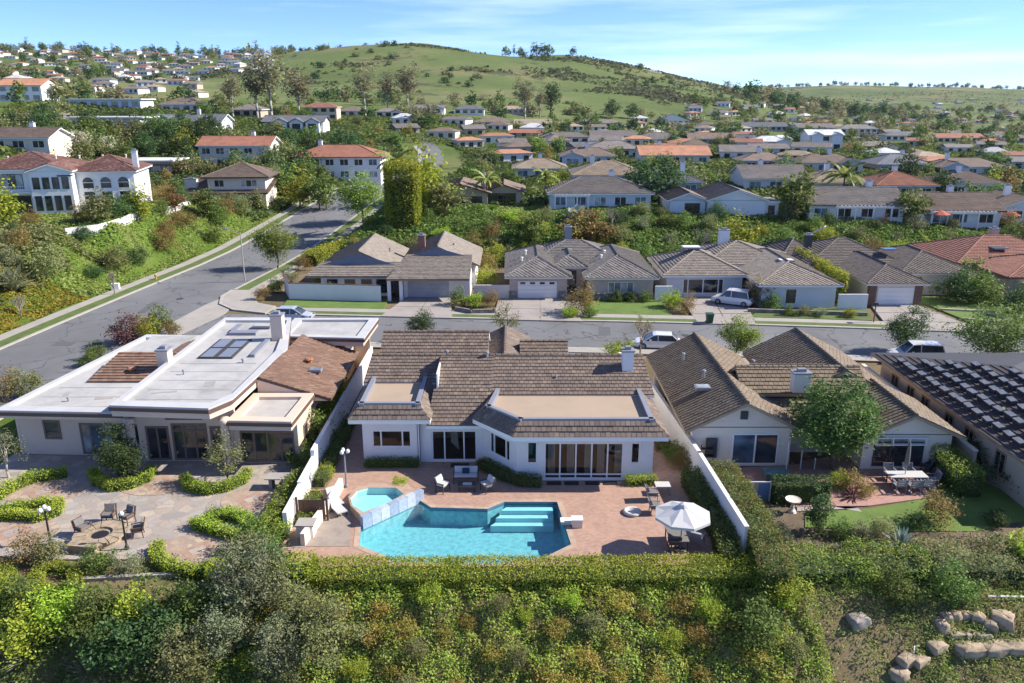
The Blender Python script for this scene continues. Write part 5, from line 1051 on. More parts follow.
# parasol
def octo(r_, z, n=8, a=0.2): return [(r_*math.cos(2*math.pi*k/n+a), r_*math.sin(2*math.pi*k/n+a), z) for k in range(n)]
PX, PY, _ = G(683, 509, 2.5)
r = thing('parasol', 'open off-white octagonal parasol over the patio table', 'umbrella', (PX, PY, 0.03))
MB().tube((0, 0, 0), (0, 0, 2.75), 0.03, 0.03, 8).build('pole', M_greycap, r); MB().lathe([(0.35, 0), (0.33, 0.08), (0.06, 0.12)], (0, 0, 0), 12).build('base', M_dark, r)
ring = octo(1.5, 2.15)
for k in range(8):
    a, b_ = Vector(ring[k]), Vector(ring[(k+1) % 8]); ap = Vector((0, 0, 2.72)); mid = (a+b_+ap)/3-Vector((0, 0, 0.05))
    MB().add([a, b_, ap, mid, a-Vector((0, 0, 0.14)), b_-Vector((0, 0, 0.14))], [(0, 1, 3), (1, 2, 3), (2, 0, 3), (0, 4, 5, 1)]).build('canopy_panel', M_fabric, r)
    MB().tube(a*0.99-Vector((0, 0, 0.02)), ap-Vector((0, 0, 0.06)), 0.012, 0.012, 4).build('rib', M_greycap, r)
MB().lathe([(0.28, 2.62), (0.2, 2.78), (0.03, 2.86)], (0, 0, 0), 8).build('vent_cap', M_fabric, r)
r = thing('patio_table', 'rectangular patio table under the open parasol', 'table', (PX-0.1, PY+0.6, 0.03)); MB().box(-0.5, 0.5, -0.9, 0.9, 0.68, 0.73).build('tabletop', M_greyfab, r)
for sx in (-1, 1):
    for sy in (-1, 1): MB().box(sx*0.42-0.03, sx*0.42+0.03, sy*0.8-0.03, sy*0.8+0.03, 0, 0.68).build('leg', M_dark, r)
for (u, v, a, lb) in ((652, 500, 90, 'grey patio chair left of the parasol, farther one'), (655, 513, 90, 'grey patio chair left of the parasol, nearer one'), (674, 549, 175, 'dark patio chair in front of the parasol by the hedge'), (697, 545, 150, 'pale reclined patio chair in front of the parasol by the hedge'), (706, 525, -80, 'patio chair right of the parasol pole')):
    chair('patio_chair', lb, at(u, v), R(a), M_dark if 'dark' in lb else M_greycap, M_fabric if 'pale' in lb else M_greyfab)
r = thing('side_table', 'pale square side table beside the house planter', 'table', at(662, 493)); MB().box(-0.45, 0.45, -0.35, 0.35, 0.55, 0.6).build('tabletop', M_fabric, r)
for sx in (-1, 1):
    for sy in (-1, 1): MB().box(sx*0.4-0.03, sx*0.4+0.03, sy*0.3-0.03, sy*0.3+0.03, 0, 0.55).build('leg', M_greycap, r)
tag(MB().lathe([(0.32, 0.0), (0.5, 0.02), (0.55, 0.12), (0.45, 0.2), (0.32, 0.18), (0.3, 0.05)], at(632, 513), 18).build('float_ring', M_fabric, smooth=True), 'pale round float lying on the brick patio', 'float')
for u, v, lb in ((577, 526, 'white square pedestal at the right pool edge'), (566, 523, 'low white block on the pool coping')):
    r = thing('pedestal', lb, 'pedestal', at(u, v, 0.05)); hh = 0.45 if u > 570 else 0.15
    MB().box(-0.28, 0.28, -0.22, 0.22, 0, hh).build('block', M_cream, r); MB().box(-0.32, 0.32, -0.26, 0.26, hh, hh+0.06).build('cap', M_white, r)
for (u, v, lb) in ((338, 512, 'white folding recliner by the spa, nearer one'), (335, 504, 'white folding recliner by the spa, farther one')):
    r = thing('recliner', lb, 'chair', at(u, v, 0.06), R(35)); MB().box(-0.3, 0.3, -0.7, 0.2, 0.26, 0.32).build('seat', M_fabric, r); MB().bar((0, 0.2, 0.3), (0, 0.62, 0.85), 0.58, 0.06).build('backrest', M_fabric, r)
    for sx in (-0.28, 0.28):
        for yy in (-0.6, 0.15): MB().box(sx-0.02, sx+0.02, yy-0.02, yy+0.02, 0, 0.26).build('leg', M_black, r)
# lamp posts
def lamp(label, loc, h=2.4, globes=3, mat=M_black, gm=M_white):
    r = thing('lamp_post', label, 'lamp', loc); MB().lathe([(0.13, 0), (0.12, 0.15), (0.06, 0.25), (0.04, h)], (0, 0, 0), 10).build('post', mat, r)
    for k in range(globes):
        a = 2*math.pi*k/globes; x, y = (0.22*math.cos(a), 0.22*math.sin(a)) if globes > 1 else (0, 0)
        if globes > 1: MB().bar((0, 0, h-0.12), (x, y, h-0.02), 0.03, 0.03).build('arm', mat, r)
        g = MB().lathe([(0.02, 0), (0.1, 0.04), (0.12, 0.14), (0.08, 0.24), (0.01, 0.27)], (x, y, h-0.02), 10).build('globe', gm, r, smooth=True)
lamp('dark lamp post with three white globes beside the spa', at(346.5, 487), 2.3, mat=M_greycap); lamp('dark lamp post at the left of the flagstone court', at(51, 544), 2.0); lamp('dark lamp post in front of the fire pit', at(127, 549), 2.0, 1)
# ================================================================== flagstone court on the left
sheet('flagstone_court', [(-33.5, 38.2), (-25.5, 36.2), (-19.5, 36.2), (-12.6, 36.6), (-12.6, 47.5), (-18.0, 47.8), (-24.4, 48.5), (-33.5, 48.9)], 0.03, M_flag)
def disc(cx, cy, rx_, ry_, n=28, a=0.0): return [(cx+rx_*math.cos(2*math.pi*k/n)*math.cos(a)-ry_*math.sin(2*math.pi*k/n)*math.sin(a), cy+rx_*math.cos(2*math.pi*k/n)*math.sin(a)+ry_*math.sin(2*math.pi*k/n)*math.cos(a)) for k in range(n)]
def court(u, v, rx_, ry_, lb, a=0.0):
    cx, cy = g2(u, v); o = sheet('stone_circle', disc(cx, cy, rx_, ry_, a=a), 0.05, M_flag2, 0.1); o2 = MB().obox((cx, cy), R(45), 0.75, 0.6, -0.05, 0.056).build('inlay', plain('rose_stone', (0.42, 0.27, 0.2), 0.85, 0.25, 3), o); MB().obox((cx, cy), R(45), 0.4, 0.3, -0.05, 0.061).build('inlay', M_flag, o)
court(43, 492, 2.6, 1.5, ''); court(198, 551, 2.7, 1.7, ''); court(158, 484, 2.4, 1.6, ''); court(12, 533, 2.5, 1.6, ''); court(252, 500, 1.8, 1.6, '')
cx, cy = g2(101, 540); r = thing('fire_pit', 'round stone fire pit with dark bowl on the flagstone court', 'fire pit', (cx, cy, 0.03))
n = 16
for k in range(n):
    a0_, a1_ = 2*math.pi*k/n+0.02, 2*math.pi*(k+1)/n-0.02; P = [(q_*math.cos(w_)*1.0, q_*math.sin(w_)) for q_, w_ in ((1.35, a0_), (1.35, a1_), (0.65, a1_), (0.65, a0_))]
    MB().prism(P, 0.3, 0.42).build('cap_stone', M_stone, r)
MB().lathe([(1.2, 0), (1.2, 0.3), (0.75, 0.3)], (0, 0, 0), 20).build('ring_wall', M_stone, r); MB().lathe([(0.6, 0.28), (0.45, 0.3), (0.1, 0.31)], (0, 0, 0), 14).build('fire_bowl', M_black, r)
for (u, v, a, lb) in ((84, 535, 65, 'dark wooden chair left of the fire pit'), (110, 522, 5, 'dark wooden chair behind the fire pit, left'), (128, 523, -25, 'dark wooden chair behind the fire pit, right'), (138, 536, -70, 'dark wooden chair right of the fire pit')):
    chair('wooden_chair', lb, at(u, v), R(a), M_brownwood, M_greyfab)
bx, by = g2(85, 552); tag(MB().obox((bx, by), R(-8), 0.75, 0.22, 0, 0.42).obox((bx, by), R(-8), 0.85, 0.28, 0.423, 0.5).build('stone_bench', M_stone), 'low rounded stone bench in front of the fire pit', 'bench')
wallpiece('retaining_wall', 'thin grey terrace wall in the planting bed, upper one', [g2(78, 580), g2(212, 573)], -1.0, 0.12, M_conc, th=0.25); wallpiece('retaining_wall', 'thin grey terrace wall in the planting bed, lower one', [g2(150, 590, -0.6), g2(212, 587, -0.6)], -1.6, -0.35, M_conc, th=0.25)
r = thing('picnic_table', 'pale outdoor table at the edge of the flagstone court', 'table', at(282, 487)); MB().box(-0.9, 0.9, -0.45, 0.45, 0.7, 0.76).build('tabletop', M_conc, r)
for sx in (-1, 1): MB().box(sx*0.6-0.1, sx*0.6+0.1, -0.3, 0.3, 0, 0.7).build('leg', M_conc, r)
# ================================================================== right garden
sheet('brick_patio', [g2(790, 508), g2(868, 507), g2(935, 498), g2(940, 470), g2(880, 452), g2(800, 462)], 0.09, M_pinkbrick); sheet('garden_path', [g2(797, 500), g2(862, 513), g2(858, 509), g2(797, 512)], 0.06, M_conc)
sheet('stone_patio', [g2(720, 470), g2(800, 465), g2(800, 478), g2(725, 486)], 0.07, M_pinkbrick)
lw = [g2(805, 528), g2(905, 532), g2(975, 532), g2(1030, 520), g2(1030, 485), g2(985, 470), g2(960, 452), g2(935, 455), g2(938, 497), g2(870, 509), g2(805, 514)]
sheet('lawn', lw, 0.05, M_lawn)
wallpiece('lawn_edging', 'curved stone edging right of the lawn', [g2(960, 452), g2(975, 465), g2(985, 482), g2(1030, 502)], 0, 0.16, M_stone, th=0.18)
tb = at(905, 485, 0.1); r = thing('dining_table', 'long pale outdoor dining table on the brick patio', 'table', tb); MB().box(-1.15, 1.15, -0.45, 0.45, 0.7, 0.75).build('tabletop', M_fabric, r)
for sx in (-1, 1):
    for sy in (-1, 1): MB().box(sx*1.0-0.03, sx*1.0+0.03, sy*0.35-0.03, sy*0.35+0.03, 0, 0.7).build('leg', M_dark, r)
for k, (dx, dy, a, lb) in enumerate(((-0.75, -0.75, 180, 'metal chair at the dining table, front left'), (0.1, -0.8, 180, 'metal chair at the dining table, front middle'), (0.9, -0.75, 170, 'metal chair at the dining table, front right'), (-0.6, 0.8, 0, 'metal chair at the dining table, back left'), (0.6, 0.8, 0, 'metal chair at the dining table, back right'), (1.6, 0, -90, 'metal chair at the right head of the dining table'))):
    chair('garden_chair', lb, (tb[0]+dx, tb[1]+dy, 0.1), R(a), M_greycap, None)
def closed_umbrella(label, loc, h, mat):
    r = thing('closed_umbrella', label, 'umbrella', loc); MB().tube((0, 0, 0), (0, 0, h), 0.025, 0.025, 6).build('pole', M_greycap, r); MB().lathe([(0.05, h*0.42), (0.16, h*0.5), (0.13, h*0.75), (0.08, h*0.95), (0.01, h*1.02)], (0, 0, 0), 8).build('canopy', mat, r, smooth=True); MB().lathe([(0.3, 0), (0.28, 0.07), (0.04, 0.1)], (0, 0, 0), 10).build('base', M_dark, r)
closed_umbrella('closed taupe umbrella standing in the dining table', (tb[0]-0.1, tb[1]+0.0, 0.1), 2.9, M_greyfab); closed_umbrella('closed navy umbrella before the right gable window', at(942, 463, 0.06), 2.6, M_navy)
for (u, v, lb, a) in ((928, 472, 'navy cushioned lounge chair beside the closed navy umbrella', 30), (940, 480, 'navy cushioned lounge chair nearer the lawn', -20)): chair('lounge_chair', lb, at(u, v, 0.1), R(a+180), M_dark, M_navy, w=0.8)
r = thing('birdbath', 'pale stone birdbath beside the low hedge wall', 'birdbath', at(792, 512, 0.0)); MB().lathe([(0.25, 0), (0.2, 0.1), (0.1, 0.2), (0.09, 0.6), (0.14, 0.66)], (0, 0, 0), 12).build('pedestal', M_cream, r); MB().lathe([(0.12, 0.66), (0.42, 0.74), (0.45, 0.84), (0.36, 0.8), (0.05, 0.74)], (0, 0, 0), 16).build('bowl', M_cream, r)
r = thing('glass_fence', 'sloping clear glass fence beside the white sliding door', 'fence', at(790, 470, 0.05)); 
for k in range(3): MB().add([(-0.2+k*0.9, 0, 0.1), (0.6+k*0.9, -0.25, 0.1), (0.6+k*0.9, -0.25, 1.9-0.55*(k+1)), (-0.2+k*0.9, 0, 1.9-0.55*k)], [(0, 1, 2, 3)]).build('pane', clearmat('fence_glass', (0.75, 0.82, 0.84)) if 'fence_glass' not in MATS else MATS['fence_glass'], r); MB().tube((-0.25+k*0.9, 0.0, 0), (-0.25+k*0.9, 0.0, 1.95-0.55*k), 0.035, 0.035, 6).build('post', M_white, r)
r = thing('garden_gate', 'small white-framed gate with blue panel beside the hedge', 'gate', at(757, 501, 0.0)); MB().box(-0.75, -0.68, -0.04, 0.04, 0, 1.3).build('post', M_white, r); MB().box(0.68, 0.75, -0.04, 0.04, 0, 1.3).build('post', M_white, r); MB().box(-0.67, 0.67, -0.03, 0.03, 1.2, 1.28).build('rail', M_white, r); MB().box(-0.67, 0.0, -0.015, 0.015, 0.1, 1.19).build('panel', M_tan, r); MB().box(0.01, 0.67, -0.015, 0.015, 0.1, 1.19).build('panel', plain('blue_panel', (0.13, 0.25, 0.45), 0.6), r)
r = thing('hot_tub_cover', 'low teal spa cover behind the clipped hedge', 'spa', at(775, 478, 0.07)); MB().box(-0.7, 0.7, -0.4, 0.4, 0, 0.4).build('tub', M_greyfab, r); MB().box(-0.75, 0.75, -0.45, 0.45, 0.4, 0.47).build('cover', plain('teal_cover', (0.12, 0.25, 0.24), 0.7), r)
r = thing('potting_rack', 'dark metal plant rack against the cream wall', 'rack', (12.55, 46.8, 0.0))
for sx in (-0.4, 0.4): MB().box(sx-0.02, sx+0.02, -0.02, 0.02, 0, 1.7).build('upright', M_black, r)
for zz in (0.4, 0.9, 1.4): MB().box(-0.38, 0.38, -0.15, 0.15, zz, zz+0.04).build('shelf', M_black, r)
# ================================================================== vehicles and street things
def car(name, label, loc, rz, paint, Lc=4.6, Wc=1.82, suv=False, cat='car'):
    r = thing(name, label, cat, loc, rz); h = Lc/2; w = Wc/2; bz = 0.98 if suv else 0.88; rf = 1.72 if suv else 1.43
    prof = [(-h, 0.42, 0.62, 0.86), (-h+0.12, 0.26, bz-0.12, 0.95), (-h+0.7, 0.22, bz, 1.0), (0.2, 0.2, bz, 1.0), (h*0.45, 0.22, bz-0.02, 1.0), (h-0.35, 0.24, bz-0.2, 0.95), (h-0.06, 0.34, bz-0.32, 0.85), (h, 0.42, 0.55, 0.78)]
    vs = []; fs = []
    for x, z0, z1_, k in prof:
        for y, z in ((-w*k*0.94, z0), (-w*k, (z0+z1_)/2), (-w*k*0.93, z1_), (w*k*0.93, z1_), (w*k, (z0+z1_)/2), (w*k*0.94, z0)): vs.append((x, y, z))
    for i in range(len(prof)-1):
        for j in range(6): fs.append((i*6+j, i*6+(j+1) % 6, (i+1)*6+(j+1) % 6, (i+1)*6+j))
    fs += [tuple(range(5, -1, -1)), tuple(range((len(prof)-1)*6, len(prof)*6))]
    MB().add(vs, fs).build('body', paint, r, smooth=False)
    a = [(-h+0.35, bz), (-h+(0.6 if suv else 0.95), rf-0.02), (0.15, rf), (h*0.28 if suv else 0.45, rf-0.06), (h*0.55, bz-0.02)]
    wb, wt = w*0.92, w*0.74
    def ring_(x, z): f = (z-bz)/(rf-bz); return wb+(wt-wb)*f
    g = MB()
    for sgn in (-1, 1):
        P = [(x, sgn*ring_(x, z), z) for x, z in a]; g.add(P, [tuple(range(5)) if sgn > 0 else tuple(range(4, -1, -1))])
    g.build('side_window', M_glass, r)
    for (p, q, nm) in ((0, 1, 'rear_window'), (3, 4, 'windscreen')):
        (x0, z0), (x1, z1_) = a[p], a[q]; MB().add([(x0, -ring_(x0, z0), z0), (x0, ring_(x0, z0), z0), (x1, ring_(x1, z1_), z1_), (x1, -ring_(x1, z1_), z1_)], [(0, 1, 2, 3)]).build(nm, M_glass, r)
    rm_ = MB()
    for p in (1, 2):
        (x0, z0), (x1, z1_) = a[p], a[p+1]; rm_.add([(x0, -ring_(x0, z0), z0), (x1, -ring_(x1, z1_), z1_), (x1, ring_(x1, z1_), z1_), (x0, ring_(x0, z0), z0)], [(0, 1, 2, 3)])
    rm_.build('roof', paint, r)
    pl = MB()
    for sgn in (-1, 1):
        for (x0, z0), (x1, z1_) in ((a[0], a[1]), (a[3], a[4]), ((0.0, bz), (0.0, rf)), (a[1], a[2]), (a[2], a[3])): pl.bar((x0, sgn*(ring_(x0, z0)+0.005), z0), (x1, sgn*(ring_(x1, z1_)+0.005), z1_), 0.07, 0.06)
    pl.build('pillar', paint, r)
    for sx in (-h+0.85, h-0.9):
        for sgn in (-1, 1):
            wv = MB().tube((sx, sgn*(w-0.2), 0.33), (sx, sgn*(w+0.01), 0.33), 0.34, 0.34, 16).build('wheel', M_black, r); MB().tube((sx, sgn*(w-0.02), 0.33), (sx, sgn*(w+0.025), 0.33), 0.2, 0.19, 12).build('rim', M_greycap, wv)
    for sgn in (-1, 1): MB().box(h-0.25, h-0.02, sgn*0.6-0.17, sgn*0.6+0.17, bz-0.34, bz-0.2).build('headlight', M_curtain, r); MB().box(-h+0.0, -h+0.15, sgn*0.62-0.15, sgn*0.62+0.15, bz-0.28, bz-0.12).build('tail_light', plain('tail_red', (0.3, 0.01, 0.01), 0.3), r)
    for sgn in (-1, 1): MB().box(0.62, 0.8, sgn*(w+0.05)-0.07, sgn*(w+0.05)+0.07, bz+0.0, bz+0.14).build('mirror', paint, r)
    return r
def paint(name, col):
    m, nt, b_ = _nt(name); b_.inputs['Base Color'].default_value = (*col, 1); b_.inputs['Roughness'].default_value = 0.3; b_.inputs['Coat Weight'].default_value = 0.6; b_.inputs['Metallic'].default_value = 0.1; return m
CW, CS = paint('white_car_paint', (0.72, 0.72, 0.73)), paint('silver_car_paint', (0.45, 0.48, 0.53))
car('parked_sedan', 'silver sedan parked at the kerb before the white courtyard wall', (-23.6, 82.6, 0.01), R(-3), CS); car('parked_sedan', 'white sedan parked behind the bare-branched street tree', (13.9, 72.8, 0.01), R(174), CW)
car('parked_suv', 'white SUV parked in the driveway of the pale blue house', (25.4, 89.0, 0.15), R(150), CW, 4.7, 1.9, True); car('parked_suv', 'white SUV parked behind the bare dark roof', (36.6, 68.4, 0.14), R(172), CW, 4.8, 1.95, True)
r = thing('wheelie_bin', 'dark green wheelie bin at the kerb before the pale blue house', 'bin', (20.9, 81.2, 0.02)); MB().add([(-0.28, -0.33, 0.08), (0.28, -0.33, 0.08), (0.28, 0.3, 0.08), (-0.28, 0.3, 0.08), (-0.36, -0.42, 1.05), (0.36, -0.42, 1.05), (0.36, 0.4, 1.05), (-0.36, 0.4, 1.05)], [(3, 2, 1, 0), (4, 5, 6, 7), (0, 1, 5, 4), (1, 2, 6, 5), (2, 3, 7, 6), (3, 0, 4, 7)]).build('body', plain('bin_green', (0.015, 0.1, 0.045), 0.5), r); MB().box(-0.39, 0.39, -0.45, 0.44, 1.055, 1.12).build('lid', MATS['bin_green'], r)
for sx in (-0.3, 0.3): MB().tube((sx-0.04, 0.3, 0.12), (sx+0.04, 0.3, 0.12), 0.12, 0.12, 10).build('wheel', M_black, r)
x, y, _ = G(245, 281, 0.1); r = thing('street_lamp', 'tall grey street lamp at the corner of the climbing road', 'street lamp', (x, y, 0.1)); MB().tube((0, 0, 0), (0, 0, 6.3), 0.1, 0.06, 8).build('post', M_conc, r); MB().tube((0, 0, 6.3), (-1.9, 0.3, 6.75), 0.05, 0.04, 6).build('arm', M_conc, r); MB().box(-2.3, -1.7, 0.18, 0.42, 6.68, 6.82).build('lamp_head', M_greycap, r)
x, y, _ = G(156, 279, 0.13); r = thing('fire_hydrant', 'small yellow fire hydrant on the grass strip by the climbing road', 'hydrant', (x, y, 0.12)); MB().lathe([(0.14, 0), (0.12, 0.1), (0.11, 0.5), (0.15, 0.52), (0.13, 0.62), (0.03, 0.72)], (0, 0, 0), 10).build('body', plain('hydrant_yellow', (0.6, 0.42, 0.03), 0.5), r)
for sgn in (-1, 1): MB().tube((0, 0, 0.42), (sgn*0.2, 0, 0.42), 0.06, 0.06, 8).build('nozzle', MATS['hydrant_yellow'], r)
x, y, _ = G(116, 290, 0.0); tag(MB().obox((0, 0), 0.2, 0.45, 0.3, 0, 0.9).build('utility_box', M_white), 'pale utility cabinet beside the sidewalk of the climbing road', 'cabinet').location = (x, y, z1(x, y))
def street_sign(label, loc, h=2.6):
    r = thing('sign_post', label, 'sign', loc); MB().tube((0, 0, 0), (0, 0, h), 0.03, 0.03, 6).build('post', M_dark, r); MB().box(-0.45, 0.45, -0.015, 0.015, h-0.2, h).build('plate', M_dark, r)
street_sign('dark street name post behind the flat-roofed house', (-36.0, 66, 0.0)); r = thing('mailbox_post', 'dark post beside the driveway of the brown-roofed garage', 'post', (38.4, 81.4, 0.12)); MB().tube((0, 0, 0), (0, 0, 1.9), 0.06, 0.06, 6).build('post', M_dark, r); MB().box(-0.15, 0.15, -0.25, 0.25, 1.9, 2.15).build('box', M_dark, r)
r = thing('metal_bin', 'grey metal construction bin behind the bare dark roof', 'bin', (43.4, 62.0, 0.0)); MB().box(-0.8, 0.8, -0.6, 0.6, 0, 3.9).build('body', M_greycap, r); MB().box(-0.85, 0.85, -0.65, 0.65, 3.9, 4.0).build('lid', M_conc, r)
# red parasols and pale block on the far terrace
for u, v in ((934, 226), (1003, 226)):
    x, y, z = onT(u, v); r = thing('red_parasol', 'open red parasol on the far terrace, %s of two' % ('left' if u < 970 else 'right'), 'umbrella', (x, y-1.5, z)); MB().tube((0, 0, -0.5), (0, 0, 2.5), 0.04, 0.04, 6).build('pole', M_white, r); MB().lathe([(1.5, 2.0), (0.8, 2.35), (0.05, 2.65)], (0, 0, 0), 8).build('canopy', plain('coral_fabric', (0.5, 0.13, 0.08), 0.9), r)
# stone seat and steps at the lower right
sx, sy, sz = onT(965, 650); r = thing('stone_bench', 'curved sandstone block seat with steps on the lower right slope', 'bench', (sx, sy, sz-0.05)); r.scale = (0.88, 0.88, 0.8)
def stone(cx, cy, cz, a, b_, h, rot, parent, seed, mat=M_stone, name='stone_block'):
    r_ = random.Random(seed); nu, nv = 16, 8; ca, sa = math.cos(rot), math.sin(rot); ph = [r_.uniform(0, 6.28) for _ in range(6)]; vs = []
    se = lambda t, e: math.copysign(abs(t)**e, t)
    for j in range(nv+1):
        q = -math.pi/2+math.pi*j/nv
        for i in range(nu):
            w_ = 2*math.pi*i/nu; d = 1+0.09*math.sin(3*w_+ph[0]+q)+0.07*math.sin(5*w_+2*q+ph[1])+0.05*math.sin(7*q+2*w_+ph[2])+r_.uniform(-0.03, 0.03)
            x = a*se(math.cos(q), 0.2)*se(math.cos(w_), 0.28)*d; y = b_*se(math.cos(q), 0.2)*se(math.sin(w_), 0.28)*d; z = (h*0.62)*se(math.sin(q), 0.4)*(1+0.06*math.sin(4*w_+ph[3]))
            vs.append((cx+x*ca-y*sa, cy+x*sa+y*ca, cz+h*0.4+z))
    fs = [(j*nu+i, j*nu+(i+1) % nu, (j+1)*nu+(i+1) % nu, (j+1)*nu+i) for j in range(nv) for i in range(nu)]
    return MB().add(vs, fs).build(name, mat, parent, smooth=True)
for k, (dx, dy, dz, a, b_, h, ro) in enumerate(((-0.95, 0.95, 0.2, 0.3, 0.42, 1.0, 0.3), (-0.45, 1.4, 0.35, 0.3, 0.28, 0.95, 0.1), (0.12, 1.5, 0.4, 0.3, 0.25, 0.95, 0), (0.68, 1.5, 0.4, 0.3, 0.25, 0.95, -0.1), (1.25, 1.35, 0.35, 0.32, 0.35, 1.0, -0.4), (1.75, 1.0, 0.2, 0.35, 0.4, 0.95, -0.5), (2.5, 1.3, 0.3, 0.6, 0.5, 1.1, -0.5), (-0.2, 0.75, 0.2, 0.4, 0.4, 0.5, 0), (0.5, 0.8, 0.2, 0.4, 0.4, 0.5, 0.2), (1.15, 0.7, 0.2, 0.4, 0.4, 0.5, 0))):
    stone(dx, dy, dz, a, b_, h, ro, r, k)
for k, (dx, dy, a, b_) in enumerate(((0.2, -0.1, 0.75, 0.5), (1.5, 0.05, 0.8, 0.55), (2.8, 0.2, 0.8, 0.6))): stone(dx, dy, -0.1, a, b_, 0.5, 0.1, r, 20+k, name='stone_step')
for k, (u, v) in enumerate(((934, 655), (918, 662), (904, 671), (897, 684))):
    x, y, z = onT(u, v+4); o = stone(0, 0, 0, 0.42, 0.32, 0.35, 0.5, None, 40+k, name='stepping_stone'); o.location = (x, y, z); tag(o, 'rough sandstone stepping stone below the stone seat, %s from the top' % ['first', 'second', 'third', 'fourth'][k], 'stone')
x, y, z = onT(857, 628); o = stone(0, 0, -0.12, 0.46, 0.36, 0.5, 0.3, None, 60, M_boulder, 'boulder'); o.location = (x, y, z); tag(o, 'grey boulder half buried in the grassy slope', 'boulder')
x, y, z = onT(912, 668); pp = MB()
pts = [onT(*q) for q in ((1030, 607), (1005, 607.5), (985, 608.5))]
for a_, b_ in zip(pts[:-1], pts[1:]): pp.tube(Vector(a_)+Vector((0, 0, 0.12)), Vector(b_)+Vector((0, 0, 0.12)), 0.05, 0.05, 6)
tag(pp.build('irrigation_pipe', M_white), 'white pipe lying on the slope above the stone seat', 'pipe')
pp = MB(); pts = [onT(*q) for q in ((918, 652), (912, 660), (911, 670), (897, 682), (893, 690))]
for a_, b_ in zip(pts[:-1], pts[1:]): pp.tube(Vector(a_)+Vector((0, 0, 0.2)), Vector(b_)+Vector((0, 0, 0.2)), 0.035, 0.035, 6)
tag(pp.build('irrigation_pipe', M_white), 'bent white pipe beside the stepping stones', 'pipe')
for lb, P in (('curved white terrace wall before the mansion pool', ((66, 236), (100, 231), (125, 224), (142, 216))), ('short white terrace wall right of the mansion', ((165, 213), (180, 209), (192, 204)))):
    Q_ = [onT(*p) for p in P]; r = thing('terrace_wall', lb, 'wall', Q_[0])
    for a_, b_ in zip(Q_[:-1], Q_[1:]): MB().bar(Vector(a_)-Vector(Q_[0])+Vector((0, 0, 0.2)), Vector(b_)-Vector(Q_[0])+Vector((0, 0, 0.2)), 0.3, 1.2).build('wall_panel', M_white, r)
for k, (x, y) in enumerate(((-14.5, 79.5), (17.5, 76.8), (-39.5, 92.0))):
    r = thing('manhole_cover', 'round iron manhole cover in the %s' % ['street before the grey garage', 'street before the stone-front house', 'climbing road near the corner'][k], 'manhole', (x, y, 0.008)); MB().lathe([(0.42, 0), (0.42, 0.012), (0.36, 0.016)], (0, 0, 0), 16).build('cover', M_dark, r)
for k, (x, y, w_, d_, a) in enumerate(((-4.0, 76.6, 2.6, 0.9, -0.1), (9.5, 78.4, 1.2, 3.0, -0.1), (28.0, 73.6, 4.0, 0.8, -0.12), (-41.5, 88, 0.9, 5.0, 0.1), (-38.5, 112, 1.1, 6.0, 0.12), (-43.6, 74, 2.0, 1.2, 0.0))):
    MB().obox((x, y), a, w_/2, d_/2, -0.05, 0.0105).build('asphalt_patch', plain('patch_asphalt', (0.12, 0.12, 0.125), 0.9, 0.1), kind='structure')
# ================================================================== plants
KIND = {}
def crown_pts(r_, rx_, ry_, rz_, zc, nclu, nleaf, csig, inner=0.35, flatbase=0.0):
    d = r_.normal(size=(nclu, 3)); d /= np.linalg.norm(d, axis=1)[:, None]; rad = r_.uniform(inner, 1, nclu)**0.7
    lump = 1+0.18*np.sin(d[:, 0]*4+rx_*3)+0.14*np.sin(d[:, 1]*5+1.3)+0.12*np.sin(d[:, 2]*6+2)
    C = d*(rad*lump)[:, None]*np.array([rx_, ry_, rz_])
    if flatbase: C[:, 2] = np.where(C[:, 2] < -flatbase*rz_, -flatbase*rz_+0.3*(C[:, 2]+flatbase*rz_), C[:, 2])
    k = r_.integers(0, nclu, nleaf); sg = csig*r_.uniform(0.6, 1.3, nclu)
    P = C[k]+r_.normal(size=(nleaf, 3))*sg[k][:, None]*np.array([1, 1, 0.7]); P[:, 2] += zc
    return P, C+np.array([0, 0, zc])
def make_kind(key, mat, rx_, rz_, zc, nclu, nleaf, leaf, csig, trunk=None, bark=None, seed=0, inner=0.35, nlimb=7, flat=0.0, asp=0.55, up=0.35):
    r_ = np.random.default_rng(seed+100); P, C = crown_pts(r_, rx_, rx_*r_.uniform(0.9, 1.1), rz_, zc, nclu, nleaf, csig, inner, flat)
    V_, Q_ = leaves(P, leaf, up, asp, r_); cm = quadmesh('crown', V_, Q_, L[mat]); tm = None
    if trunk:
        mb = MB(); top = zc-rz_*0.3; bend = r_.normal(size=2)*0.15; p = Vector((0, 0, -0.6)); n = 4
        pts = [p]+[Vector((bend[0]*math.sin(k*1.3), bend[1]*math.sin(k*1.1), top*k/n)) for k in range(1, n+1)]
        for k in range(n): mb.tube(pts[k], pts[k+1], trunk*(1-0.13*k), trunk*(1-0.13*(k+1)), 7)
        for k in r_.choice(nclu, min(nlimb, nclu), replace=False):
            s_ = pts[r_.integers(2, n+1)]; e = Vector(C[k]); m = (s_+e)/2+Vector((0, 0, 0.15*(e-s_).length)); mb.tube(s_, m, trunk*0.45, trunk*0.3, 5); mb.tube(m, e, trunk*0.3, trunk*0.08, 5)
        me = mb.build('trunk', bark or M_bark, smooth=True); tm = me.data; bpy.data.objects.remove(me)
    KIND[key] = (cm, tm)
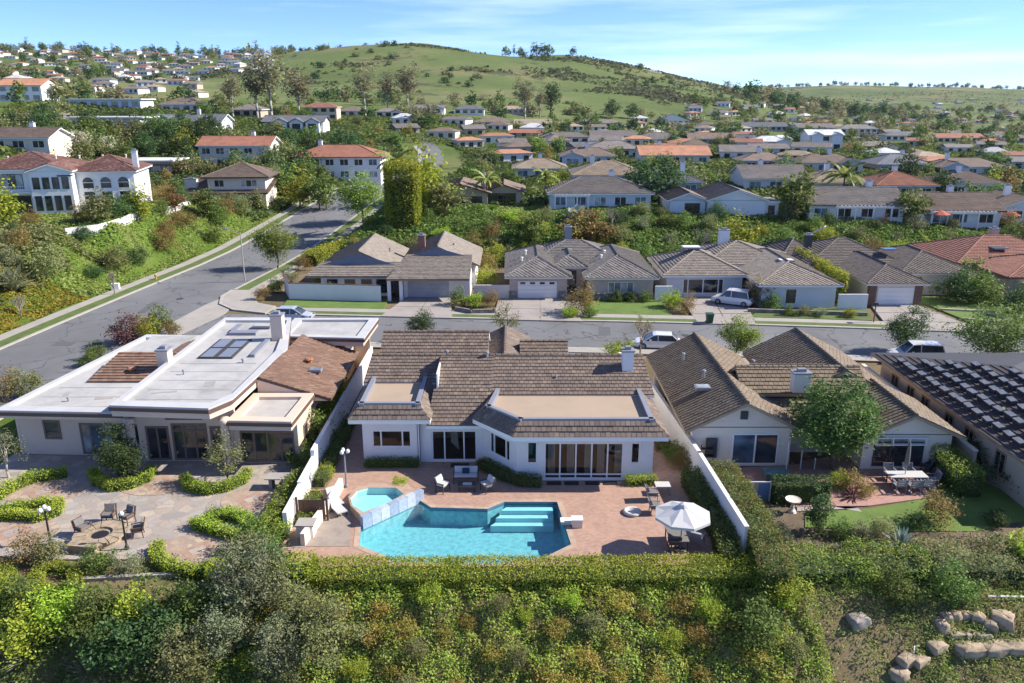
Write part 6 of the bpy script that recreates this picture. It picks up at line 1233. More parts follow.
def plant(key, loc, label, cat='tree', s=1.0, sz=None, group=None, name=None, rz=None, single=False):
    cm, tm = KIND[key]; sc_ = (s, s, sz or s)
    if single or (tm is None and cat != 'tree'):
        o = obj(name or 'shrub', cm)
    else:
        o = thing(name or 'tree', label, cat, loc, 0, group); obj('crown', cm, o)
        if tm: obj('trunk', tm, o)
    tag(o, label, cat, group); o.location = loc; o.scale = sc_; o.rotation_euler = (0, 0, rnd.uniform(0, 6.28) if rz is None else rz); return o
# near kinds (metres)
make_kind('yard_round', 'deep', 2.75, 2.2, 3.5, 240, 16000, 0.2, 0.34, 0.2, seed=1, inner=0.5, flat=0.6)
make_kind('court_tree', 'dark', 1.3, 1.4, 1.9, 80, 7500, 0.13, 0.26, 0.1, seed=2, inner=0.4)
make_kind('loose_tree', 'olive', 1.2, 1.1, 2.0, 32, 1500, 0.14, 0.26, 0.07, seed=3)
make_kind('pale_tree', 'grey', 1.2, 0.9, 2.2, 30, 1300, 0.12, 0.26, 0.08, M_palebark, seed=4)
make_kind('street_tree', 'bright', 2.6, 2.1, 3.9, 110, 8500, 0.24, 0.5, 0.14, seed=5, inner=0.3)
make_kind('broad_tree', 'green', 4.6, 3.0, 4.0, 150, 9000, 0.28, 0.65, 0.25, seed=6, flat=0.7)
make_kind('shrub_green', 'green', 1.0, 0.85, 0.75, 50, 2600, 0.13, 0.2, seed=7)
make_kind('shrub_dark', 'dark', 1.0, 0.9, 0.8, 50, 2600, 0.13, 0.2, seed=8)
make_kind('shrub_hedge', 'hedge', 1.0, 0.85, 0.75, 60, 2800, 0.12, 0.2, seed=9)
make_kind('shrub_rust', 'rust', 1.0, 0.9, 0.85, 45, 2200, 0.12, 0.22, seed=10)
make_kind('shrub_grey', 'grey', 1.0, 0.9, 0.8, 45, 2200, 0.12, 0.22, seed=11)
make_kind('shrub_yellow', 'yellow', 1.0, 0.85, 0.75, 45, 2200, 0.13, 0.22, seed=12)
make_kind('shrub_olive', 'olive', 1.0, 0.9, 0.8, 45, 2200, 0.13, 0.22, seed=13)
make_kind('shrub_purple', 'purple', 1.0, 0.9, 0.85, 45, 2000, 0.14, 0.24, seed=14)
make_kind('shrub_orange', 'orange', 0.75, 0.7, 0.45, 36, 1500, 0.11, 0.17, seed=15)
make_kind('cone_shrub', 'dark', 0.75, 1.25, 1.3, 60, 3400, 0.12, 0.18, 0.06, seed=16)
make_kind('tall_grey', 'grey', 2.2, 2.4, 1.6, 90, 6500, 0.19, 0.36, 0.12, seed=17, inner=0.3)
make_kind('tall_olive', 'olive', 2.0, 1.9, 1.3, 80, 5600, 0.18, 0.36, 0.12, seed=18)
# middle-distance kinds
for i, (k, m, rx_, rz_, zc, n) in enumerate((('mid_green', 'green', 2.9, 2.4, 3.1, 1500), ('mid_dark', 'dark', 2.7, 2.6, 3.2, 1500), ('mid_olive', 'olive', 3.0, 2.3, 3.0, 1400), ('mid_yellow', 'yellow', 2.2, 2.2, 2.7, 1200), ('mid_bright', 'bright', 2.7, 2.2, 3.0, 1300), ('mid_grey', 'grey', 2.6, 2.2, 2.8, 1200), ('mid_rust', 'rust', 2.3, 1.9, 2.3, 1000))):
    make_kind(k, m, rx_, rz_, zc, 42, n, 0.5, 0.55, 0.16, seed=30+i, inner=0.3, nlimb=5, flat=0.75)
make_kind('mid_euc', 'euc', 3.2, 4.0, 8.5, 46, 1500, 0.6, 0.8, 0.3, M_palebark, seed=40, inner=0.2, nlimb=10)
make_kind('mid_euc_b', 'euc', 2.6, 4.8, 8.2, 40, 1300, 0.6, 0.75, 0.28, M_palebark, seed=41, inner=0.2, nlimb=10)
make_kind('mid_pine', 'dark', 2.4, 4.4, 6.5, 40, 1500, 0.6, 0.7, 0.28, seed=42, inner=0.2)
make_kind('mid_cypress', 'dark', 1.2, 3.6, 3.8, 40, 1100, 0.4, 0.4, 0.14, seed=43)
make_kind('blossom_tree', 'blossom', 2.4, 1.7, 2.6, 46, 1100, 0.32, 0.45, 0.14, M_twig, seed=44, nlimb=14)
# far kinds
for i, (k, m) in enumerate((('far_green', 'green'), ('far_dark', 'dark'), ('far_olive', 'olive'), ('far_euc', 'euc'))): make_kind(k, m, 3.6, 3.2, 3.4, 26, 340, 1.25, 0.8, 0.3, seed=50+i, inner=0.3, nlimb=3)
make_kind('far_shrub', 'dark', 2.4, 1.4, 0.9, 22, 220, 1.0, 0.6, seed=56); make_kind('far_scrub', 'olive', 2.6, 1.2, 0.7, 22, 220, 1.0, 0.6, seed=57)
make_kind('far_tall', 'dark', 1.6, 6.0, 8.5, 20, 300, 1.2, 0.8, 0.3, seed=58)
# bare tree
def bare_tree(loc, h, label, s_=1, spread=0.55, leafm=None, mat=None, name='bare_tree'):
    r_ = random.Random(s_); o = thing(name, label, 'tree', loc); mb = MB(); tw = MB(); tips = []
    def grow_(p, d, ln, rad, lv):
        q = p+d*ln; (mb if lv < 3 else tw).tube(p, q, rad, rad*0.65, 5)
        if lv >= 4: tips.append(q); return
        for _ in range(3 if lv else 5):
            a = Vector((r_.gauss(0, spread), r_.gauss(0, spread), r_.uniform(0.3, 0.9))); grow_(q, (d*0.6+a).normalized(), ln*r_.uniform(0.55, 0.8), rad*0.6, lv+1)
    grow_(Vector((0, 0, -0.3)), Vector((0, 0, 1)), h*0.34, 0.1, 0); mb.build('trunk', mat or M_twig, o); b_ = tw.build('branches', mat or M_twig, o); b_['kind'] = 'stuff'
    if leafm: V_ = np.repeat(np.array([tuple(t) for t in tips]), 3, 0)+rng.normal(size=(len(tips)*3, 3))*0.15; leafobj('crown', V_, 0.12, L[leafm], o, kind='stuff')
    return o
def palm(loc, h, label, s_=1.0, nf=16, seed=0, trunk=True):
    r_ = random.Random(seed); o = thing('palm_tree' if trunk else 'spiky_plant', label, 'palm' if trunk else 'plant', loc)
    if trunk:
        mb = MB()
        for k in range(6): mb.tube((0, 0, h*k/6-(0.5 if k == 0 else 0)), (0, 0, h*(k+1)/6), 0.2-0.012*k, 0.19-0.012*k, 8)
        mb.build('trunk', M_bark, o)
    for k in range(nf):
        a = 2*math.pi*k/nf+r_.uniform(-0.2, 0.2); el = r_.uniform(0.1, 1.1); pts = []; p = Vector((0, 0, h)); d = Vector((math.cos(a)*math.cos(el), math.sin(a)*math.cos(el), math.sin(el))); fr = MB()
        for j in range(7):
            q = p+d*(0.34*s_); side = Vector((-math.sin(a), math.cos(a), 0))*(0.42*s_*(1-abs(j-2.2)/6)); dr = Vector((0, 0, -0.16*s_))
            fr.add([p, q, q+side+dr, p+side*0.9+dr], [(0, 1, 2, 3)]); fr.add([p, q, q-side+dr, p-side*0.9+dr], [(3, 2, 1, 0)]); p = q; d = (d+Vector((0, 0, -0.2))).normalized()
        fr.build('frond', L['palm'], o)
    return o
def spiky(loc, label, s_=1.0, n=26, mat='agave', seed=0, wide=0.09):
    r_ = random.Random(seed); o = thing('agave', label, 'plant', loc)
    for k in range(n):
        a = r_.uniform(0, 6.28); el = r_.uniform(0.25, 1.45); d = Vector((math.cos(a)*math.cos(el), math.sin(a)*math.cos(el), math.sin(el))); side = Vector((-math.sin(a), math.cos(a), 0))*wide*s_; l_ = s_*r_.uniform(0.75, 1.1)
        m = d*l_*0.55; e = d*l_+Vector((0, 0, -0.12*l_)); MB().add([(0, 0, 0), m+side, e, m-side, m+Vector((0, 0, -0.05))], [(0, 1, 2, 4), (0, 4, 2, 3)]).build('leaf', L[mat], o)
    return o
# hedges: woody core with a leaf skin
def hedge(label, path, w, z0, h, mat, dens=150, leaf=0.12, name='hedge', cat='hedge', rough=0.1, ground=False, mat2=None, group=None):
    P = [Vector(p) for p in path]; loc = (*path[0], z0); o = thing(name, label, cat, loc, 0, group); core = MB(); pts = []
    for k, (a, b_) in enumerate(zip(P[:-1], P[1:])):
        t = b_-a; Lh = t.length; t.normalize(); n = Vector((-t.y, t.x)); cw = w*0.33; e = t*cw*0.7
        q = [a-n*cw-e, b_-n*cw+e, b_+n*cw+e, a+n*cw-e]; core.prism([(v.x-loc[0], v.y-loc[1]) for v in q], -0.3, h*0.74+0.004*k)
        m = int(dens*1.75*Lh*(w+2*h))+8; s = rng.uniform(-w*0.25, Lh+w*0.25, m); c = rng.uniform(0, w+2*h, m)
        off = np.where(c < h, -w/2, np.where(c < h+w, c-h-w/2, w/2)); zz = np.where(c < h, c, np.where(c < h+w, h, w+2*h-c))
        lump = 1+rough*vnoise(s+a.x*3, c*2+a.y, 2.3, k); ef = np.maximum(0, np.maximum(-s, s-Lh))/(w*0.25); 
        off = off*lump*(1-0.35*ef**2); zz = zz*(1+rough*0.7*vnoise(s+a.y, c, 1.9, k+4))*(1-0.1*ef)
        rd = (zz > h*0.9)&(np.abs(off) > w*0.42); zz = np.where(rd, zz*0.95, zz)
        jit = rng.normal(size=(m, 3))*leaf*np.array([0.5, 0.5, 0.75])
        x = a.x+t.x*s+n.x*off+jit[:, 0]-loc[0]; y = a.y+t.y*s+n.y*off+jit[:, 1]-loc[1]; pts.append(np.stack([x, y, zz+jit[:, 2]], 1))
    for e, d_ in ((P[0], P[0]-P[1]), (P[-1], P[-1]-P[-2])):
        d_ = d_.normalized(); n = Vector((-d_.y, d_.x)); m = int(dens*1.6*w*h)+4; off = rng.uniform(-w/2, w/2, m); zz = rng.uniform(0, h, m); ex = w*0.25*(1-0.5*(2*off/w)**2); jit = rng.normal(size=(m, 3))*leaf*0.5
        pts.append(np.stack([e.x+d_.x*ex+n.x*off+jit[:, 0]-loc[0], e.y+d_.y*ex+n.y*off+jit[:, 1]-loc[1], zz+jit[:, 2]], 1))
    core.build('inner_branches', M_core, o); A_ = np.concatenate(pts)
    if mat2:
        k = rng.random(len(A_)) < 0.35*(A_[:, 2] > h*0.6); leafobj('foliage', A_[~k], leaf, L[mat], o, 0.3); leafobj('flush_leaves', A_[k], leaf, L[mat2], o, 0.5)
    else: leafobj('foliage', A_, leaf, L[mat], o, 0.3)
    return o
hedge('long clipped yellow-green hedge in front of the pool', [(-9.6, 34.2), (-3, 34.2), (4, 34.25), (11.9, 34.4)], 1.8, -0.7, 1.65, 'hedge', 230, 0.105, rough=0.05)
hedge('short clipped hedge before the wooden side deck', [(-14.6, 34.6), (-10.3, 34.5)], 1.9, -0.7, 1.7, 'hedge', 150, 0.12)
hedge('tall sloping hedge with reddish tips along the boundary wall', [(12.8, 43.6), (12.9, 39), (12.85, 35.6), (12.6, 33.0)], 1.45, -0.3, 2.3, 'green', 150, 0.12, rough=0.16, mat2='rust')
hedge('low dark hedge on the pool side of the boundary wall', [(11.0, 44.5), (11.2, 40.5), (11.3, 37.6), (11.1, 35.3)], 1.0, 0, 1.15, 'green', 140, 0.12)
hedge('square clipped dark green hedge beside the garden gate', [g2(775, 502), g2(823, 501)], 0.9, 0, 1.55, 'dark', 170, 0.11)
hedge('ragged shrub hedge below the birdbath', [(13.8, 35.0), (17.5, 35.1), (20.5, 35.2)], 2.6, -0.8, 1.75, 'green', 130, 0.13, rough=0.3, mat2='hedge')
hedge('grey-green shrub hedge below the lawn', [(21.2, 35.2), (26.0, 35.3)], 2.8, -0.8, 1.8, 'olive', 130, 0.13, rough=0.35)
hedge('bright yellow-green hedge at the right end of the lawn', [(26.6, 35.5), (34, 36)], 3.0, -0.8, 2.0, 'hedge', 130, 0.14, rough=0.3)
hedge('boxy hedge beside the tan boundary wall', [(27.6, 47.5), (27.4, 43.2)], 1.5, 0, 1.7, 'green', 130, 0.13, mat2='yellow')
hb = dict(dens=200, leaf=0.1)
hedge('U-shaped low hedge around the dark round tree', [g2(*p) for p in ((94, 476), (98, 485), (112, 490), (132, 488), (147, 482), (152, 474))], 0.62, 0.03, 0.55, 'hedge', **hb)
hedge('U-shaped low hedge around the loose small tree', [g2(*p) for p in ((185, 482), (190, 490), (206, 494), (226, 491), (242, 484), (247, 477))], 0.62, 0.03, 0.55, 'hedge', **hb)
hedge('low hedge sweeping round the left stone circle', [g2(*p) for p in ((-8, 503), (10, 492), (30, 483), (50, 479), (64, 477))], 0.7, 0.03, 0.6, 'hedge', **hb)
hedge('low hedge hooking below the left stone circle', [g2(*p) for p in ((-8, 515), (20, 511), (45, 507), (60, 508), (56, 516), (40, 521), (15, 519), (-8, 521))], 0.6, 0.03, 0.55, 'hedge', **hb)
hedge('curved low hedge round the nearest stone circle', [g2(*p) for p in ((158, 550), (158, 562), (170, 571), (195, 576), (220, 572), (238, 560))], 0.62, 0.0, 0.55, 'hedge', **hb)
hedge('curved low hedge between the stone circles and the tall shrubs', [g2(*p) for p in ((200, 530), (212, 522), (228, 518), (244, 522), (250, 530))], 0.7, 0.03, 0.6, 'hedge', **hb)
hedge('straight low hedge right of the nearest stone circle', [g2(*p) for p in ((196, 527), (215, 534), (236, 540))], 0.6, 0.03, 0.55, 'hedge', **hb)
hedge('round clipped hedge ring around the bare bed', [g2(*p) for p in ((36, 580), (42, 572), (58, 569), (74, 574), (77, 584), (68, 592), (50, 595), (38, 590), (36, 580))], 0.6, -0.15, 0.5, 'hedge', **hb)
hedge('small clipped hedge at the left edge of the terrace', [g2(*p) for p in ((-6, 574), (8, 576), (12, 585), (4, 594))], 0.6, -0.15, 0.6, 'hedge', **hb)
hedge('low hedge under the left bedroom window', [(-9.4, 47.1), (-6.2, 47.1)], 0.6, 0.03, 0.5, 'green', 220, 0.09)
hedge('curved dark hedge below the bay window', [(-1.9, 46.9), (-0.5, 45.3), (0.6, 44.5), (1.6, 44.4)], 0.8, 0.03, 0.6, 'green', 220, 0.09)
hedge('bright low hedge beside the right corner of the house', [(7.2, 44.6), (8.8, 44.6)], 0.6, 0.03, 0.5, 'hedge', 220, 0.09)
hedge('strip of green plants along the white fence', [(-11.8, 44.3), (-11.8, 47.5), (-11.8, 54)], 0.7, 0, 0.8, 'green', 150, 0.1, rough=0.3)
hedge('planting strip by the low end of the white fence', [(-11.6, 39.8), (-11.7, 42.6)], 0.8, 0, 0.7, 'green', 150, 0.1, rough=0.3, mat2='yellow')
hedge('leafy shrub hedge on the far side of the white fence', [(-13.3, 37.2), (-13.2, 40.0), (-13.0, 44.3)], 1.1, 0, 1.1, 'green', 150, 0.12, rough=0.3, mat2='hedge')
hedge('yellow hedge on the boundary between the pale blue and brown houses', [(38.2, 90), (38.2, 98), (38.0, 106)], 1.0, 0, 3.6, 'yellow', 60, 0.24)
hedge('tall tower of clipped dark hedge beside the climbing road', [onT(396, 224)[:2], onT(412, 224)[:2]], 5.2, z1(*onT(400, 224)[:2])-0.5, 10.0, 'hedge', 55, 0.34, rough=0.03, mat2='yellow')
hedge('yellow bank hedge along the right of the climbing road', [(-28.5, 112), (-25.5, 124), (-22.5, 136)], 2.6, 0.4, 1.3, 'yellow', 40, 0.28, rough=0.3)
# --- single trees and shrubs near by
TG = lambda u, v, z=0.0: G(u, v, z)
plant('yard_round', TG(831, 470), 'big round dark green tree before the cream gabled house', s=1.0); plant('court_tree', TG(124, 480), 'dense round tree inside the left U-shaped hedge'); plant('loose_tree', TG(229, 483), 'thin loose tree inside the right U-shaped hedge')
plant('pale_tree', TG(10, 478), 'pale little tree at the left corner of the flat-roofed house'); plant('cone_shrub', TG(818, 533), 'dark cone-shaped shrub beside the lawn', s=0.95); plant('street_tree', (*TG(277, 269)[:2], 0.1), 'bright green street tree on the corner grass strip', s=1.0)
plant('street_tree', onT(362, 224), 'bright green tree leaning over the climbing road', s=1.35); plant('broad_tree', TG(992, 366), 'broad green tree behind the bare dark roof', s=0.82, sz=0.72); plant('street_tree', TG(737, 360), 'small bright tree between the two tan gables', s=0.62)
plant('court_tree', TG(421, 341), 'small dark tree behind the main roof', s=0.9); plant('loose_tree', TG(507, 343), 'small tree behind the main ridge', s=1.2); plant('shrub_hedge', TG(620, 362), 'round green bush by the driveway of the pool house', 'shrub', s=1.35)
plant('court_tree', TG(905, 352), 'dark tree left of the broad green tree', s=1.25)
bare_tree(TG(640, 357), 4.6, 'bare-branched street tree before the white sedan', 3, leafm='rust'); bare_tree(TG(115, 295), 3.2, 'thin bare sapling by the sidewalk', 4, 0.3); bare_tree(TG(22, 320), 3.0, 'thin bare sapling at the left edge of the sidewalk', 5, 0.3); bare_tree(onT(700, 262), 5.5, 'leafless grey tree on the bank behind the pale blue house', 6); bare_tree(onT(612, 238), 5.0, 'leafless grey tree on the bank behind the stone-front house', 8); bare_tree(TG(330, 300), 2.4, 'thin tree before the white courtyard wall', 9, leafm='olive')
SH = [('shrub_purple', 128, 345, 1.7, 'purple-leaved shrub behind the flat-roofed house'), ('shrub_yellow', 146, 340, 1.5, 'yellow-green shrub right of the purple one'), ('shrub_green', 158, 336, 1.6, 'green shrub at the kerb behind the white roof'), ('shrub_rust', 173, 337, 0.9, 'rusty little shrub at the kerb'), ('shrub_green', 97, 358, 0.9, 'small shrub beside the street name post'), ('shrub_green', 88, 366, 0.8, 'small round shrub left of the street name post'),
 ('shrub_olive', 30, 398, 1.3, 'olive shrub at the rear corner of the white roof'), ('shrub_rust', 5, 400, 1.3, 'rusty shrub at the left edge by the road'), ('shrub_hedge', 322, 425, 1.55, 'tall yellow-green shrub between house and white fence'), ('shrub_green', 314, 445, 1.3, 'green shrub halfway along the white fence'), ('shrub_hedge', 333, 400, 1.5, 'yellow-green shrub at the rear of the white fence'), ('shrub_green', 305, 468, 0.95, 'round green shrub at the step of the white fence'),
 ('shrub_yellow', 327, 478, 0.5, 'small yellow shrub at the foot of the white fence'), ('shrub_hedge', 400, 489, 0.55, 'small green shrub at the corner of the spa'), ('shrub_rust', 683, 470, 0.75, 'round rusty green shrub beside the boundary wall'), ('shrub_green', 673, 460, 0.75, 'green shrub behind the round rusty one'), ('shrub_green', 663, 450, 0.7, 'farthest green shrub in the side passage'),
 ('shrub_green', 840, 536, 0.62, 'round clipped shrub, first right of the cone'), ('shrub_grey', 858, 539, 0.62, 'round clipped shrub, second right of the cone'), ('shrub_olive', 880, 538, 0.7, 'round clipped shrub, third right of the cone'), ('shrub_rust', 938, 523, 1.05, 'airy rusty shrub at the edge of the lawn'), ('shrub_dark', 918, 528, 0.55, 'dark little shrub left of the airy rusty one'),
 ('shrub_hedge', 908, 462, 0.7, 'round ball shrub under the right gable window'), ('shrub_green', 926, 462, 0.7, 'second ball shrub under the right gable window'), ('shrub_dark', 985, 472, 1.3, 'dark mound at the right edge of the lawn'), ('shrub_olive', 1012, 462, 1.9, 'large round shrub at the right edge'), ('shrub_dark', 1015, 490, 1.2, 'dark shrub below the large round one'), ('shrub_dark', 995, 525, 0.6, 'small dark shrub on the lawn near the bright hedge'),
 ('shrub_rust', 850, 490, 0.75, 'reddish spiky shrub beside the brick patio'), ('shrub_yellow', 838, 488, 0.7, 'yellow-green shrub at the foot of the big round tree'), ('shrub_rust', 866, 497, 0.6, 'pinkish shrub at the corner of the brick patio'), ('shrub_rust', 960, 492, 0.5, 'small red flowering shrub at the patio edge'), ('shrub_grey', 770, 533, 0.8, 'grey shrub behind the tall sloping hedge'), ('shrub_grey', 783, 543, 0.6, 'grey shrub below the birdbath'),
 ('shrub_rust', 30, 563, 0.9, 'orange-green shrub below the left lamp post'), ('shrub_olive', 50, 562, 0.8, 'olive shrub below the left lamp post'), ('shrub_green', 100, 570, 0.8, 'green shrub in the planting bed below the fire pit'), ('shrub_grey', 130, 572, 0.7, 'grey-green shrub in the planting bed'), ('shrub_grey', 215, 520, 0.5, 'grey shrub inside the small court hedge'),
 ('shrub_rust', 580, 313, 1.75, 'round rusty tree-like shrub between garage and window'), ('shrub_hedge', 570, 318, 0.9, 'green mound below the rusty shrub'), ('shrub_green', 590, 317, 0.8, 'second green mound below the rusty shrub'), ('shrub_green', 460, 306, 1.2, 'leafy plant in the curved planter, left'), ('shrub_hedge', 475, 307, 1.1, 'leafy plant in the curved planter, middle'), ('shrub_rust', 490, 306, 1.0, 'reddish plant in the curved planter, right'),
 ('shrub_yellow', 486, 286, 1.5, 'yellow-green shrub beside the grey garage'), ('shrub_rust', 487, 272, 1.6, 'red-brown shrub between the first two houses'), ('shrub_hedge', 672, 308, 1.3, 'bright shrub at the left of the wide driveway'), ('shrub_rust', 686, 312, 1.1, 'rusty shrub at the left of the wide driveway'), ('shrub_rust', 757, 306, 1.7, 'rusty green bush beside the driveway SUV'), ('shrub_green', 770, 310, 1.1, 'green bush right of the driveway SUV'),
 ('shrub_green', 615, 302, 0.8, 'shrub under the striped window, left'), ('shrub_dark', 630, 302, 0.8, 'shrub under the striped window, middle'), ('shrub_green', 645, 302, 0.8, 'shrub under the striped window, right'), ('shrub_dark', 955, 302, 2.1, 'dark shrub beside the rust-red roof, left'), ('shrub_green', 972, 300, 2.6, 'pale flowering shrub beside the rust-red roof'), ('shrub_green', 992, 306, 1.5, 'low shrub at the tan boundary wall'), ('shrub_dark', 1018, 315, 1.9, 'dark shrub at the right edge of the street'),
 ('shrub_green', 790, 316, 0.7, 'small plant in the long planter, first'), ('shrub_olive', 805, 316, 0.7, 'small plant in the long planter, second'), ('shrub_grey', 820, 317, 0.7, 'small plant in the long planter, third'), ('shrub_rust', 262, 300, 0.9, 'rusty shrub at the corner garden'), ('shrub_green', 275, 292, 1.0, 'green shrub at the corner garden'), ('shrub_grey', 290, 282, 1.1, 'grey shrub outside the courtyard'), ('shrub_rust', 303, 270, 1.1, 'reddish shrub behind the courtyard wall'), ('shrub_yellow', 322, 285, 1.0, 'yellow shrub inside the courtyard'), ('shrub_rust', 535, 268, 1.0, 'reddish shrub in the side yard'),
 ('shrub_yellow', 850, 318, 0.7, 'yellow plant at the end of the planter'), ('shrub_green', 1010, 250, 2.0, 'green shrub behind the rust-red roof')]
for k, u, v, s, lb in SH: x, y, z = TG(u, v); plant(k, (x, y, 0.0 if y > 36 else z1(x, y)), lb, 'shrub', s)
spiky(TG(900, 548), 'grey-green spiky agave clump below the lawn', 1.35, 34, 'agave', 2, 0.07); spiky((*onT(30, 676)[:2], onT(30, 676)[2]), 'pale spiky grass clump at the lower left edge', 1.3, 60, 'grey', 3, 0.035); spiky(onT(88, 676), 'second pale spiky grass clump at the lower left', 1.3, 60, 'grey', 4, 0.035)
spiky(onT(577, 222), 'blue-grey agave clump on the terrace edge', 3.2, 30, 'agave', 5, 0.3); spiky(TG(853, 498), 'dark purple spiky plant beside the brick patio', 1.1, 24, 'purple', 6, 0.05)
spiky(onT(12, 290), 'pale tall cactus clump at the left edge', 3.4, 26, 'grey', 7, 0.16)
palm(onT(487, 206), 4.6, 'small palm before the timber lodge', 1.5, 16, 1); palm(onT(842, 200), 4.5, 'palm behind the long white house', 2.0, 18, 2); palm(onT(398, 214), 8.5, 'palm standing above the clipped hedge tower', 1.7, 16, 3); palm(onT(545, 204), 5.0, 'slim palm between lodge and glassy ranch', 1.3, 14, 4)
# ================================================================== plant cover (uncountable masses)
def cover(name, label, x0, x1, y0, y1, dens, leaf, hgt, mat, keep=None, up=0.4, f=0.9, seed=1, asp=0.55):
    n = int((x1-x0)*(y1-y0)*dens); x = rng.uniform(x0, x1, n); y = rng.uniform(y0, y1, n)
    if keep is not None: k = keep(x, y); x, y = x[k], y[k]
    c = np.clip(0.55+0.55*vnoise(x, y, f, seed)+0.3*vnoise(x, y, f*2.7, seed+3), 0.02, 1.3)
    z = zt(x, y)+hgt*c*rng.uniform(0.25, 1.0, len(x))**0.5
    tag(leafobj(name, np.stack([x, y, z], 1), leaf, L[mat], None, up, 'stuff', asp), label); return x, y
def in_poly(x, y, P):
    r_ = np.zeros(len(x), bool); n = len(P)
    for i in range(n):
        (a, b), (c, d) = P[i], P[(i+1) % n]; k = ((b > y) != (d > y)) & (x < (c-a)*(y-b)/((d-b) or 1e-9)+a); r_ ^= k
    return r_
edge = lambda x: 33.6+0.2*np.sin(x)
cover('slope_cover', 'dense leafy cover on the slope below the pool hedge', -15, 14.5, 24, 33.8, 330, 0.14, 0.75, 'slope', lambda x, y: y < 33.4, f=1.9, seed=2)
cover('left_slope_cover', 'dense green cover on the slope below the flagstone court', -40, -12, 24, 35.4, 230, 0.16, 0.9, 'green', lambda x, y: y < 33.3+0.3*np.sin(x*2), f=0.9, seed=5)
cover('grass', 'wild grass and weeds on the lower right slope', 13.5, 40, 23, 34.2, 260, 0.15, 0.4, 'grass', lambda x, y: rng.random(len(x)) < np.clip(0.75+0.6*vnoise(x, y, 0.55, 8)+0.4*vnoise(x, y, 1.7, 2), 0.18, 1), f=1.6, seed=7, asp=0.35)
cover('weeds', 'low weeds in the bed below the fire pit', -34, -13, 34.4, 36.6, 70, 0.14, 0.35, 'green', lambda x, y: vnoise(x, y, 1.3, 4) > -0.2, f=1.5, seed=8)
cover('bed_plants', 'low mixed plants in the bed between lawn and front hedge', 13.6, 32, 36.2, 38.6, 75, 0.14, 0.4, 'olive', lambda x, y: (vnoise(x, y, 1.1, 6) > -0.45) & ~in_poly(x, y, lw), f=1.5, seed=19)
road_clear = lambda x, y: (np.abs(x-rx(y)) > 9.3)
cover('bank_cover', 'mixed green cover on the bank behind the houses across the street', -27, 100, 110.5, 140, 26, 0.5, 1.1, 'green', lambda x, y: road_clear(x, y) & (vnoise(x, y, 0.16, 3) > -0.35), f=0.35, seed=9)
cover('bank_grass', 'bright grass patches on the bank behind the houses', -27, 100, 110.5, 140, 15, 0.45, 0.4, 'grass', lambda x, y: road_clear(x, y) & (vnoise(x, y, 0.16, 3) <= -0.1), f=0.4, seed=10)
cover('roadside_grass', 'bright green grass on the left roadside bank', -75, -41, 92, 165, 22, 0.42, 0.35, 'grass', lambda x, y: (x < rx(y)-9.4), f=0.4, seed=11)
cover('roadside_flowers', 'yellow flowering ground cover beside the left sidewalk', -66, -46, 62, 92, 45, 0.32, 0.5, 'flower', lambda x, y: (x < rx(y)-9.3) & (x > rx(y)-17), f=0.5, seed=12)
cover('roadside_brush', 'brown-green brush on the left bank below the mansion', -105, -50, 72, 102, 30, 0.5, 1.5, 'olive', lambda x, y: (x < rx(y)-15+2*np.sin(y)), f=0.25, seed=13)
cover('valley_cover', 'low garden shrubs filling the valley between the houses', -140, 190, 140, 300, 2.6, 1.0, 1.3, 'dark', lambda x, y: road_clear(x, y), f=0.1, seed=14)
cover('valley_green', 'green gardens filling the valley between the houses', -160, 260, 150, 420, 1.3, 1.2, 1.4, 'green', lambda x, y: road_clear(x, y) | (y > 280), f=0.1, seed=15)
sp = []
for u, v, ru, rv, n in ((705, 84, 55, 12, 900), (650, 92, 60, 8, 800), (610, 76, 36, 5, 350), (560, 76, 34, 5, 350), (585, 62, 60, 3.0, 500), (640, 68, 50, 3.5, 500), (690, 100, 50, 5, 500), (190, 77, 34, 3.5, 300), (230, 73, 30, 3, 200), (270, 70, 26, 2.5, 160), (320, 83, 30, 3, 160), (350, 66, 30, 2.5, 120), (480, 70, 26, 3, 140), (430, 47, 70, 1.4, 260), (740, 96, 30, 4, 300), (880, 96, 60, 4, 260), (980, 102, 50, 6, 400), (960, 94, 60, 3, 200)):
    c = onT(u, v); e = onT(u, v+rv); f = depth_of(c); X = ru*f/FPX; Y = max(6.0, abs(c[1]-e[1])); n = int(n*1.6); a = rng.uniform(0, 6.28, n); q = np.sqrt(rng.random(n))*(1+0.35*np.sin(a*5+u)+0.2*np.sin(a*11))
    x, y = c[0]+X*q*np.cos(a), c[1]+Y*q*np.sin(a); k = vnoise(x, y, 0.06, 3) > -0.45; x, y = x[k], y[k]; sp.append(np.stack([x, y, zt(x, y)+rng.uniform(0.1, 1.3, len(x))], 1))
tag(leafobj('hill_scrub', np.concatenate(sp), 3.0, L['scrub'], None, 0.5, 'stuff', 0.8), 'dark scrub patches on the grassy hill')
cover('lawn_grass', 'short mown grass of the right lawn', 14.5, 30, 38.0, 46, 160, 0.1, 0.1, 'bright', lambda x, y: in_poly(x, y, lw), f=2, seed=18, asp=0.3)
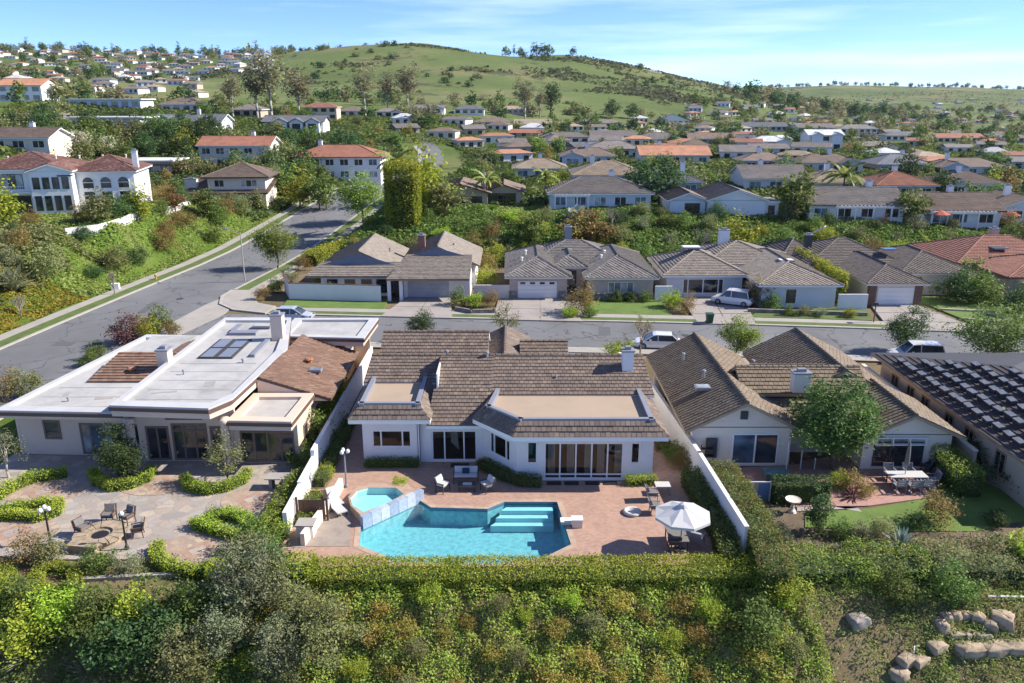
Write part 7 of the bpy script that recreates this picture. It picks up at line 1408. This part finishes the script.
# shrubs on the pool slope
got = []
for k in range(900):
    x, y = rnd.uniform(-14, 13.5), rnd.uniform(27.6, 32.9)
    if any((x-a)**2+(y-b)**2 < 1.15 for a, b in got) or len(got) >= 95: continue
    got.append((x, y)); kk = rnd.choice(['shrub_orange', 'shrub_orange', 'shrub_orange', 'shrub_hedge', 'shrub_olive']); s = rnd.uniform(0.55, 0.95)*(1 if kk == 'shrub_orange' else 0.72)
    plant(kk, (x, y, z1(x, y)), {'shrub_orange': 'orange-tipped', 'shrub_hedge': 'yellow-green', 'shrub_olive': 'olive'}[kk]+' bush on the %s slope below the %s' % ('upper' if y > 31.2 else 'middle' if y > 29.4 else 'lower', ['short side-deck hedge', 'spa', 'left half of the pool', 'pool steps', 'brick patio right of the pool', 'parasol', 'boundary wall'][min(6, int((x+14)/4))]), 'shrub', s, group={'shrub_orange': 'orange-tipped bushes on the pool slope', 'shrub_hedge': 'yellow-green bushes on the pool slope', 'shrub_olive': 'olive bushes on the pool slope'}[kk])
# big shrubs at the lower left
for k, u, v, s, lb in (('tall_grey', 255, 612, 0.78, 'tall grey-green bush at the corner of the left terrace'), ('tall_grey', 225, 652, 0.6, 'tall grey-green bush in front of the terrace corner'), ('tall_olive', 300, 628, 0.65, 'olive bush below the short hedge'), ('tall_grey', 285, 674, 0.6, 'grey-green bush at the bottom edge'), ('tall_olive', 190, 675, 0.7, 'olive bush at the bottom left'), ('tall_olive', 330, 655, 0.7, 'olive bush left of the orange-tipped shrubs'),
    ('shrub_green', 20, 630, 1.2, 'green bush at the left edge of the slope'), ('shrub_hedge', 60, 632, 1.2, 'light green bush on the left slope'), ('shrub_green', 100, 640, 1.3, 'broad green bush on the left slope'), ('shrub_yellow', 138, 630, 1.1, 'yellow-green bush on the left slope'), ('shrub_dark', 160, 650, 1.3, 'dark bush on the left slope'), ('shrub_yellow', 30, 650, 1.3, 'yellow bush above the pale spiky grass'), ('shrub_dark', 120, 665, 1.3, 'dark green bush low on the left slope'), ('shrub_hedge', 5, 615, 1.0, 'bright bush at the far left edge'), ('shrub_green', 182, 625, 1.1, 'green bush below the terrace walls'),
    ('shrub_dark', 270, 575, 1.1, 'dark bush behind the tall grey-green one'), ('shrub_hedge', 275, 535, 0.9, 'bright bush at the low end of the white fence'), ('shrub_green', 262, 550, 1.1, 'green bush by the court corner'), ('shrub_olive', 245, 565, 1.0, 'olive bush right of the nearest stone circle'),
    ('shrub_green', 752, 640, 1.2, 'green mound right of the orange-tipped slope'), ('shrub_hedge', 775, 610, 1.1, 'bright mound below the sloping hedge'), ('shrub_green', 900, 600, 0.9, 'low green bush on the grassy slope'), ('shrub_green', 955, 600, 1.0, 'green bush above the stone bench')):
    x, y, z = onT(u, v) if v > 595 else TG(u, v); plant(k, (x, y, z1(x, y)), lb, 'shrub' if 'shrub' in k else 'tree', s, name='shrub' if 'shrub' in k else 'bush')
# shrubs on the bank behind the street
def scatter(n, region, kinds, smin, smax, label, group, cat='tree', mind=4.0, seed=1, clear=2.0, name='tree', single=False, ok=None, near=None, near_word='tree'):
    r_ = random.Random(seed); g = []; t = 0
    while len(g) < n and t < n*25:
        t += 1; x, y = region(r_)
        if ok and not ok(x, y): continue
        if any((x-f[0])**2+(y-f[1])**2 < (f[2]*0.8+clear)**2 for f in FOOT) or (y < 300 and abs(x-rx(y)) < 10.5): continue
        if any((x-a)**2+(y-b)**2 < mind**2 for a, b in g): continue
        g.append((x, y)); k = r_.choice(kinds); s = r_.uniform(smin, smax); lb = label[k] if isinstance(label, dict) else label
        if near: q = min(near, key=lambda p: (p[0]-x)**2+(p[1]-y)**2); side = ('left of' if x < q[0]-4 else 'right of' if x > q[0]+4 else 'behind' if y > q[1] else 'in front of'); l2 = lb.split(' ')[0]+' '+near_word+' '+side+' the '+q[2]; lb = l2 if len(l2.split()) <= 16 else lb
        plant(k, (x, y, z1(x, y)-0.1), lb, cat, s, s*r_.uniform(0.85, 1.15), group=(group+' '+k.split('_')[-1]) if isinstance(label, dict) else group, name=name, single=single)
def mass(name, lb, n, region, kinds, smin, smax, mind, seed, ok=None):
    r_ = np.random.default_rng(seed); pr = random.Random(seed); g = []; t = 0; VV = {k: [] for k in kinds}; QQ = {k: [] for k in kinds}; cnt = {k: 0 for k in kinds}
    while len(g) < n and t < n*25:
        t += 1; x, y = region(pr)
        if (ok and not ok(x, y)) or any((x-f[0])**2+(y-f[1])**2 < (f[2]*0.8+1)**2 for f in FOOT) or any((x-a)**2+(y-b)**2 < mind**2 for a, b in g): continue
        g.append((x, y)); k = pr.choice(kinds); me = KIND[k][0]; nv = len(me.vertices); co = np.empty(nv*3); me.vertices.foreach_get('co', co); co = co.reshape(-1, 3)
        a = pr.uniform(0, 6.28); s = pr.uniform(smin, smax); R_ = np.array([[math.cos(a), -math.sin(a), 0], [math.sin(a), math.cos(a), 0], [0, 0, pr.uniform(0.85, 1.2)]])*s
        VV[k].append(co@R_.T+np.array([x, y, z1(x, y)-0.1])); QQ[k].append(np.arange(nv).reshape(-1, 4)+cnt[k]); cnt[k] += nv
    used_ = [k for k in kinds if VV[k]]; off = 0; V_ = []; Q_ = []; M_ = []
    for i, k in enumerate(used_): V_ += VV[k]; q = np.concatenate(QQ[k])+off; Q_.append(q); M_ += [i]*len(q); off += cnt[k]
    tag(obj(name, quadmesh(name, np.concatenate(V_), np.concatenate(Q_), [KIND[k][0].materials[0] for k in used_], M_)), lb, kind='stuff')
def lbl(where, kinds): 
    W_ = {'green': 'mid-green', 'dark': 'dark green', 'olive': 'olive-green', 'yellow': 'yellow-green', 'bright': 'bright green', 'grey': 'grey-green', 'rust': 'rust-coloured', 'euc': 'tall pale-trunked', 'pine': 'tall dark', 'cypress': 'narrow dark', 'b': 'slender tall', 'tree': 'pale blossoming', 'hedge': 'light green', 'shrub': 'dark', 'scrub': 'olive', 'tall': 'spire-like'}
    return {k: W_[k.split('_')[-1]]+' '+where for k in kinds}
KB = ['shrub_green', 'shrub_hedge', 'shrub_olive', 'shrub_grey', 'shrub_green', 'shrub_yellow', 'shrub_rust', 'shrub_dark']
scatter(95, lambda r: (r.uniform(-24, 95), r.uniform(111.5, 131)), KB, 0.8, 1.8, lbl('bush on the bank behind the street', KB), 'bank bushes,', 'shrub', 3.0, 21, 1.0, 'shrub', near=[(a, 104, b) for a, b in ((-20, 'left twin gable of the courtyard house'), (-9, 'right twin gable of the courtyard house'), (2, 'garage of the stone-front house'), (12, 'window wing of the stone-front house'), (22, 'left wing of the pale blue house'), (32, 'right wing of the pale blue house'), (43, 'brown garage roof'), (52, 'right wing of the brown-roofed house'), (64, 'rust-red roof'), (78, 'right end of the rust-red roof'))], near_word='bank bush')
KM = ['mid_green', 'mid_dark', 'mid_olive', 'mid_green', 'mid_grey', 'mid_bright', 'mid_yellow', 'mid_olive', 'mid_dark', 'mid_rust', 'mid_green']
for u, v, k, s, lb in ((737, 260, 'mid_yellow', 1.1, 'large yellow-green tree on the bank behind the pale blue house'), (575, 248, 'mid_rust', 1.15, 'wide rust-red bush on the bank behind the stone-front house'), (597, 248, 'mid_rust', 1.1, 'second rust-red bush beside the wide one'), (530, 245, 'mid_green', 0.9, 'green shrub hedge behind the stone-front house'), (792, 218, 'mid_green', 1.35, 'big round green tree right of the plain pale gable'), (912, 225, 'mid_green', 1.0, 'round green tree between the long white and brown dormer houses'), (555, 205, 'mid_yellow', 0.9, 'yellow tree left of the glassy ranch'), (430, 212, 'mid_yellow', 1.6, 'tall yellow-green tree right of the hedge tower'), (446, 215, 'mid_olive', 1.1, 'olive tree behind the hedge tower'), (418, 200, 'mid_yellow', 1.7, 'yellow-green tree behind the hedge tower'),
    (660, 205, 'mid_dark', 1.4, 'dark tree right of the glassy ranch'), (640, 195, 'mid_dark', 1.1, 'dark tree behind the glassy ranch'), (905, 185, 'mid_dark', 1.2, 'dark tree near the red roof'), (1005, 195, 'mid_rust', 1.2, 'rust-coloured tree near the right edge'), (188, 160, 'mid_yellow', 1.2, 'yellow tree left of the orange-red gable roof'), (100, 222, 'mid_olive', 0.75, 'small round tree before the white mansion'), (140, 222, 'mid_yellow', 0.8, 'round yellow-green tree right of the white mansion'), (5, 225, 'mid_yellow', 1.0, 'yellow-green tree left of the white mansion'), (175, 213, 'mid_rust', 0.8, 'rusty tree between mansion and brown hip roof'), (205, 218, 'mid_green', 0.8, 'green tree below the brown hip roof'), (300, 208, 'mid_yellow', 1.2, 'yellow-green tree below the white villa'), (320, 212, 'mid_green', 1.2, 'green tree below the white villa'), (285, 200, 'mid_green', 1.2, 'green tree left of the white villa'),
    (80, 158, 'blossom_tree', 1.4, 'pale blossoming tree behind the mansion roof, left'), (60, 157, 'blossom_tree', 1.2, 'pale blossoming tree behind the mansion roof, farther left'), (105, 160, 'blossom_tree', 1.2, 'pale blossoming tree behind the mansion roof, right')):
    plant(k, onT(u, v), lb, s=s)
for u, v, k, s, lb in ((272, 122, 'mid_euc', 1.9, 'tallest eucalyptus behind the three-gabled white house'), (258, 120, 'mid_euc', 1.5, 'eucalyptus left of the tallest one'), (300, 122, 'mid_euc', 1.6, 'leaning eucalyptus right of the tallest one'), (234, 120, 'mid_euc_b', 1.2, 'slim bare-looking eucalyptus left of the others'), (365, 113, 'mid_euc', 1.8, 'eucalyptus left of the hill-foot pair'), (388, 112, 'mid_euc_b', 1.5, 'middle eucalyptus at the foot of the hill'), (408, 112, 'mid_euc', 1.8, 'eucalyptus right of the hill-foot pair'), (525, 120, 'mid_euc', 1.7, 'tall eucalyptus before the upper meadow'), (551, 118, 'mid_pine', 2.0, 'tall dark pine before the upper meadow'), (540, 118, 'mid_euc_b', 1.3, 'slender eucalyptus beside the dark pine'), (612, 118, 'mid_dark', 1.9, 'dark rounded tree below the scrub hill'), (632, 119, 'mid_dark', 1.6, 'second dark rounded tree below the scrub hill')):
    plant(k, onT(u, v), lb, s=s, name='eucalyptus_tree' if 'euc' in k else 'tree')
scatter(170, lambda r: (r.uniform(-110, 190), r.uniform(140, 330)), KM, 0.5, 1.05, lbl('tree among the valley houses', KM), 'garden trees,', mind=4.6, seed=31, clear=1.2, near=NAMED)
KH = ['mid_dark', 'mid_green', 'mid_olive']
scatter(80, lambda r: (r.uniform(-130, -30), r.uniform(178, 226)), KH, 0.8, 1.25, lbl('tree on the wooded left bank', KH), 'garden trees,', mind=4.0, seed=32, clear=1.5, near=NAMED)
KF = ['far_green', 'far_dark', 'far_olive', 'far_euc']
mass('far_valley_trees', 'trees among the far valley houses', 340, lambda r: (r.uniform(-160, 480), r.uniform(330, 700)), KF, 0.6, 1.2, 6.5, 33, lambda x, y: y < 560 or x > 150)
mass('hillside_trees', 'trees between the houses of the left hillside', 620, lambda r: (r.uniform(-900, -150), r.uniform(260, 1150)), KF, 0.8, 1.5, 8, 34, lambda x, y: not (430 < y < 1000 and x > -330))
mass('far_right_trees', 'distant trees in the far right valley', 200, lambda r: (r.uniform(250, 900), r.uniform(650, 1300)), KF, 0.8, 1.5, 13, 35)
KS = ['far_shrub', 'far_scrub']
mass('hill_bushes', 'bushes scattered on the grassy hill', 170, lambda r: (r.uniform(-280, 330), r.uniform(520, 980)), KS, 0.7, 1.9, 8, 36, lambda x, y: math.sin(x*0.02+y*0.013)+math.sin(x*0.045-y*0.02) > 0.35)
for i, (u, v, k, s) in enumerate(((506, 57, 'far_green', 1.5), (514, 57, 'far_tall', 0.9), (520, 57, 'far_green', 1.4), (537, 55, 'far_dark', 2.0), (545, 55, 'far_dark', 1.8), (549, 55, 'far_green', 1.6), (572, 72, 'far_dark', 1.3))): x, y, z = D(u, v, 975); plant(k, (x, y, z1(x, y)), 'dark tree on the crest of the hill, %s from the left' % ['first', 'second', 'third', 'fourth', 'fifth', 'sixth', 'seventh'][i], s=s)
mass('ridge_trees', 'trees on the far right ridge', 130, lambda r: (r.uniform(560, 1500), r.uniform(2120, 2330)), ['far_dark', 'far_olive'], 0.9, 1.7, 9, 37)
mass('hill_foot_trees', 'trees at the right foot of the scrub hill', 45, lambda r: (r.uniform(230, 420), r.uniform(800, 900)), ['far_euc', 'far_dark'], 1.2, 2.2, 8, 38)
KR = ['shrub_green', 'shrub_dark', 'shrub_rust', 'shrub_olive']
scatter(34, lambda r: (r.uniform(-68, -45), r.uniform(98, 142)), KR, 1.0, 1.9, lbl('mound on the grassy roadside bank', KR), 'roadside mounds,', 'shrub', 3.4, 39, 0.5, 'shrub', ok=lambda x, y: x < rx(y)-10.5, near=[(-46.5, 96, 'fire hydrant'), (-54, 100, 'pale utility cabinet'), (-60, 110, 'white mansion'), (-52, 118, 'curved white terrace wall'), (-50, 132, 'short white terrace wall'), (-48, 140, 'brown hip-roofed house')], near_word='mound')
scatter(60, lambda r: (r.uniform(-100, -52), r.uniform(76, 99)), ['shrub_olive', 'shrub_rust', 'shrub_dark', 'shrub_grey'], 1.3, 2.2, lbl('bush in the brush below the mansion', ['shrub_olive', 'shrub_rust', 'shrub_dark', 'shrub_grey']), 'brush bushes,', 'shrub', 2.6, 40, 0.2, 'shrub', ok=lambda x, y: x < rx(y)-14, near=[(-58, 78, 'yellow flower strip'), (-70, 92, 'tall pale cactus'), (-62, 98, 'white mansion'), (-82, 96, 'left end of the mansion')], near_word='bush')
for k in range(9): x = rnd.uniform(-700, -300); y = rnd.uniform(950, 1150); plant('far_tall', (x, y, z1(x, y)), 'thin tall palm-like tree on the left skyline', s=rnd.uniform(0.7, 1.1), group='skyline trees')
# ================================================================== air
hz = bpy.data.materials.new('thin_haze'); hz.use_nodes = True; nt = hz.node_tree; nt.nodes.remove(nt.nodes['Principled BSDF'])
pv = nt.nodes.new('ShaderNodeVolumePrincipled'); pv.inputs['Color'].default_value = (0.82, 0.9, 1.0, 1); pv.inputs['Density'].default_value = 0.000035; pv.inputs['Anisotropy'].default_value = 0.2
nt.links.new(pv.outputs[0], nt.nodes['Material Output'].inputs['Volume'])
tag(MB().box(-3000, 3300, -60, 3700, -140, 260).build('haze', hz), 'thin blue haze over the valley', kind='stuff')
